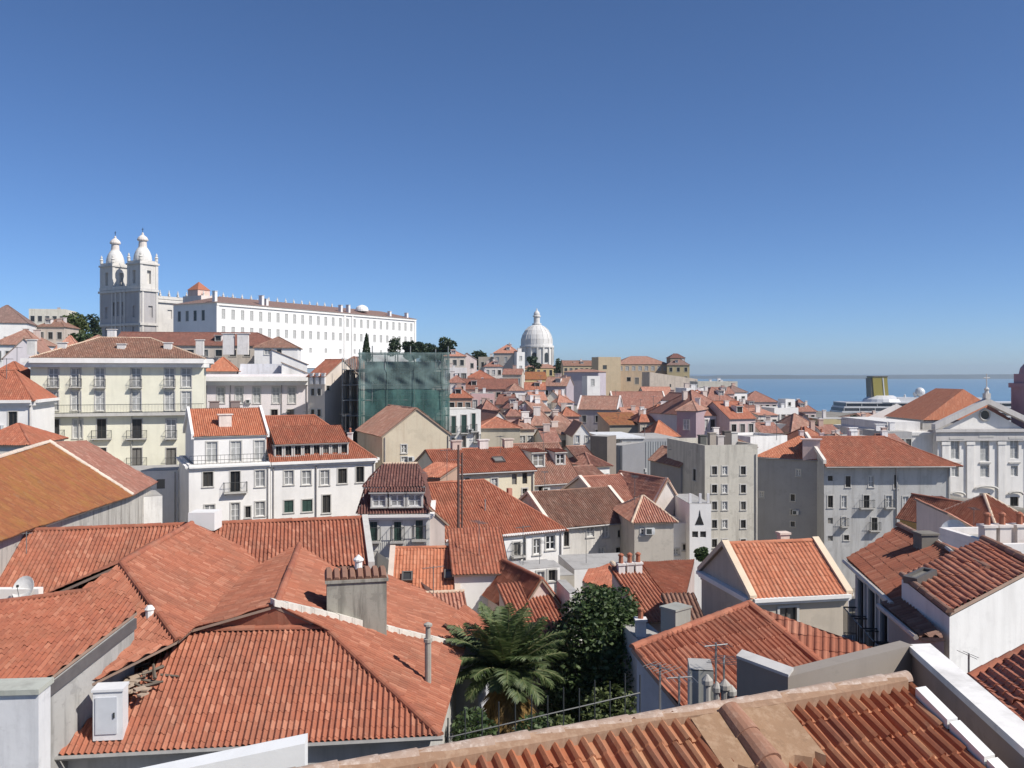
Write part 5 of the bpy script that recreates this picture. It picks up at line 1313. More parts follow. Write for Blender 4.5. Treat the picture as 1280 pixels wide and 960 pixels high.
# mortar bedding below the ridge and the patched band
def slab(a0, a1, d0, d1, t=0.09, wob=0.05):
    mm = MB(); n = 14
    for side in range(1):
        top = []; 
        for i in range(n + 1):
            a = a0 + (a1 - a0) * i / n
            top.append((nr(a, d0 + random.uniform(-wob, wob) * 0.3, t), nr(a, d1 + random.uniform(-wob, wob), t * 0.97)))
        for (p, q), (p2, q2) in zip(top[:-1], top[1:]):
            mm.face([p, q, q2, p2])
            mm.face([q, q - V(0, 0, .15), q2 - V(0, 0, .15), q2]); mm.face([p2, p2 - V(0, 0, .15), p - V(0, 0, .15), p])
        for p, q in (top[0], top[-1]): mm.face([p, p - V(0, 0, .15), q - V(0, 0, .15), q])
    return mm
mort = plaster((0.30, 0.18, 0.11), 0.7, (0.46, 0.33, 0.23), 6.0)
slab(-4, Lr - 0.1, 0.03, 0.17, 0.15, 0.03).build('mortar_bed', [mort], nroof)
nrp = (nr(0, 0), rd.cross(S_).normalized())
def ad(u, v):
    p = hit(u, v, nrp) - RL; d = p.dot(sdv); return p.dot(rd), d
a1_, d1_ = ad(905, 893); a2_, d2_ = ad(990, 890)
slab(ad(850, 905)[0] + 0.1, a2_ - .15, 0.2, 1.05, 0.16, 0.10).build('mortar_patch', [plaster((0.29, 0.175, 0.10), 0.8, (0.42, 0.29, 0.19), 6.0)], nroof)
# raised hip ridge crossing the patch
rg = MB(); ridge_run(rg, nr(a1_, 0.15, 0.14), nr(a1_ + 0.15, 6.0, 0.14), 0.19, 0.46, n=9); rg.build('hip_ridge', [plaster((0.29, 0.145, 0.09), 0.6, (0.42, 0.28, 0.2), 6.0)], nroof)
m = MB(); aa = ad(1150, 880)
for i in range(9):
    a0 = Lr - 0.1 - 0.0; d0 = 0.35 + i * 0.62
    m.obox(nr(Lr - 0.16, d0, 0.05), rd * 0.2, S_ * 0.58, V(0, 0, 0.14))
m.build('verge_flashing', [plaster((0.70, 0.69, 0.66), 0.35)], nroof)
wb = MB(); e = [nr(-4, 5.8, -.12), nr(Lr - .05, 5.8, -.12), nr(Lr - .05, 0, -.12), nr(Lr - .05, 0, -.12) + bk * 1.1, nr(-4, 0, -.12) + bk * 1.1, nr(-4, 0, -.12)]
for a, b in zip(e, e[1:] + e[:1]): wb.face([D_(a, -13), D_(b, -13), b, a])
wb.build('wall', [plaster((0.5, 0.46, 0.42), 0.4)], NRF); GROUND.append((3, 10, -12.5, 3))
# tile splinters left on the ridge
# small rooftop things behind the ridge
st_ = house('small grey rendered chimney hut with vents behind the near ridge', 862, 892, 838, 17.2, rot=-8, D=0.7, h=2.5, roof='flat', wall=(0.42, 0.42, 0.38), tile='dusty', dirt=0.6, name='chimney_stack', cat='chimney', ground=False)
vt = thing('roof_vents', 'cluster of short whitish vent pipes behind the near ridge', 'vents', P(905, 880, 16.8))
for u, hh, r in ((884, 0.42, 0.07), (896, 0.28, 0.06), (906, 0.33, 0.075), (914, 0.22, 0.07)):
    m = MB(); p = P(u, 884, 16.8); m.lathe([(r, -0.6), (r, hh), (r * 1.5, hh + 0.02), (r * 1.5, hh + .1), (0.02, hh + .2)], p, 9); m.build('vent_pipe', [plaster((0.40, 0.38, 0.35), 0.6)], vt)
for i, (u, v, Y, hh, lab) in enumerate(((895, 885, 17.0, 1.25, 'tallest thin aerial behind the near ridge'), (905, 880, 17.3, 0.9, 'thin aerial with short rods beside the vent pipes'), (825, 905, 16.5, 1.1, 'thin aerial in front of the grey shaded gable'), (849, 895, 16.6, 0.75, 'short thin aerial at the eave of the hipped roof'))):
    antenna(lab, P(u, v, Y), hh, 0.3 + i, 6, 0.5, 'thin roof aerials')

# fence rails before the palm
FN = thing('railing_fence', 'rusty wire railing with thin posts in front of the palm and dark tree', 'fence', P(690, 900, 19))
m = MB()
a, b = P(560, 922, 19.0), P(800, 866, 20.5)
for k in (0.0, 0.62): m.tube([a - V(0, 0, k), b - V(0, 0, k)], 0.018, 5)
m.build('rail', [METAL()], FN)
for i in range(13):
    q = a + (b - a) * (i / 12); m = MB(); m.tube([q + V(0, 0, 0.42 + 0.1 * (i % 2)), q - V(0, 0, 1.6)], 0.016, 5); m.build('post', [METAL()], FN)

# house on the right edge, brown roof and shaded street front
DH = thing('tiled_house', 'house with a worn brown-red roof and a dark shaded street front', 'house', V(12, 28, -16))
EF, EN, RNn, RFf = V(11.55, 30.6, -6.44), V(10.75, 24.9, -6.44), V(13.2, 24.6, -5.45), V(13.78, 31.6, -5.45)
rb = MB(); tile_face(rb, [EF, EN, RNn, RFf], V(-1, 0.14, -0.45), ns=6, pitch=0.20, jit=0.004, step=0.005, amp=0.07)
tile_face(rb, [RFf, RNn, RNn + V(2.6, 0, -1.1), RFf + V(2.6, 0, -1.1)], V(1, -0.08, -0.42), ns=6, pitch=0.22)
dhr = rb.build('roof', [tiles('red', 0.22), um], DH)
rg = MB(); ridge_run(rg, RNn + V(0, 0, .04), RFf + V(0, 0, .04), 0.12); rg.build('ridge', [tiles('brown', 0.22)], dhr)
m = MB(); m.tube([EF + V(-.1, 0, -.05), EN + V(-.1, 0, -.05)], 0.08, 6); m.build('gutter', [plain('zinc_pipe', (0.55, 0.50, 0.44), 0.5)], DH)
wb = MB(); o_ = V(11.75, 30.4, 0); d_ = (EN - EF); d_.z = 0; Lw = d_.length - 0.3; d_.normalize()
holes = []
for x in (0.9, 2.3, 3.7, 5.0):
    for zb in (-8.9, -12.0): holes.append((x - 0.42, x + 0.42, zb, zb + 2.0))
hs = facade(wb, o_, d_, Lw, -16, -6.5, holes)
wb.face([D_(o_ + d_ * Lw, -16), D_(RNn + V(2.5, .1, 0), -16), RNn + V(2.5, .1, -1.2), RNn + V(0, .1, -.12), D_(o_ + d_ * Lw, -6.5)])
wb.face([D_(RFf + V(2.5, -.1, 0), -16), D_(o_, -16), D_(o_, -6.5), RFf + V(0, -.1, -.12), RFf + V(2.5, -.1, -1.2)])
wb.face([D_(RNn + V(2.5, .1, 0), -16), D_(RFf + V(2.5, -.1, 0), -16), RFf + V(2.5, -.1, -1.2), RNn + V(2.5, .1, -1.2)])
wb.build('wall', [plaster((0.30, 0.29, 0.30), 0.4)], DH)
ang = math.atan2(d_.y, d_.x)
for h_ in hs:
    p = o_ + d_ * ((h_[0] + h_[1]) / 2) + V(0, 0, h_[2]); put_window(DH, p, ang, 0.8, 2.0, 'dark')
    put_balcony(DH, p, ang, 1.2, 0.5)
m = MB(); p = hit(1157, 684, plane3(RNn, RFf, EF)); m.box(p - V(0, 0, .2), (0.55, 0.5, 0.62), 0.1); m.box(p + V(0, 0, .423), (0.62, 0.58, 0.06), 0.1); m.build('chimney', [plaster((0.20, 0.18, 0.15), 0.6)], dhr)
m = MB(); m.tube([P(1167, 672, 29.5), P(1190, 690, 26.5)], 0.06, 5); m.build('verge_rail', [plain('zinc_pipe', (0.55, 0.50, 0.44), 0.5)], DH); GROUND.append((13, 28, -15.3, 3))

WH = thing('tiled_house', 'white-walled house with a rough red roof and a roof window at the right edge', 'house', V(13, 25, -16))
Bp, Rp = V(10.84, 22, -5.93), V(13.85, 24.0, -5.40)
TLp, Tp = V(10.97, 25.0, -5.68), V(14.45, 28.0, -5.32)
pl = plane3(Bp, Rp, TLp); Tp = hit(1214, 681, pl)
far = Rp + (Rp - Bp) * 0.18; farT = Tp + (Rp - Bp) * 0.18
up = V(0.0, 0.0, 0.0)
rb = MB(); dwn = Bp - TLp
tile_face(rb, [Bp, far, farT, TLp], dwn, ns=8, amp=0.055, jit=0.008, pitch=0.21, course=0.42)
whr = rb.build('roof', [tiles('clay', 0.21, 0.42), um], WH)
rg = MB(); ridge_run(rg, farT + V(0, 0, .05), far + V(0, 0, .05), 0.13); rg.build('ridge', [tiles('brown', 0.21, 0.42)], whr); rg = MB(); ridge_run(rg, TLp + V(0, 0, .03), Bp + V(0, 0, .03), 0.1); rg.build('ridge', [tiles('brown', 0.23, 0.42)], whr)
wb = MB()
for a, b in ((TLp, Bp), (Bp, far), (far, farT), (farT, TLp)):
    a, b = a - V(0, 0, .12), b - V(0, 0, .12)
    wb.face([D_(a, -16), D_(b, -16), b, a])
wb.build('wall', [plaster((0.70, 0.685, 0.655), 0.3)], WH)
ea = (Rp - Bp).normalized(); eu = (TLp - Bp).normalized()
p = hit(1147, 731, pl); skylight(WH, p - (pl[1] if pl[1].z > 0 else -pl[1]) * 0.03, ea, (eu - ea * eu.dot(ea)).normalized(), 0.95, 0.42); GROUND.append((14, 25, -15.3, 3))
# brown lean-to roof below it
LT = thing('lean_to', 'dark brown lean-to roof with a rusty gutter below the white-walled house', 'lean-to', V(10, 23, -10))
a, b, c, d = P(1180, 797, 21.8), P(1152, 800, 21.6), P(1102, 757, 25.2), P(1130, 748, 25.2)
pl = plane3(a, c, d); b = hit(1150, 797, pl)
rb = MB(); tile_face(rb, [a, b, c, d], V(-1, 0, -0.5), ns=6); rb.build('roof', [tiles('brown'), um], LT)
m = MB(); m.tube([b + V(-.1, 0, 0), c + V(-.1, 0, 0)], 0.07, 6); m.build('gutter', [plain('zinc_pipe', (0.50, 0.42, 0.36), 0.5)], LT)
wb = MB(); wb.face([D_(c + V(.2, 0, 0), -16), D_(b + V(.2, 0, 0), -16), b + V(.2, 0, -.1), c + V(.2, 0, -.1)]); wb.face([D_(b + V(.2, 0, 0), -16), D_(a, -16), a - V(0, 0, .1), b + V(.2, 0, -.1)])
wb.build('wall', [plaster((0.36, 0.30, 0.27), 0.4)], LT)
# roof in the lower right corner
CR = thing('tiled_house', 'rough red tiled roof corner beyond the white-topped wall at the right edge', 'house', V(12.5, 17, -14))
pl = plane3(P(1212, 850, 19.0), P(1290, 915, 14.5), P(1285, 812, 19.6))
q = [hit(u, v, pl) for u, v in ((1212, 848), (1330, 960), (1420, 850), (1282, 812))]
rb = MB(); tile_face(rb, q, (q[1] - q[0]), ns=8, amp=0.06, jit=0.008, pitch=0.21); cr = rb.build('roof', [tiles('red', 0.21), um], CR)
m = MB(); ridge_run(m, q[0] + V(0, 0, .03), q[3] + V(0, 0, .03), 0.12); m.build('ridge', [tiles('red', 0.21)], cr)
wb = MB()
for a, b in zip(q, q[1:] + q[:1]): wb.face([D_(a, -14), D_(b, -14), b - V(0, 0, .1), a - V(0, 0, .1)])
wb.build('wall', [plaster((0.5, 0.46, 0.42), 0.4)], CR); GROUND.append((14, 17, -13.3, 2))
antenna('dark thin pole in front of the white wall at the right edge', P(1211, 852, 19.5), 0.62, 0.2, 2, 0.1)
dish('large white satellite dish seen against the pink roof on the right', P(1193, 690, 44), 0.62, 215, 20, 0.9)

# orange and ochre roofs between the church and the right foreground
house('pinkish tiled house with a cream verge behind the large white dish', 1186, 1246, 676, 60, rot=-8, D=7, h=8, roof='shed_r', rise=1.8, wall=(0.66, 0.55, 0.5), tile='salmon', verge=None, dirt=0.2)
house('ochre-walled house with a red ridge below the church door', 1226, 1262, 664, 66, rot=20, D=8, h=8, roof='gable_f', rise=1.6, wall=(0.50, 0.32, 0.12), tile='clay', verge=(0.80, 0.62, 0.44), dirt=0.2)
house('cream-fronted low house in front of the church steps', 1196, 1228, 647, 74, rot=6, D=6, h=9, roof='shed', rise=0.8, wall=(0.76, 0.62, 0.48), tile='salmon', dirt=0.1)
house('red-roofed house with pale verges at the right edge below the church', 1250, 1310, 668, 62, rot=16, D=7, h=8, roof='hip', rise=2.2, wall=(0.68, 0.58, 0.5), tile='red', ridges='mortar')
hh_ = house('white parapet house with grey side and a row of chimneys at the right edge', 1246, 1320, 690, 36, rot=6, D=4, h=7, roof='flat', wall=(0.76, 0.72, 0.68), tile='dusty', dirt=0.2, parapet=0.3)
for k in (0.04, 0.3, 0.6): chimney(hh_.wall, hh_.loc(0.3 + hh_.L * k, 1.2, hh_.ze), 0.5, 0.45, 0.8, 0.1, (0.74, 0.66, 0.6), pots=1)

# ------------------------------------------------------------------ twin-towered church and long white convent on the hill
rc = math.radians(-31); cx_ = V(math.cos(rc), math.sin(rc), 0); cy_ = V(-cx_.y, cx_.x, 0)
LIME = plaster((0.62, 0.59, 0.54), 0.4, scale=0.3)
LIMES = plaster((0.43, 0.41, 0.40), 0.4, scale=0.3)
A0 = P(125, 466, 396); A0.z = 0
CH = thing('church', 'white baroque church with two domed bell towers on the hill at the upper left', 'church', A0 + cx_ * 13 + V(0, 0, 0))
cl = lambda x, y, z: A0 + cx_ * x + cy_ * y + V(0, 0, z)
FW = 28.5; TWD = 8.6; ZB, ZC = -4.0, 36.4       # base and main cornice
wb = MB()
hol = []
for x in (4.7, FW - 4.7): hol += [(x - 1.0, x + 1.0, 24, 29), (x - 1.2, x + 1.2, 14, 20)]
for x in (9.5, 13.0, 16.5): hol += [(x - 1.1, x + 1.1, 25, 31), (x - 1.2, x + 1.2, 8, 14)]
facade(wb, cl(0, 0, 0), cx_, FW, ZB, ZC, hol, rec=0.6)
facade(wb, cl(FW, 0, 0), cy_, TWD, ZB, ZC, [(3.6, 5.8, 24, 29)], rec=0.6)
facade(wb, cl(0, TWD, 0), -cy_, TWD, ZB, ZC, [], rec=0.6); facade(wb, cl(FW, TWD, 0), -cx_, FW, ZB, ZC, [], rec=0.6)
wb.face([cl(0, 0, ZC), cl(FW, 0, ZC), cl(FW, TWD, ZC), cl(0, TWD, ZC)])
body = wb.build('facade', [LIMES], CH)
pb = MB()
for x in (0.3, 8.4, 11.0, 14.4, 17.0, FW - 0.9 - 0.3):
    pb.obox(cl(x, -0.35, ZB), cx_ * 0.9, cy_ * 0.345, V(0, 0, ZC - ZB - 1.3))
for z in (20.5, ZC - 1.2):
    pb.obox(cl(-0.5, -0.7, z), cx_ * (FW + 1.0), cy_ * 0.69, V(0, 0, 1.0)); pb.obox(cl(FW + 0.005, -0.02, z), cx_ * 0.6, cy_ * TWD, V(0, 0, 1.0))
pb.obox(cl(0, -0.3, ZC + 0.003), cx_ * FW, cy_ * 0.5, V(0, 0, 1.4))
for y in (0.4, TWD - 1.2): pb.obox(cl(FW + 0.005, y, ZB), cx_ * 0.3, cy_ * 0.8, V(0, 0, ZC - ZB - 1.3))
pb.build('pilaster_order', [LIME], CH)
for x in (4.7, FW - 4.7):
    tb = MB(); w2 = TWD / 2
    for o_, d_ in ((cl(x - w2, 0, 0), cx_), (cl(x + w2, 0, 0), cy_), (cl(x + w2, TWD, 0), -cx_), (cl(x - w2, TWD, 0), -cy_)):
        facade(tb, o_, d_, TWD, ZC, ZC + 10.5, [(w2 - 1.0, w2 + 1.0, ZC + 2.2, ZC + 8.0)], rec=1.2)
    tw = tb.build('bell_tower', [LIME], CH)
    kb = MB(); c = cl(x, w2, ZC + 10.5)
    kb.box(c + V(0, 0, 0.003), (TWD + 1.2, TWD + 1.2, 0.8), rc); kb.box(c + V(0, 0, 0.81), (TWD + 0.2, TWD + 0.2, 0.9), rc)
    for sx in (-1, 1):
        for sy in (-1, 1):
            p = c + cx_ * (sx * (w2 - 0.3)) + cy_ * (sy * (w2 - 0.3)) + V(0, 0, 1.71)
            kb.lathe([(0.7, 0), (0.6, 1.2), (0.85, 1.5), (0.35, 2.2), (0.5, 2.6), (0.08, 3.6)], p, 10)
            q = cl(x, w2, 0) + cx_ * (sx * (w2 - 0.45)) + cy_ * (sy * (w2 - 0.45))
            kb.box(V(q.x, q.y, ZC + 0.01), (1.3, 1.3, 10.4), rc)
    kb.build('cornice', [LIME], tw)
    lb = MB()
    lb.lathe([(3.8, 0), (3.85, 0.8), (3.65, 2.2), (3.1, 4.0), (2.3, 5.4), (1.8, 6.0)], c + V(0, 0, 1.712), 24)
    lb.build('dome', [plaster((0.68, 0.66, 0.62), 0.3, scale=.4)], tw, True)
    lb = MB()
    lb.lathe([(1.9, 0), (1.75, 0.3), (1.6, 2.8), (2.2, 3.0), (2.3, 3.5), (1.9, 4.4), (1.0, 5.2), (0.45, 5.6), (0.5, 6.2), (0.12, 6.6)], c + V(0, 0, 7.713), 14)
    lb.build('lantern', [plaster((0.70, 0.63, 0.57), 0.3, scale=.4)], tw)
    fb = MB(); fb.tube([c + V(0, 0, 14.2), c + V(0, 0, 16.4)], 0.12, 5); fb.tube([c + V(0, 0, 15.7) - cx_ * .7, c + V(0, 0, 15.7) + cx_ * .7], 0.1, 5)
    fb.build('cross', [METAL()], tw)
    bb = MB(); bb.lathe([(1.1, 0), (0.95, .4), (0.7, 1.5), (0.3, 1.9)], c + V(0, 0, -6.5), 12); bb.build('bell', [METAL()], tw)
wb = MB()
NL_, NZ = 64.0, 32.6
hol = [(6 + i * 9.0, 8.4 + i * 9.0, 24.0, 28.0) for i in range(7)]
facade(wb, cl(FW - 1.5, TWD, 0), cy_, NL_, ZB, NZ, hol, rec=0.5)
facade(wb, cl(FW - 1.5, TWD + NL_, 0), -cx_, FW - 3, ZB, NZ, []); facade(wb, cl(1.5, TWD + NL_, 0), -cy_, NL_, ZB, NZ, [])
wb.face([cl(1.5, TWD, NZ), cl(FW - 1.5, TWD, NZ), cl(FW - 1.5, TWD + NL_, NZ), cl(1.5, TWD + NL_, NZ)])
nv = wb.build('nave', [LIME], CH)
pb = MB(); pb.obox(cl(FW - 1.495, TWD, NZ - 1.6), cx_ * 0.8, cy_ * NL_, V(0, 0, 0.9)); pb.obox(cl(FW - 1.6, TWD, NZ + 0.003), cx_ * 0.4, cy_ * NL_, V(0, 0, 1.3))
pb.build('balustrade', [LIME], nv)
for i in range(14):
    pb = MB(); p = cl(FW - 1.4, TWD + 2 + i * 4.7, NZ + 1.3); pb.box(p, (0.8, 0.8, 0.9), rc); pb.lathe([(0.4, .9), (0.5, 1.3), (0.22, 1.8), (0.26, 2.1), (0.05, 2.8)], p, 8)
    pb.build('pinnacle', [LIME], nv)

# convent
Bc = P(270, 466, 330); Bc.z = 0
CW, CL_, CZ, CB = 24.0, 122.0, 26.2, 2.0
CV = thing('convent', 'very long white three-storey convent with a low brown roof running right from the church', 'convent', Bc + cy_ * (CL_ / 2))
kl = lambda x, y, z: Bc + cx_ * x + cy_ * y + V(0, 0, z)
wb = MB(); spots = []
ncol = 26
for i in range(ncol):
    y = 3.5 + i * (CL_ - 7) / (ncol - 1)
    spots += [(y, CZ - 5.9, 1.5, 3.6), (y, CZ - 12.0, 1.5, 3.2)]
    if i % 2 == 0: spots.append((y, CZ - 17.6, 1.2, 1.8))
facade(wb, kl(0, 0, 0), cy_, CL_, CB, CZ, [(y - w_ / 2, y + w_ / 2, z, z + h_) for y, z, w_, h_ in spots], rec=0.5)
fs = [(x, CZ - 6.5, 1.6, 3.8) for x in (3.5, 8, 12.5, 17)]
facade(wb, kl(-CW, 0, 0), cx_, CW, CB, CZ, [(x - w_ / 2, x + w_ / 2, z, z + h_) for x, z, w_, h_ in fs], rec=0.5)
facade(wb, kl(0, CL_, 0), -cx_, CW, CB, CZ, []); facade(wb, kl(-CW, CL_, 0), -cy_, CL_, CB, CZ, [])
cwall = wb.build('wall', [plaster((0.80, 0.79, 0.77), 0.12, scale=.3)], CV)
angc = math.atan2(cy_.y, cy_.x)
for y, z, w_, h_ in spots: put_window(CV, kl(0, y, z), angc, w_, h_, 'shut', False)
for x, z, w_, h_ in fs: put_window(CV, kl(-CW + x, 0, z), rc, w_, h_, 'dark', False)
rb = MB(); o_ = 0.7; rz = 3.6
e = [kl(-CW - o_, -o_, CZ), kl(o_, -o_, CZ), kl(o_, CL_ + o_, CZ), kl(-CW - o_, CL_ + o_, CZ)]
ra, rb2 = kl(-CW / 2, CW * .5, CZ + rz), kl(-CW / 2, CL_ - CW * .5, CZ + rz)
tile_face(rb, [e[1], e[2], rb2, ra], cx_ + V(0, 0, -.3), flat=True); tile_face(rb, [e[3], e[0], ra, rb2], -cx_ + V(0, 0, -.3), flat=True)
tile_face(rb, [e[0], e[1], ra], -cy_ + V(0, 0, -.3), flat=True); tile_face(rb, [e[2], e[3], rb2], cy_ + V(0, 0, -.3), flat=True)
cr_ = rb.build('roof', [tiles('mauve', flat=True), STONE()], CV)
cb = MB(); cb.obox(kl(0.005, 0, CZ - 1.0), cx_ * 0.5, cy_ * CL_, V(0, 0, 0.7)); 
for y in (0.0, 70, 75, CL_ - 1.2): cb.obox(kl(0.006, y, CB), cx_ * 0.35, cy_ * 1.2, V(0, 0, CZ - CB - 1.05))
cb.build('cornice', [WHITE()], cwall)
for y, w_, h_ in ((1, 1.4, 5.5), (24, 1.8, 5.5), (26.5, 1.4, 4), (70, 1.6, 4.5), (75, 1.6, 5.0), (104, 1.5, 3.5), (117, 1.5, 3.5)): chimney(cr_, kl(-1.8, y, CZ + 0.2), w_, 1.2, h_ * .75, rc, (0.77, 0.75, 0.73))
mb = MB(); mb.lathe([(3.0, 0), (3.0, 0.8), (2.6, 1.8), (1.6, 2.6), (0.3, 3.0)], kl(-5, 88, CZ + 2.0), 16); mb.build('roof_dome', [WHITE()], cr_, True)
# second wing further back with a row of pinnacles
wb = MB(); wb.obox(kl(-CW - 12, 14, CB), cx_ * 11.0, cy_ * 80, V(0, 0, 29.0)); bw = wb.build('rear_wing', [plaster((0.72, 0.64, 0.58), 0.3, scale=.3)], CV)
for i in range(16):
    pb = MB(); p = kl(-CW - 2.0, 16 + i * 5.0, CB + 28.8); pb.box(p, (0.7, 0.7, 0.8), rc); pb.lathe([(0.35, 0.8), (0.45, 1.2), (0.2, 1.7), (0.05, 2.4)], p, 8)
    pb.build('pinnacle', [LIME], bw)
rb = MB(); c = kl(-CW - 6, 17, CB + 29.0); rb.box(c, (6.0, 6.0, 2.4), rc, 0); rb.build('lantern_room', [plaster((0.70, 0.50, 0.42), 0.3)], bw)
rb = MB(); rb.lathe([(4.6, 0), (0.2, 3.4)], c + V(0, 0, 2.4), 4, 0, rc + math.pi / 4); rb.build('lantern_roof', [tiles('clay', flat=True)], bw)

# domed church far off
PT = thing('domed_church', 'distant pale church with a large white dome and lantern above the town centre', 'church', P(671, 466, 620))
c = P(671, 462, 620); LS = plaster((0.60, 0.58, 0.54), 0.4, scale=.25); DW = plaster((0.64, 0.62, 0.59), 0.35, scale=.25)
b = MB(); R_ = 11.3
n = 32
prof = [(R_, -8), (R_, 3), (R_ - .3, 3.2), (R_ - .3, 15.0), (R_ + .7, 15.3), (R_ + .7, 16.6), (R_ - .2, 16.8), (R_ - .2, 18.2)]
b.lathe(prof, c, n); 
drum = b.build('drum', [DW], PT)
b = MB()
for k in range(8):
    a = math.pi / 8 + k * math.pi / 4 + 0.2
    d = V(math.cos(a), math.sin(a), 0); s = V(-d.y, d.x, 0)
    for t in (-0.18, 0.18):
        aa = a + t + math.pi / 8; p = c + V(math.cos(aa), math.sin(aa), 0) * (R_ + .1) + V(0, 0, 3.2); b.box(p, (1.0, 1.2, 12.0), aa)
b.build('pilaster_order', [LS], drum)
b = MB()
for k in range(8):
    a = math.pi / 8 + k * math.pi / 4 + 0.2; d = V(math.cos(a), math.sin(a), 0); s = V(-d.y, d.x, 0)
    p = c + d * (R_ + 0.12) + V(0, 0, 5.2); pts = [p - s * 1.5, p + s * 1.5, p + s * 1.5 + V(0, 0, 5)] + [p + s * 1.5 * math.cos(t) + V(0, 0, 5 + 1.5 * math.sin(t)) for t in [math.pi * j / 8 for j in range(1, 8)]] + [p - s * 1.5 + V(0, 0, 5)]
    b.face(pts)
b.build('window', [glass()], drum)
b = MB(); b.lathe([(R_ - .3, 0), (R_ - .45, 3.0), (R_ * .88, 6.0), (R_ * .72, 9.2), (R_ * .48, 11.8), (R_ * .3, 12.8), (2.6, 13.2)], c + V(0, 0, 18.2), 40); dm = b.build('dome', [DW], PT, True)
b = MB()
for k in range(16):
    a = k * math.pi / 8
    b.tube([c + V(math.cos(a) * r, math.sin(a) * r, 18.1 + z) for r, z in ((R_ - .3, 0), (R_ - .45, 3.0), (R_ * .88, 6.05), (R_ * .72, 9.25), (R_ * .48, 11.85))], 0.22, 5)
b.build('dome_rib', [LS], dm)
b = MB(); b.lathe([(3.2, 0), (3.2, .8), (2.2, 1.0), (2.1, 5.2), (2.8, 5.5), (2.8, 6.2), (2.0, 6.6), (2.2, 7.6), (1.6, 8.8), (0.6, 9.8), (0.15, 11.5)], c + V(0, 0, 31.4), 16); b.build('lantern', [DW], dm)
b = MB(); b.box(c + V(-2, 4, -26), (40, 34, 19), 0.35); b.box(c + V(-2, 4, -6.9), (41, 35, 1.2), 0.35); b.build('lower_church', [plaster((0.52, 0.47, 0.40), 0.4, scale=.3)], PT)
for s in (-1, 1):
    b = MB(); p = c + V(s * 12 - 2, -12, -5.7); b.lathe([(2.4, 0), (2.4, 4), (2.8, 4.2), (2.6, 5), (1.4, 6.4), (0.1, 7.6)], p, 12); b.build('corner_turret', [LS], PT)

# ochre monastery on the ridge right of the dome
OCH = (0.49, 0.37, 0.25)
MN = house('large ochre monastery block with two rows of windows and a brown-mauve roof on the skyline', 772, 836, 455, 400, rot=6, D=16, h=16, roof='hip', rise=3.6, wall=OCH, tile='dusty', auto=(1, 8, 1.5, 1.9, 'pale', 1.0), wins=[(786, 474, 5, 5, 'dark'), (796, 476, 5, 8, 'dark'), (804, 479, 3, 9, 'dark'), (811, 479, 3, 9, 'dark')], dirt=0.25, name='monastery', cat='monastery')
house('square ochre tower with a flat top and one round window beside the monastery', 748, 776, 449, 390, rot=14, D=9, h=22, roof='flat', wall=(0.52, 0.41, 0.27), tile='dusty', parapet=1.0, wins=[(756, 459, 5, 5, 'hole')], name='tower', cat='tower', dirt=0.2)
house('ochre wing with stacked brown roofs at the right end of the monastery', 834, 862, 456, 395, rot=-8, D=12, h=14, roof='hip', rise=3.2, wall=(0.56, 0.45, 0.25), tile='dusty', auto=(2, 3, 1.2, 1.8, 'dark', 1.2, 4), dirt=0.2)
house('dark little cupola hut on the roof end of the ochre wing', 838, 856, 447, 398, rot=10, D=5, h=4, roof='hip', rise=1.8, wall=(0.30, 0.24, 0.18), tile='dark', ground=False, name='roof_hut', cat='hut')
house('bare beige retaining wall sloping down right of the monastery', 812, 872, 474, 370, rot=12, D=9, h=12, roof='shed_r', rise=3.0, wall=(0.53, 0.45, 0.37), tile='dusty', wins=[(838, 482, 2, 4, 'hole')], name='retaining_wall', cat='wall', skip_roof=True)
house('ochre-yellow arcade below the distant dome', 654, 700, 460, 520, rot=6, D=12, h=12, roof='hip', rise=2.2, wall=(0.58, 0.44, 0.20), tile='dusty', auto=(1, 6, 1.6, 3.2, 'dark', 1.2), dirt=0.2)
house('yellow low house with a pale roof beneath the dome\'s shaded side', 648, 684, 474, 430, rot=10, D=10, h=9, roof='gable', rise=3.5, wall=(0.60, 0.47, 0.24), tile='moss', dirt=0.2)
house('mauve-grey blank wall of a big church side below the skyline', 705, 748, 465, 330, rot=-22, D=10, h=14, roof='hip', rise=1.0, wall=(0.44, 0.39, 0.42), tile='dusty', dirt=0.25)
house('long yellow house with a brown roof along the skyline right of the dome', 704, 750, 457, 420, rot=4, D=9, h=8, roof='gable', rise=2.4, wall=(0.55, 0.45, 0.28), tile='brown', auto=(1, 7, 1.3, 1.6, 'dark', 1.2))
house('narrow white house with a stepped top against the ochre tower', 734, 750, 470, 300, rot=10, D=7, h=10, roof='flat', wall=WHT, tile='dusty', wins=[(741, 478, 4, 8, 'shut')], dirt=0.1)
house('grey-beige palace with a reddish pyramid roof left of the dome', 617, 648, 441, 330, rot=-6, D=11, h=14, roof='hip', rise=3.2, wall=(0.50, 0.44, 0.38), tile='salmon', auto=(3, 3, 1.0, 2.0, 'shut', 1.6, 4), dirt=0.3)
house('plain beige house half hidden by a dark tree left of the palace', 598, 619, 446, 335, rot=-4, D=9, h=12, roof='flat', wall=(0.50, 0.44, 0.36), tile='dusty', auto=(2, 2, 1.0, 1.8, 'dark', 2, 4))
house('slim white house end standing against the palace and the dome', 646, 656, 440, 326, rot=16, D=9, h=13, roof='flat', wall=WHT, tile='dusty', auto=(3, 1, 0.9, 1.6, 'shut', 1.5, 3.6), dirt=0.1)
house('cream villa with small balconies on the hilltop right of the scaffold', 555, 582, 445, 250, rot=4, D=9, h=9, roof='hip', rise=1.5, wall=(0.68, 0.60, 0.50), tile='salmon', auto=(2, 3, 1.0, 1.5, 'dark', 1.1, 3))
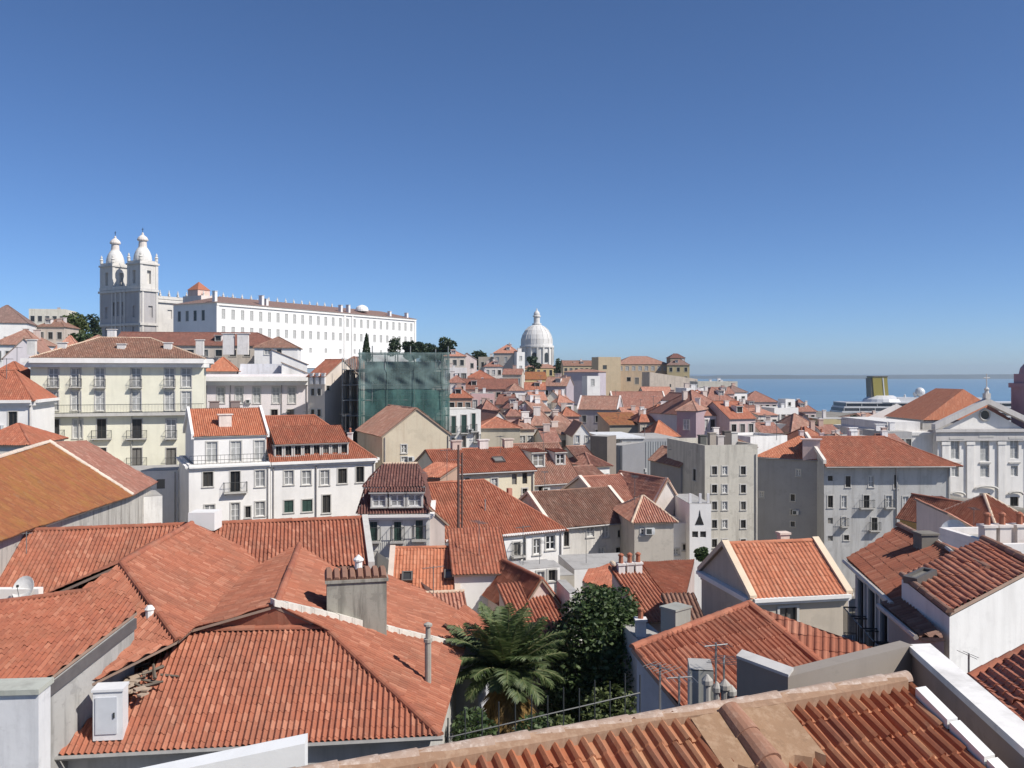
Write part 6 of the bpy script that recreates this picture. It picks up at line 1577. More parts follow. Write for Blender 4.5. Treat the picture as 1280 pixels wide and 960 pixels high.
house('pink-white villa with a tiny red gable on the hilltop behind the pines', 572, 596, 449, 262, rot=6, D=8, h=9, roof='gable_f', rise=1.8, wall=(0.74, 0.62, 0.58), tile='red', auto=(2, 2, 0.9, 1.4, 'dark', 1.2, 3))
house('white terraced house with stacked balconies beside the scaffold edge', 558, 584, 462, 215, rot=6, D=8, h=9, roof='flat', wall=(0.76, 0.73, 0.70), tile='dusty', auto=(2, 3, 1.2, 1.6, 'dark', 0.9, 3), parapet=0.5)
house('long dull red roof stacked above the rose-pink house', 580, 620, 474, 225, rot=2, D=11, h=7, roof='hip', rise=2.2, wall=(0.58, 0.48, 0.42), tile='red', auto=(1, 5, 1.0, 1.4, 'dark', 0.9))
house('second dull red roof sitting directly over the rose-pink house', 568, 648, 486, 205, rot=3, D=9, h=6, roof='gable', rise=2.2, wall=(0.56, 0.42, 0.36), tile='red', auto=(1, 8, 1.0, 1.2, 'dark', 0.8))
house('rose-pink house with three shuttered windows in the upper town', 589, 618, 492, 192, rot=4, D=8, h=7.5, roof='flat', wall=(0.66, 0.44, 0.42), tile='dusty', auto=(1, 3, 0.9, 2.0, 'shut', 1.4), dirt=0.15)
house('brick-red house with pale edges left of the rose-pink house', 560, 590, 497, 180, rot=4, D=8, h=8, roof='hip', rise=1.8, wall=(0.50, 0.32, 0.24), tile='red', auto=(2, 3, 0.9, 1.5, 'dark', 1.0, 2.8))
house('white house with one dark window and a grey roof in the upper town', 637, 656, 488, 200, rot=10, D=7, h=7, roof='hip', rise=1.4, wall=WHT, tile='dusty', wins=[(642, 493, 3, 4, 'dark')], dirt=0.1)
house('pair of white house fronts with small square windows under the yellow low house', 656, 682, 487, 212, rot=0, D=7, h=8, roof='gable', rise=1.6, wall=(0.76, 0.72, 0.70), tile='clay', auto=(2, 4, 0.8, 1.2, 'dark', 1.1, 3), dirt=0.1)
house('mauve roofed house in shade right of the white house fronts', 680, 708, 482, 230, rot=-16, D=9, h=8, roof='gable', rise=2.2, wall=(0.40, 0.34, 0.36), tile='dusty', auto=(1, 4, 0.8, 1.2, 'dark', 1.2))
house('dark grey-roofed house beneath the white house with one dark window', 630, 664, 510, 178, rot=8, D=8, h=6, roof='hip', rise=2.0, wall=(0.55, 0.48, 0.42), tile='dark', auto=(1, 4, 0.9, 1.3, 'dark', 0.9))
house('house with a bright red roof patch in the tangle below the palace', 642, 668, 524, 160, rot=10, D=7, h=6, roof='hip', rise=1.5, wall=(0.62, 0.55, 0.48), tile='red', auto=(1, 3, 0.9, 1.3, 'dark', 0.9))
house('beige-green blank house side behind the long red roof', 600, 650, 535, 122, rot=8, D=9, h=11, roof='hip', rise=1.2, wall=(0.46, 0.41, 0.32), tile='clay', dirt=0.4)
house('little pale house with terraces between the blank side and the grey fronts', 648, 668, 536, 125, rot=14, D=7, h=9, roof='hip', rise=1.2, wall=(0.58, 0.53, 0.44), tile='dusty', auto=(3, 2, 0.8, 1.3, ['pale', 'dark'], 1.0, 2.9))
house('grey-fronted house with tall shutters and a mauve-brown roof', 664, 692, 531, 132, rot=6, D=8, h=9, roof='hip', rise=2.2, wall=(0.58, 0.56, 0.52), tile='dusty', auto=(2, 4, 0.8, 2.0, ['green', 'dark', 'pale'], 0.9, 3.4))
house('beige-fronted house joined to the grey-fronted one', 690, 720, 533, 136, rot=12, D=8, h=10, roof='hip', rise=2.0, wall=(0.56, 0.48, 0.41), tile='dusty', auto=(2, 3, 0.8, 1.9, ['shut', 'pale'], 1.2, 3.2))
SG = house('white gabled house front with tall arched shapes in the middle of the town', 717, 738, 543, 120, rot=4, D=8, h=8.5, roof='gable_f', rise=1.5, wall=WHT, tile='dusty', wins=[(722, 549, 3, 9, 'shut'), (728, 544, 4, 9, 'pale'), (734, 549, 3, 8, 'shut')], dirt=0.08)
house('brown blank house side beside the white curved gable', 738, 759, 545, 119, rot=-30, D=3, h=9, roof='flat', wall=(0.24, 0.20, 0.165), tile='clay', dirt=0.4)
house('red roofed house with a grey shaded wall below the mauve church side', 722, 772, 511, 190, rot=-14, D=9, h=9, roof='gable', rise=2.6, wall=(0.40, 0.36, 0.37), tile='clay', auto=(2, 3, 0.9, 1.4, 'dark', 1.4, 3), verge=(0.74, 0.68, 0.64))
house('house with the broad orange-red roof under the monastery', 768, 835, 510, 205, rot=2, D=12, h=7, roof='gable', rise=3.6, wall=(0.58, 0.52, 0.44), tile='clay', auto=(1, 8, 1.0, 1.4, 'dark', 1.0), verge=(0.74, 0.66, 0.58))
house('house with a faded salmon roof directly under the monastery windows', 806, 842, 494, 250, rot=4, D=10, h=7, roof='gable', rise=2.2, wall=(0.5, 0.46, 0.38), tile='salmon')
house('ochre-roofed shed with a grey side just above the white flat roof', 762, 806, 531, 160, rot=10, D=8, h=7, roof='shed', rise=1.8, wall=(0.36, 0.33, 0.27), tile='moss', dirt=0.3)
house('pair of small red roofs with white chimneys left of the mauve street front', 815, 846, 519, 175, rot=8, D=8, h=7, roof='hip', rise=1.9, wall=(0.60, 0.54, 0.5), tile='red', auto=(1, 4, 0.9, 1.3, 'pale', 0.8))
house('bright orange roof beside the grey metal building', 818, 848, 545, 142, rot=10, D=7, h=6, roof='hip', rise=2.2, wall=(0.5, 0.45, 0.4), tile='orange')
# street of red roofs on the right
R1 = house('long house with a broad red roof, a mauve shaded side and a white front', 868, 922, 519, 150, rot=24, D=14, h=11, roof='hip', rise=4.0, wall=(0.72, 0.68, 0.67), tile='red', auto=(2, 6, 1.0, 1.8, ['dark', 'pale'], 0.8, 3.4), hips=(True, True), dirt=0.2)
chimney(R1.roof, R1.loc(R1.L * .1, 1.0, R1.ze), 0.5, 0.7, 1.5, R1.ang, (0.78, 0.72, 0.70))
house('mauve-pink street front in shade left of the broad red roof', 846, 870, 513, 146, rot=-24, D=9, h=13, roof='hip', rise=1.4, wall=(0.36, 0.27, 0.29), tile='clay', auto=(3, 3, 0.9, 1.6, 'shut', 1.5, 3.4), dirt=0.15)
house('house with a darker red roof at the right end of the broad red roof', 912, 944, 523, 148, rot=20, D=10, h=9, roof='gable', rise=2.6, wall=(0.58, 0.47, 0.44), tile='red', auto=(2, 3, 0.9, 1.5, 'dark', 1.0, 3))
house('red pyramid roof with a chimney rising behind the broad red roof', 884, 918, 500, 190, rot=12, D=9, h=7, roof='hip', rise=2.6, wall=(0.55, 0.45, 0.38), tile='clay', auto=(1, 3, 0.9, 1.3, 'dark', 0.9))
house('white arched house at the foot of the beige slope', 858, 880, 487, 230, rot=10, D=8, h=8, roof='flat', wall=WHT, tile='dusty', auto=(2, 3, 1.0, 1.6, 'dark', 1.4, 3.2), parapet=0.4, dirt=0.1)
house('greenish grey flat house on the skyline just left of the river', 872, 922, 479, 300, rot=4, D=10, h=9, roof='flat', wall=(0.56, 0.53, 0.45), tile='dusty', auto=(2, 5, 1.2, 1.5, 'dark', 1.4, 3.4), parapet=0.6)
house('white house with a rounded dormer catching the sun before the river', 914, 934, 490, 260, rot=16, D=8, h=8, roof='hip', rise=1.8, wall=WHT, tile='dusty', auto=(2, 2, 1.0, 1.6, 'dark', 1.3, 3.2), dirt=0.1)
house('dull red roofs stepping down to the river edge', 930, 972, 502, 270, rot=0, D=12, h=8, roof='hip', rise=3.0, wall=(0.54, 0.44, 0.42), tile='clay', auto=(1, 5, 1.0, 1.4, 'dark', 1.0))
house('white building with a stepped bright tower against the water', 968, 998, 512, 210, rot=10, D=9, h=8, roof='flat', wall=WHT, tile='dusty', auto=(2, 4, 1.0, 1.6, ['dark', 'pale'], 1.2, 3.2), dirt=0.08, parapet=0.4)
house('small bright white stair tower on top of the stepped white building', 982, 994, 499, 214, rot=10, D=4, h=4, roof='flat', wall=WHT, tile='dusty', ground=False, dirt=0.05, name='stair_tower', cat='tower', wins=[(987, 505, 3, 4, 'dark')])
house('low white house with a red awning roof left of the stepped white building', 948, 972, 519, 195, rot=14, D=8, h=6, roof='shed', rise=1.2, wall=(0.76, 0.70, 0.64), tile='salmon', auto=(1, 3, 0.9, 1.3, 'dark', 1.0))
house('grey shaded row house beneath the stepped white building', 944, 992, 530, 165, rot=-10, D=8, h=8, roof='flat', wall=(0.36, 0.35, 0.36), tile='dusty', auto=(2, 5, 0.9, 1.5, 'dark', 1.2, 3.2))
house('white flat terrace with a mottled wall behind the orange roof', 938, 984, 549, 135, rot=22, D=8, h=7, roof='flat', wall=WHT, tile='dusty', dirt=0.4, parapet=0.4)
house('red roof with a pointed top poking up before the water', 996, 1020, 514, 230, rot=6, D=9, h=7, roof='hip', rise=2.8, wall=(0.58, 0.45, 0.42), tile='red', auto=(1, 3, 0.9, 1.3, 'dark', 1.0))
house('yellow-ochre house front with a flat top near the cruise ship', 1026, 1068, 524, 185, rot=2, D=9, h=9, roof='flat', wall=(0.58, 0.49, 0.28), tile='dusty', auto=(2, 4, 1.0, 1.5, ['dark', 'pale'], 1.4, 3.4), dirt=0.2)
house('tangle of dull red roofs left of the ochre house front', 990, 1032, 540, 160, rot=12, D=10, h=7, roof='hip', rise=3.0, wall=(0.6, 0.5, 0.44), tile='clay', auto=(1, 4, 0.9, 1.3, 'dark', 0.9))
house('small red roof with a cream chimney under the ochre house front', 1010, 1046, 556, 136, rot=16, D=9, h=7, roof='hip', rise=2.4, wall=(0.6, 0.5, 0.44), tile='clay', auto=(1, 4, 0.9, 1.3, 'dark', 0.9))
house('low house with a vivid red roof right of the ochre house front', 1072, 1132, 537, 172, rot=4, D=10, h=7, roof='hip', rise=1.9, wall=(0.56, 0.48, 0.42), tile='red', auto=(1, 6, 0.9, 1.3, 'dark', 0.9))
house('cream terrace house with bright sunlit windows behind the long grey house', 1066, 1106, 548, 138, rot=10, D=8, h=8, roof='flat', wall=(0.76, 0.70, 0.60), tile='dusty', auto=(2, 5, 0.9, 1.5, ['dark', 'pale'], 1.1, 3), dirt=0.2)
house('grey flat roofed house between the cream terrace and the church', 1104, 1140, 540, 150, rot=2, D=8, h=9, roof='flat', wall=(0.42, 0.41, 0.40), tile='dusty', auto=(2, 4, 0.9, 1.5, 'dark', 1.2, 3))
house('white low house with a brown roof under the stern of the cruise ship', 1062, 1112, 525, 240, rot=6, D=9, h=8, roof='hip', rise=1.6, wall=(0.72, 0.68, 0.62), tile='brown', auto=(1, 5, 1.0, 1.6, 'dark', 1.0))
house('grey-blue flat house with a white band left of the church roof', 1106, 1146, 520, 215, rot=-8, D=10, h=9, roof='flat', wall=(0.55, 0.54, 0.53), tile='dusty', auto=(2, 5, 1.0, 1.5, 'dark', 1.2, 3.2))
house('small red gabled house under the orange roof of the grey house pair', 900, 944, 560, 128, rot=18, D=8, h=8, roof='hip', rise=1.7, wall=(0.50, 0.46, 0.42), tile='brown', auto=(2, 4, 0.9, 1.5, 'dark', 1.0, 3))


# ------------------------------------------------------------------ smaller houses packed between the larger ones on the hillside
CR_, BG_, PK_, GY_, RS_, OC_ = (0.72, 0.66, 0.55), (0.54, 0.47, 0.39), (0.66, 0.50, 0.46), (0.48, 0.46, 0.44), (0.58, 0.36, 0.30), (0.55, 0.43, 0.26)
INF = [
 (604, 622, 512, 168, 12, 1.6, 'hip', PK_, 'faded', 'little pink house squeezed in below the rose-pink house'),
 (620, 640, 505, 184, -8, 1.8, 'gable', CR_, 'red', 'cream house with a red ridge roof left of the dark grey-roofed house'),
 (614, 634, 526, 150, 20, 1.5, 'gable_f', (0.76, 0.72, 0.68), 'clay', 'white gabled house peeping over the beige-green blank side'),
 (634, 652, 520, 156, 4, 1.4, 'hip', RS_, 'faded', 'brick-pink house with a flat-looking roof above the pale terraces'),
 (664, 684, 500, 186, 10, 1.5, 'gable', (0.76, 0.73, 0.70), 'salmon', 'white house row with pale pink roof under the white house fronts'),
 (682, 700, 498, 192, -14, 1.6, 'gable_f', CR_, 'clay', 'cream gabled house under the mauve roofed house'),
 (698, 716, 503, 188, 16, 1.5, 'hip', (0.74, 0.66, 0.6), 'salmon', 'peach house with salmon roof below the big mauve church side'),
 (668, 688, 514, 160, 22, 1.7, 'gable', BG_, 'dusty', 'beige house with a tall chimney over the grey-fronted house'),
 (688, 706, 515, 162, -6, 1.5, 'gable_f', (0.76, 0.72, 0.68), 'faded', 'small white gable catching the sun over the beige-fronted house'),
 (704, 724, 520, 158, 12, 1.4, 'hip', RS_, 'clay', 'terracotta coloured house left of the grey shaded red-roofed house'),
 (700, 722, 543, 128, 24, 1.3, 'gable', GY_, 'brown', 'grey house with a brown roof crowding the white curved gable'),
 (680, 700, 552, 118, 8, 1.4, 'gable', CR_, 'faded', 'cream house just above the joined white dormer house'),
 (722, 744, 575, 105, 18, 1.3, 'gable', (0.68, 0.62, 0.52), 'dusty', 'sand coloured house below the white curved gable'),
 (740, 762, 583, 102, 30, 1.2, 'hip', (0.75, 0.72, 0.69), 'faded', 'small white house at the foot of the corrugated lean-to'),
 (772, 800, 504, 215, -4, 1.4, 'gable', RS_, 'faded', 'low brick-pink house along the edge of the broad orange-red roof'),
 (800, 822, 527, 160, 14, 1.6, 'hip', BG_, 'clay', 'beige house with a clay roof between the ochre-roofed shed and the small red roofs'),
 (780, 806, 520, 178, 6, 1.5, 'gable', PK_, 'salmon', 'pinkish house with a salmon roof below the broad orange-red roof'),
 (846, 866, 500, 200, 18, 1.5, 'gable_f', (0.76, 0.73, 0.71), 'faded', 'white gabled house between the mauve street front and the beige slope'),
 (830, 848, 499, 215, -12, 1.4, 'hip', OC_, 'clay', 'ochre house with a clay roof at the foot of the retaining wall'),
 (866, 890, 497, 205, 6, 1.6, 'hip', CR_, 'red', 'cream house with a red roof behind the broad red roof'),
 (896, 918, 492, 240, 10, 1.6, 'gable', PK_, 'faded', 'pink house under the greenish grey flat house'),
 (930, 950, 511, 205, 14, 1.7, 'hip', BG_, 'red', 'beige house with a red roof left of the stepped white building'),
 (952, 978, 541, 150, 4, 1.4, 'gable', CR_, 'faded', 'cream house under the grey shaded row'),
 (996, 1016, 528, 190, -10, 1.8, 'gable_f', PK_, 'clay', 'pink gabled house left of the yellow-ochre front'),
 (1030, 1052, 542, 158, 10, 1.3, 'gable', (0.75, 0.70, 0.64), 'faded', 'white house with faded roof beneath the yellow-ochre front'),
 (1046, 1068, 556, 140, 0, 1.4, 'hip', GY_, 'dusty', 'grey house touching the back of the long grey house roof'),
 (1086, 1110, 526, 215, 16, 1.5, 'gable', RS_, 'clay', 'brick coloured house below the cruise ship funnel'),
 (1110, 1134, 556, 134, 8, 1.3, 'gable', CR_, 'faded', 'cream house between the grey flat house and the long grey house'),
 (584, 602, 480, 215, 14, 1.4, 'gable_f', (0.75, 0.70, 0.66), 'faded', 'white gabled house left of the dull red stacked roofs'),
 (560, 582, 478, 200, 4, 1.5, 'hip', PK_, 'clay', 'pink house with small balconies tight against the scaffold edge'),
 (606, 628, 458, 280, 6, 1.5, 'hip', (0.7, 0.64, 0.58), 'faded', 'pale house under the palace with a faded roof'),
 (628, 652, 468, 262, -6, 1.6, 'gable', BG_, 'faded', 'beige long-roofed house right under the palace wall'),
]
for u0, u1, v, Y, rot, rise, rf, wc_, tl, lab in INF:
    house(lab, u0, u1, v, Y, rot=rot, D=random.uniform(6, 9), h=random.uniform(6.5, 9.0), roof=rf, rise=rise, wall=wc_, tile=tl,
          auto=(2, max(2, int((u1 - u0) / F * Y / 1.5)), random.choice((0.8, 0.9)), random.choice((1.3, 1.5, 1.7)), ['dark', 'pale', 'shut', 'dark', 'green'], random.uniform(.8, 1.2), 2.9))
# parish church on the right
PC_l = P(1172, 540, 150); rp = math.radians(4)
px_ = V(math.cos(rp), math.sin(rp), 0); py_ = V(-px_.y, px_.x, 0)
Zc = -(540 - V0) / F * 150; PW_ = 16.2
PC = thing('parish_church', 'pale classical church front with a round window in its pediment and an orange roof', 'church', PC_l + px_ * 8 + V(0, 0, -18 ))
p_ = lambda x, y, z: V(PC_l.x, PC_l.y, 0) + px_ * x + py_ * y + V(0, 0, z)
pz = lambda v: -(v - V0) / F * 150
pxm = lambda u: (hit(u, 600, (p_(0, 0, 0), py_)) - p_(0, 0, 0)).dot(px_)
wb = MB(); hs = []
for u, v0, v1, w_ in ((1194, 551, 574, 1.5), (1194, 583, 596, 1.3), (1231, 550, 577, 1.6), (1231, 582, 597, 1.6), (1268, 551, 574, 1.5), (1268, 583, 596, 1.3), (1195, 622, 634, 1.4), (1231, 617, 630, 1.9), (1268, 622, 634, 1.5)):
    x = pxm(u); hs.append((x - w_ / 2, x + w_ / 2, pz(v1), pz(v0)))
Zb = pz(680)
facade(wb, p_(0, 0, 0), px_, PW_, Zb, Zc, hs, rec=0.35)
facade(wb, p_(PW_, 0, 0), py_, 30, Zb, Zc - .4, []); facade(wb, p_(PW_, 30, 0), -px_, PW_, Zb, Zc, []); facade(wb, p_(0, 30, 0), -py_, 30, Zb, Zc - .4, [])
apx = (pxm(1232), pz(505)); pedL, pedR = -0.9, 2 * apx[0] + 0.9
wb.face([p_(0, 0.3, Zc), p_(PW_, 0.3, Zc), p_(apx[0], 0.3, apx[1] - .6)]); wb.face([p_(PW_, 30, Zc), p_(0, 30, Zc), p_(apx[0], 30, apx[1] - 1)])
wb.build('wall', [plaster((0.80, 0.77, 0.72), 0.25, scale=.5)], PC)
for h_ in hs: put_window(PC, p_((h_[0] + h_[1]) / 2, 0.2, h_[2]), rp, round(h_[1] - h_[0], 1), round(h_[3] - h_[2], 1), 'shut' if h_[2] > pz(600) else 'dark', False)
cb = MB()
cb.obox(p_(-0.5, -0.45, pz(551)), px_ * (PW_ + 1), py_ * 0.445, V(0, 0, 1.4)); cb.obox(p_(-0.8, -0.8, pz(540)), px_ * (PW_ + 1.6), py_ * 0.795, V(0, 0, 0.5))
for s in (1, -1):
    x0 = pedL if s > 0 else pedR
    a, b = p_(x0, -0.9, pz(537)), p_(apx[0], -0.9, apx[1])
    cb.obox(a, py_ * 1.25, b - a, V(0, 0, 0.95))
cb.build('pediment', [plaster((0.56, 0.53, 0.50), 0.3)], PC)
cb = MB()
for u in (1181, 1212, 1251, 1287):
    x = pxm(u); cb.obox(p_(x - 0.6, -0.3, Zb), px_ * 1.2, py_ * 0.295, V(0, 0, pz(552) - Zb)); cb.obox(p_(x - 0.75, -0.42, pz(556)), px_ * 1.5, py_ * 0.415, V(0, 0, 0.5))
cb.build('pilaster_order', [plaster((0.78, 0.75, 0.70), 0.25)], PC)
for u, v in ((1194, 549), (1231, 547), (1268, 549)):
    cb = MB(); x = pxm(u); cb.obox(p_(x - 1.3, -0.5, pz(v)), px_ * 2.6, py_ * 0.495, V(0, 0, 0.35)); cb.obox(p_(x - 1.0, -0.2, pz(580)), px_ * 2.0, py_ * 0.195, V(0, 0, 0.25))
    cb.build('window_hood', [STONE()], PC)
for u, v, w_ in ((1195, 619, 1.3), (1231, 612, 2.0), (1268, 619, 1.3)):
    cb = MB(); x = pxm(u); n_ = 8
    pts = [p_(x + w_ * math.cos(math.pi * (1 - i / n_)), -0.4, pz(v) + 0.55 * math.sin(math.pi * i / n_)) for i in range(n_ + 1)]
    cb.tube(pts, 0.2, 5)
    cb.build('door_hood', [STONE()], PC)
cb = MB(); c = p_(apx[0], 0.24, pz(519)); cb.face([c + px_ * 0.75 * math.cos(t) + V(0, 0, 0.75 * math.sin(t)) for t in [2 * math.pi * j / 20 for j in range(20)]]); cb.build('round_window', [glass()], PC)
cb = MB(); ring = [c + px_ * 0.9 * math.cos(t) - py_ * 0.05 + V(0, 0, 0.9 * math.sin(t)) for t in [2 * math.pi * j / 20 for j in range(21)]]; cb.tube(ring, 0.16, 5, cap=False); cb.build('round_window_frame', [STONE()], PC)
rb = MB(); zr_ = -(486 - V0) / F * 160; ye, yb = 5.0, 19.0; xe0, xe1 = 0.2, PW_ + 0.2; ze_ = pz(527)
e0, e1, f0, f1_ = p_(xe0, ye, ze_), p_(xe0, yb, ze_), p_(xe1, ye, ze_), p_(xe1, yb, ze_); r0, r1 = p_(apx[0], ye + 1.5, zr_), p_(apx[0], yb - 3.5, zr_)
tile_face(rb, [e1, e0, r0, r1], -px_ + V(0, 0, -.5), flat=True); tile_face(rb, [f0, f1_, r1, r0], px_ + V(0, 0, -.5), flat=True)
tile_face(rb, [e0, f0, r0], -py_ + V(0, 0, -.6), flat=True); tile_face(rb, [f1_, e1, r1], py_ + V(0, 0, -.6), flat=True)
rb.obox(p_(0.3, 5.3, Zc + .01), px_ * (PW_ - .6), py_ * 13, V(0, 0, ze_ - Zc - .15), 1)
rb.build('roof', [tiles('orange', flat=True), STONE()], PC)
mb = MB(); q = p_(apx[0], -0.3, apx[1] + 0.9); mb.box(q, (0.9, 0.9, 0.9), rp); mb.lathe([(0.4, .9), (0.3, 1.3), (0.45, 1.6), (0.1, 2.0)], q, 8); mb.tube([q + V(0, 0, 2.0), q + V(0, 0, 4.2)], 0.09, 5); mb.tube([q + V(0, 0, 3.5) - px_ * .55, q + V(0, 0, 3.5) + px_ * .55], 0.08, 5); mb.build('cross', [plaster((0.6, 0.57, 0.53), 0.3)], PC)
sb = MB(); sb.obox(p_(-6.5, 1.5, Zb), px_ * 6.495, py_ * 24, V(0, 0, pz(545) - Zb)); sb.obox(p_(-6.8, 1.3, pz(545) + .003), px_ * 6.79, py_ * 24.2, V(0, 0, 0.5)); sb.obox(p_(-6.3, 5, pz(545) + .51), px_ * 6.0, py_ * 18, V(0, 0, 1.6)); sb.build('side_aisle', [plaster((0.68, 0.66, 0.63), 0.25)], PC)
GROUND.append((PC_l.x + 8, 160, Zb + .5, 14))
tw = thing('church_tower', 'mauve tower cut off by the right edge beside the church pediment', 'tower', P(1284, 500, 155))
m = MB(); q = P(1289, 524, 155); q.z -= 22; m.box(q, (4.4, 4.4, 27.5), 0.1); m.box(q + V(0, 0, 27.503), (5.0, 5.0, .8), .1); m.box(q + V(0, 0, 28.31), (3.8, 3.8, 1.6), 0.1); m.build('shaft', [plaster((0.34, 0.24, 0.27), 0.3)], tw)
m = MB(); m.lathe([(1.9, 0), (1.7, 1.0), (0.9, 2.0), (0.3, 3.0), (0.05, 5.0)], q + V(0, 0, 29.92), 12); m.build('cap', [plaster((0.34, 0.24, 0.27), 0.3)], tw)
GROUND.append((86, 155, q.z + 1, 4))

# ------------------------------------------------------------------ cruise ship
SH = thing('cruise_ship', 'large cruise ship with a yellow funnel and white domes moored on the river', 'cruise ship', V(300, 640, -75))
sx0, sx1, sy = 214.0, 430.0, 640.0
m = MB(); n = 24
def hull_ring(z, k):
    pts = []
    for i in range(n + 1):
        t = i / n; w_ = 15 * min(1.0, (0.35 + 2.2 * t) if t < 0.3 else 1.0) * (1 - max(0, (t - .8) / .2) ** 2) * k
        pts.append((sx0 + (sx1 - sx0) * t, w_, z))
    return [V(x, sy - w_, z) for x, w_, z in pts] + [V(x, sy + w_, z) for x, w_, z in pts[::-1]]
r0, r1 = hull_ring(-75.5, 0.85), hull_ring(-58, 1.0)
for i in range(len(r0)): j = (i + 1) % len(r0); m.face([r0[i], r0[j], r1[j], r1[i]])
m.face(r1); m.build('hull', [plain('ship_hull', (0.05, 0.07, 0.13), 0.4)], SH)
SW = plain('ship_white', (0.60, 0.60, 0.60), 0.4, var=.05); SD = plain('ship_window_band', (0.05, 0.055, 0.065), 0.3)
z = -57.997
for k in range(11):
    a0, a1 = sx0 + 5 + k * 1.6, sx1 - 24 - k * 4
    m = MB(); m.obox((a0, sy - 13.6 + .15 * k, z), (a1 - a0, 0, 0), (0, 27.2 - .3 * k, 0), (0, 0, 1.2)); m.obox((a0 + .8, sy - 13.2 + .15 * k, z + 1.201), (a1 - a0 - 1.6, 0, 0), (0, 26.4 - .3 * k, 0), (0, 0, 2.1), 1)
    for i in range(int((a1 - a0) / 11)): m.obox((a0 + 1.2 + i * 11, sy - 13.62 + .15 * k, z + 1.202), (0.35, 0, 0), (0, 0.4, 0), (0, 0, 2.09))
    m.build('deck', [SW, SD], SH); z += 3.304
m = MB(); m.obox((sx0 + 22, sy - 12.5, z), (150, 0, 0), (0, 25, 0), (0, 0, .8)); m.obox((sx0 + 60, sy - 9, z + .803), (60, 0, 0), (0, 18, 0), (0, 0, 3.2)); m.build('top_deck', [SW], SH)
fc = P(1097, 500, 640)
m = MB(); m.lathe([(13.5, 0), (12.5, 2.0), (8.5, 4.2), (7.5, 4.6)], V(fc.x + 3, sy, z + .81), 20); m.build('funnel_base', [SW], SH)
YEL = plain('funnel_yellow', (0.36, 0.30, 0.07), 0.4); DKB = plain('funnel_dark', (0.14, 0.125, 0.09), 0.5)
m = MB()
fz0, fz1 = z + 4.0, -(471.5 - V0) / F * 640
m.obox((fc.x - 4.5, sy - 5, fz0), (10.5, 0, 0), (0, 10, 0), (-1.2, 0, fz1 - fz0)); m.obox((fc.x + 2.5, sy - 5.3, fz0 + .5), (0.8, 0, 0), (0, .295, 0), (-1.2, 0, fz1 - fz0 - 1), 2); m.obox((fc.x - 6.2, sy - 4.5, fz0), (1.6, 0, 0), (0, 9, 0), (-0.6, 0, fz1 - fz0 - .5), 1)
m.obox((fc.x - 5.8, sy - 5.3, fz1 + .003), (10.9, 0, 0), (0, 10.6, 0), (0, 0, .8), 1); m.build('funnel', [YEL, DKB, SW], SH)
for u in (1131, 1144, 1150):
    m = MB(); q = P(u, 497, 640); m.tube([V(q.x, sy, z), V(q.x, sy, z + 5)], 0.8, 8)
    r = 3.4 if u == 1150 else (1.6 if u == 1144 else 0.6)
    m.lathe([(r * math.cos(t), r * math.sin(t)) for t in [-1.2 + 2.7 * j / 10 for j in range(11)]], V(q.x, sy, z + 5 + r * .8), 16); m.build('radome', [SW], SH, True)
sh2 = thing('harbour_ship', 'second white ship part seen behind the church pediment', 'ship', V(470, 660, -75))
m = MB(); m.obox((395, 700, -75), (150, 0, 0), (0, 22, 0), (0, 0, 30)); m.build('hull', [SW], sh2)
for k in range(5):
    m = MB(); m.obox((400 + 5 * k, 701, -44.99 + 3.3 * k), (125 - 14 * k, 0, 0), (0, 20, 0), (0, 0, 1.3)); m.obox((401 + 5 * k, 701.4, -43.68 + 3.3 * k), (123 - 14 * k, 0, 0), (0, 19.2, 0), (0, 0, 1.98), 1); m.build('deck', [SW, SD], sh2)

# ------------------------------------------------------------------ water, far shore, terrain
m, n, l, b = newmat('river_water')
tc = n.new('ShaderNodeTexCoord').outputs['Object']
nz = noise(n, l, mapping(n, l, tc, (0.0012, 0.006, 1)), 1.0, 5); nz2 = noise(n, l, mapping(n, l, tc, (0.05, 0.12, 1)), 1.0, 4)
l.new(mixrgb(n, l, ramp(n, l, nz, [(0.35, 0), (0.68, 1)]), (0.085, 0.19, 0.30), (0.14, 0.26, 0.37)), b.inputs['Base Color'])
b.inputs['Roughness'].default_value = 0.35
b.inputs['Specular IOR Level'].default_value = 0.3
bp = n.new('ShaderNodeBump'); bp.inputs['Strength'].default_value = 0.4; bp.inputs['Distance'].default_value = 0.6
l.new(nz2, bp.inputs['Height']); l.new(bp.outputs[0], b.inputs['Normal'])
wt_ = MB(); wt_.face([(-16000, 300, -75), (22000, 300, -75), (22000, 40000, -75), (-16000, 40000, -75)])
tag(wt_.build('water', [m]), kind='structure')
# opposite bank, low wooded hills in the far distance
fs_ = MB(); N = 160; rows = []
for i in range(N + 1):
    x = -1000 + 13000 * i / N
    hgt = 26 + 22 * math.sin(i * 0.11 + 1) * math.sin(i * 0.043) + 10 * math.sin(i * 0.7) + 14 * max(0, (i - 60) / 100)
    y = 11500 - 500 * math.sin(i * .02)
    rows.append((x, y, max(8, hgt)))
for (x0, y0, h0), (x1, y1, h1) in zip(rows[:-1], rows[1:]):
    fs_.face([(x0, y0, -76), (x1, y1, -76), (x1, y1 + 40, -70), (x0, y0 + 40, -70)])
    fs_.face([(x0, y0 + 40, -70), (x1, y1 + 40, -70), (x1, y1 + 500, -75 + h1), (x0, y0 + 500, -75 + h0)])
    fs_.face([(x0, y0 + 500, -75 + h0), (x1, y1 + 500, -75 + h1), (x1, y1 + 4000, -75 + h1 * .8), (x0, y0 + 4000, -75 + h0 * .8)])
    fs_.face([(x0, y0 + 4000, -75 + h0 * .8), (x1, y1 + 4000, -75 + h1 * .8), (x1, y1 + 4600, -76), (x0, y0 + 4600, -76)])
m, n, l, b = newmat('far_bank')
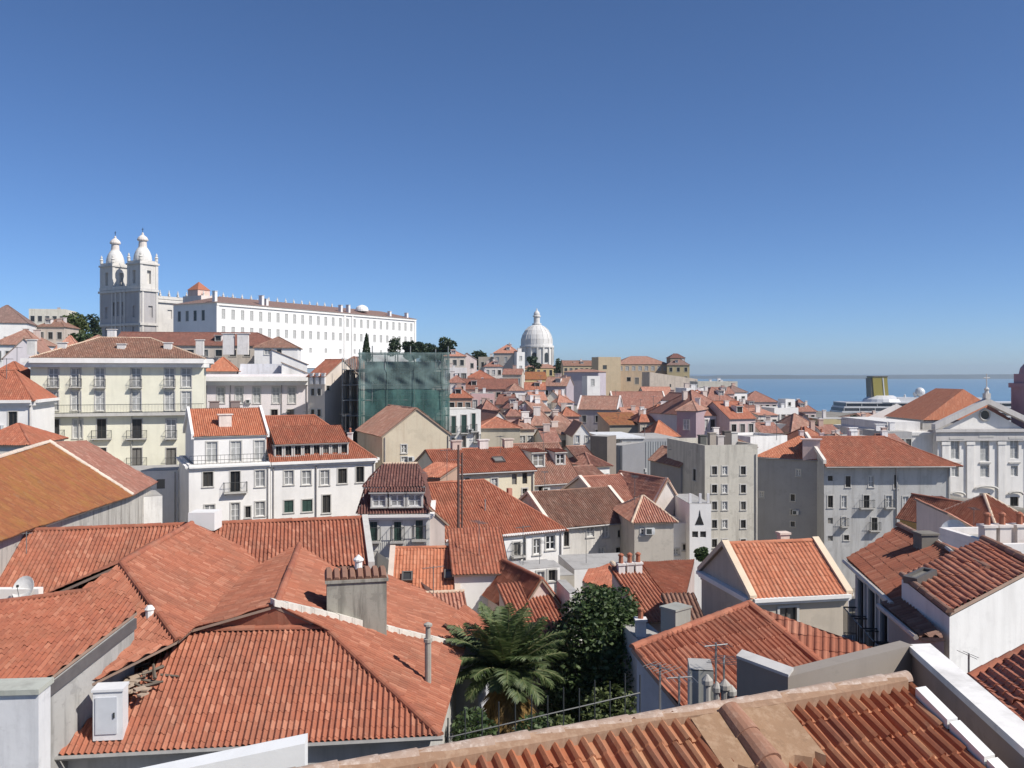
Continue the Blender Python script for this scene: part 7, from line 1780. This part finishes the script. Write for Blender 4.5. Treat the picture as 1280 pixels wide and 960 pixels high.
tc = n.new('ShaderNodeTexCoord').outputs['Object']
l.new(mixrgb(n, l, ramp(n, l, noise(n, l, mapping(n, l, tc, (.004, .002, .02)), 1.0, 4), [(0.4, 0), (0.65, 1)]), (0.02, 0.03, 0.03), (0.06, 0.065, 0.06)), b.inputs['Base Color'])
b.inputs['Roughness'].default_value = 1
tag(fs_.build('far_bank_hills', [m]), kind='structure')

GP = np.array(GROUND)
extra = [(-160, 390, -3.5, 30), (-110, 340, 2, 20), (-75, 480, 4, 30), (-140, 300, 0, 20), (20, 620, -14, 30), (-260, 420, -2, 40), (-300, 200, -6, 40), (140, 520, -70, 40), (250, 430, -76, 40), (300, 250, -60, 40), (200, 120, -45, 30), (420, 520, -78, 60), (60, 640, -40, 40), (120, 620, -76, 40), (0, -10, -14, 5), (-60, 10, -14, 10), (60, 20, -26, 10), (-60, -60, -10, 20), (100, -60, -40, 30), (-400, 700, -5, 60), (0, 760, -40, 50), (200, 800, -82, 80), (450, 150, -78, 60), (30, 480, -20, 20), (-20, 440, -8, 20), (80, 420, -22, 20), (-60, 600, -2, 30), (-8, 44, -20.5, 3), (6, 44, -20.5, 3), (-2, 26, -17, 3), (0, 46, -21, 2), (3, 40, -20, 2)]
GP = np.vstack([GP, np.array(extra)])
def ground_z(x, y):
    d2 = (GP[:, 0] - x) ** 2 + (GP[:, 1] - y) ** 2
    w_ = 1.0 / (d2 + (GP[:, 3] * 0.6) ** 2 + 9) ** 1.5
    return float((w_ * GP[:, 2]).sum() / w_.sum())
tb = MB(); ys = [-80 + 6 * i for i in range(45)] + [190 + 12 * i for i in range(1, 56)]
xs = [-420 + 12 * i for i in range(28)] + [-84 + 5 * i for i in range(34)] + [86 + 12 * i for i in range(1, 35)]
gz = [[ground_z(x, y) - 0.5 for x in xs] for y in ys]
vv = [(xs[i], ys[j], gz[j][i]) for j in range(len(ys)) for i in range(len(xs))]
tb.v = vv; nx = len(xs)
for j in range(len(ys) - 1):
    for i in range(nx - 1):
        tb.f.append((j * nx + i, j * nx + i + 1, (j + 1) * nx + i + 1, (j + 1) * nx + i)); tb.m.append(0); tb.uv += [(0, 0)] * 4
m, n, l, b = newmat('cobbled_ground')
tc = n.new('ShaderNodeTexCoord').outputs['Object']
vn = n.new('ShaderNodeTexVoronoi'); vn.inputs['Scale'].default_value = 3.0; l.new(tc, vn.inputs['Vector'])
g1_ = mixrgb(n, l, ramp(n, l, noise(n, l, tc, 0.12, 5), [(0.4, 0), (0.65, 1)]), (0.30, 0.27, 0.23), (0.13, 0.12, 0.08))
l.new(mixrgb(n, l, ramp(n, l, vn.outputs['Distance'], [(0.2, 0), (0.6, 0.5)]), g1_, (0.10, 0.09, 0.08)), b.inputs['Base Color'])
b.inputs['Roughness'].default_value = 0.95
tag(tb.build('ground', [m], smooth=True), kind='structure')

# ------------------------------------------------------------------ plants
def leafmat(name, c1, c2):
    m, n, l, b = newmat(name)
    gi = n.new('ShaderNodeNewGeometry')
    l.new(mixrgb(n, l, gi.outputs['Random Per Island'], c1, c2), b.inputs['Base Color'])
    b.inputs['Roughness'].default_value = 0.6
    t = n.new('ShaderNodeBsdfTranslucent'); l.new(mixrgb(n, l, gi.outputs['Random Per Island'], [x * 1.5 for x in c1], [x * 1.5 for x in c2]), t.inputs['Color'])
    mx = n.new('ShaderNodeMixShader'); mx.inputs[0].default_value = 0.18
    l.new(b.outputs[0], mx.inputs[1]); l.new(t.outputs[0], mx.inputs[2]); l.new(mx.outputs[0], n['Material Output'].inputs[0])
    return m
LEAF_D = leafmat('dark_leaves', (0.014, 0.038, 0.010), (0.085, 0.125, 0.040))
LEAF_F = leafmat('far_leaves', (0.022, 0.040, 0.018), (0.045, 0.070, 0.028))
LEAF_Y = leafmat('olive_leaves', (0.05, 0.075, 0.020), (0.10, 0.12, 0.035))
BARK = plain('bark', (0.10, 0.075, 0.055), 0.9)
def crown(mb, blobs, n, size):
    for i in range(n):
        c, r = random.choices(blobs, [q[1][0] * q[1][1] * q[1][2] for q in blobs])[0]
        while True:
            p = V(random.uniform(-1, 1), random.uniform(-1, 1), random.uniform(-1, 1))
            if 0.25 < p.length < 1: break
        if random.random() < 0.75: p = p.normalized() * random.uniform(0.72, 1.08)
        p = Vector(c) + V(p.x * r[0], p.y * r[1], p.z * r[2])
        a = V(random.gauss(0, 1), random.gauss(0, 1), random.gauss(0, .6)).normalized(); b_ = a.cross(V(random.gauss(0, 1), random.gauss(0, 1), random.gauss(0, 1))).normalized()
        s = size * random.uniform(0.6, 1.3)
        mb.face([p - a * s, p + b_ * s * .55, p + a * s, p - b_ * s * .55])
def tree(label, base, h, blobs, n, size, mat, tr=0.2, name='tree', group=None):
    t = thing(name, label, 'tree', base, group)
    m = MB(); top = Vector(base) + V(0, 0, h)
    m.tube([Vector(base) - V(0, 0, 1), Vector(base) + V(tr * .4, 0, h * .35), Vector(base) + V(0, tr * .5, h * .7)], tr, 8, r2=tr * .55)
    for c, r in blobs[:7]: m.tube([Vector(base) + V(0, 0, h * random.uniform(.4, .65)), Vector(c)], tr * .4, 5, r2=tr * .12)
    m.build('trunk', [BARK], t)
    m = MB(); crown(m, blobs, n, size); m.build('crown', [mat], t)
    return t
# big dark tree
bs = V(4.6, 43.5, -21.0)
blobs = []
for u, v, dy, r in ((745, 790, 0, 1.7), (715, 800, .5, 1.3), (778, 785, .2, 1.35), (752, 757, .6, 1.1), (722, 768, 1, .9), (790, 768, 1.0, .7), (772, 840, -.8, 1.7), (735, 850, -.5, 1.7), (760, 880, 0, 1.8), (710, 845, .5, 1.2), (720, 890, 0, 1.6), (790, 830, .8, 1.4), (780, 890, .6, 1.6), (700, 820, 1.2, 1.1), (705, 870, .4, 1.4), (745, 905, .2, 1.7), (792, 862, .5, 1.2), (742, 760, .3, 1.2), (770, 760, .6, 1.2)):
    blobs.append((P(u, v, 43 + dy), (r, r, r * .9)))
tree('dense dark evergreen tree beside the palm in the garden below', bs, 5, blobs, 21000, 0.13, LEAF_D, 0.28)
# palm
pc_ = P(633, 838, 39.5); PB = V(pc_.x + .1, pc_.y, -21)
PM = thing('palm_tree', 'tall date palm with arching fronds in the garden below', 'palm tree', PB)
m = MB(); pts = [PB + (pc_ - V(0, 0, .5) - PB) * (i / 14) + V(0.06 * math.sin(i * .5), 0, 0) for i in range(15)]
for i in range(14): m.tube([pts[i], pts[i + 1]], 0.30 + .04 * (i % 2), 10, r2=0.36)
m.lathe([(0.3, -1.2), (0.5, -.7), (0.55, -.2), (0.3, .3)], pc_, 12)
m.build('trunk', [plain('palm_trunk', (0.13, 0.095, 0.06), 0.95, var=.3, scale=6)], PM)
PALM = leafmat('palm_leaves', (0.045, 0.080, 0.022), (0.14, 0.17, 0.065)); DRY = leafmat('dry_palm_leaves', (0.20, 0.12, 0.035), (0.30, 0.19, 0.06)); STALK = plain('palm_stalk', (0.16, 0.15, 0.06), 0.7)
def frond(az, el, L, droop, dry=False):
    m = MB(); d = V(math.cos(az), math.sin(az), 0); n_ = 22; pts = []
    p = Vector(pc_) + d * .15; e = el
    for i in range(n_ + 1):
        pts.append(p.copy()); p = p + (d * math.cos(e) + V(0, 0, math.sin(e))) * (L / n_); e -= droop / n_ * (0.5 + 1.0 * i / n_)
    m.tube(pts, 0.035, 4, mi=1, r2=0.008)
    for i in range(3, n_ * 2):
        t = i / 2; k = int(t); q = pts[min(k, n_ - 1)].lerp(pts[min(k + 1, n_)], t - k)
        tn = (pts[min(k + 1, n_)] - pts[max(k - 1, 0)]).normalized(); s = tn.cross(V(0, 0, 1)); s = s.normalized() if s.length > .01 else V(-d.y, d.x, 0)
        up = s.cross(tn); ll = 0.62 * math.sin(math.pi * min(1, .12 + .88 * i / (n_ * 2))) ** .6 + .08
        for sg in (-1, 1):
            dr = (s * sg * .72 + tn * .55 + up * random.uniform(.0, .35) - V(0, 0, .25)).normalized() * ll * random.uniform(.85, 1.1)
            w_ = up.cross(dr).normalized() * .028
            m.face([q - w_, q + w_, q + dr * .6 + w_ * 1.1 - V(0, 0, .02), q + dr - V(0, 0, .10), q + dr * .6 - w_ * 1.1 - V(0, 0, .02)])
    m.build('frond', [DRY if dry else PALM, STALK], PM)
for i in range(58):
    az = i * 2.39996 + random.uniform(-.2, .2); f = (i + .5) / 58
    el = 1.52 - 1.4 * f + random.uniform(-.12, .12)
    frond(az, el, random.uniform(2.6, 3.5) * (1 - .2 * f), random.uniform(0.35, 1.1) * (0.7 + .7 * f))
for az in (5.3, 4.9, 5.7, 4.2, 5.1, 4.6, 3.8, 6.1): frond(az, -0.95, 2.4, 0.4, True)
# undergrowth in the garden
ub = MB()
for i in range(2600):
    u = random.uniform(584, 800); Y = random.uniform(26, 44); x = (u - 640) / F * Y
    p = V(x, Y, ground_z(x, Y) + random.uniform(-.2, .7)); a = V(random.gauss(0, 1), random.gauss(0, 1), random.gauss(0, .5)).normalized(); b_ = a.cross(V(random.gauss(0, 1), random.gauss(0, 1), random.gauss(0, 1))).normalized(); s = random.uniform(.1, .28)
    ub.face([p - a * s, p + b_ * s * .5, p + a * s, p - b_ * s * .5])
tag(ub.build('garden_undergrowth', [LEAF_D]), kind='stuff')
bushes = [('olive green bush at the foot of the dark tree behind the railing', (764, 895, 38), 1.3, LEAF_Y), ('dark bush behind the wire railing under the palm', (672, 925, 36), 1.0, LEAF_D), ('pale spiky bush close to the ridge under the dark tree', (702, 915, 30), .5, LEAF_Y), ('dark bush at the corner of the big red roof', (592, 915, 36), .9, LEAF_D)]
for lab, (u, v, Y), r, mt in bushes:
    p = P(u, v, Y); b0 = V(p.x, p.y, ground_z(p.x, p.y)); t = thing('bush', lab, 'bush', b0)
    m = MB(); hh = max(1.0, p.z - b0.z); m.tube([b0 - V(0, 0, .5), b0 + V(0.1, 0, hh)], .06, 5, r2=.03); m.build('stem', [BARK], t)
    m = MB(); crown(m, [(p - V(0, 0, .0), (r, r, r)), (p - V(0, 0, r), (r * .9, r * .9, r))], 1500, .12); m.build('crown', [mt], t)
# far trees
def fartree(label, u, v, Y, rx, rz, n=900, mat=LEAF_F, size=.5, hh=None, name='tree', group=None):
    c = P(u, v, Y); r_ = rx / F * Y; z_ = rz / F * Y
    b0 = V(c.x, c.y, c.z - z_ * 2.2); bl = []
    for i in range(10): bl.append((c + V(random.uniform(-.65, .65) * r_, random.uniform(-.5, .5) * r_, random.uniform(-.5, .55) * z_ if i < 7 else -z_ * random.uniform(.7, 1.5)), (r_ * .55, r_ * .55, z_ * .5)))
    return tree(label, b0, z_ * 2.2, bl, n, size, mat, max(.15, r_ * .08), name, group)
fartree('bushy green tree on the skyline between the cream houses and the church', 95, 408, 240, 20, 19, 2200, LEAF_Y, .55)
fartree('dark green tree hard against the church towers', 117, 407, 300, 9, 14, 900, LEAF_F, .55)
fartree('leafy tree in front of the bushy green one above the pavilion', 100, 428, 200, 16, 12, 1200, LEAF_D, .45)
for i, (u, v, rx, rz, lab) in enumerate(((513, 435, 10, 9, 'leftmost dark pine on the skyline above the scaffold'), (527, 436, 12, 9, 'dark pine next to the leftmost one on the skyline'), (541, 437, 13, 8, 'low wide dark pine in the middle of the skyline row'), (557, 434, 13, 12, 'tallest rounded dark pine at the right end of the skyline row'))):
    fartree(lab, u, v, 300, rx, rz, 1000, LEAF_F, .6, name='pine_tree', group='dark pines on the skyline')
fartree('round tree standing against the convent wall', 494, 430, 290, 8, 9, 800, LEAF_F, .5)
fartree('dark round tree left of the grey-beige palace', 599, 444, 345, 10, 10, 900, LEAF_F, .6)
fartree('small green tree just right of the dome', 700, 456, 480, 7, 8, 700, LEAF_F, .8)
fartree('dark clump of tree beneath the shaded side of the dome', 668, 452, 500, 8, 7, 700, LEAF_F, .8)
fartree('small dark tree below the tree-shaped opening', 878, 692, 66, 10, 7, 900, LEAF_D, .14)
fartree('green shrub at the church steps on the right', 1199, 640, 145, 9, 5, 500, LEAF_D, .3, name='shrub')
fartree('green tree beside the yellow-ochre house front', 1070, 525, 200, 7, 6, 500, LEAF_F, .4)
cy0 = P(458, 424, 205); t = thing('cypress', 'pointed dark cypress in front of the white convent', 'cypress tree', cy0 - V(0, 0, 6)); 
m = MB(); m.tube([cy0 - V(0, 0, 7), cy0 + V(0, 0, 1)], .2, 6, r2=.08); m.build('trunk', [BARK], t)
m = MB()
for k in range(1500):
    f = random.random() ** .8; r = 1.15 * (1 - f) ** .8 * math.sin(min(1, f * 6 + .3) * 1.57); a = random.uniform(0, 6.28); p = cy0 + V(math.cos(a) * r, math.sin(a) * r, -5 + 6.2 * f)
    a_ = V(random.gauss(0, .5), random.gauss(0, .5), 1).normalized(); b_ = a_.cross(V(random.gauss(0, 1), random.gauss(0, 1), 0)).normalized(); s = random.uniform(.2, .4); m.face([p - a_ * s, p + b_ * s * .4, p + a_ * s, p - b_ * s * .4])
m.build('crown', [LEAF_F], t)

# ------------------------------------------------------------------ air
hz = MB(); hz.hexa([V(-14000, -300, -79), V(16000, -300, -79), V(16000, 17000, -79), V(-14000, 17000, -79), V(-14000, -300, 130), V(16000, -300, 130), V(16000, 17000, 130), V(-14000, 17000, 130)])
m = bpy.data.materials.new('haze_air'); m.use_nodes = True
n = m.node_tree.nodes; l = m.node_tree.links
n.remove(n['Principled BSDF'])
pv = n.new('ShaderNodeVolumePrincipled'); pv.inputs['Color'].default_value = (0.80, 0.93, 1.0, 1); pv.inputs['Density'].default_value = 7.5e-5; pv.inputs['Anisotropy'].default_value = 0.3
l.new(pv.outputs[0], n['Material Output'].inputs['Volume'])
tag(hz.build('haze', [m]), kind='stuff')
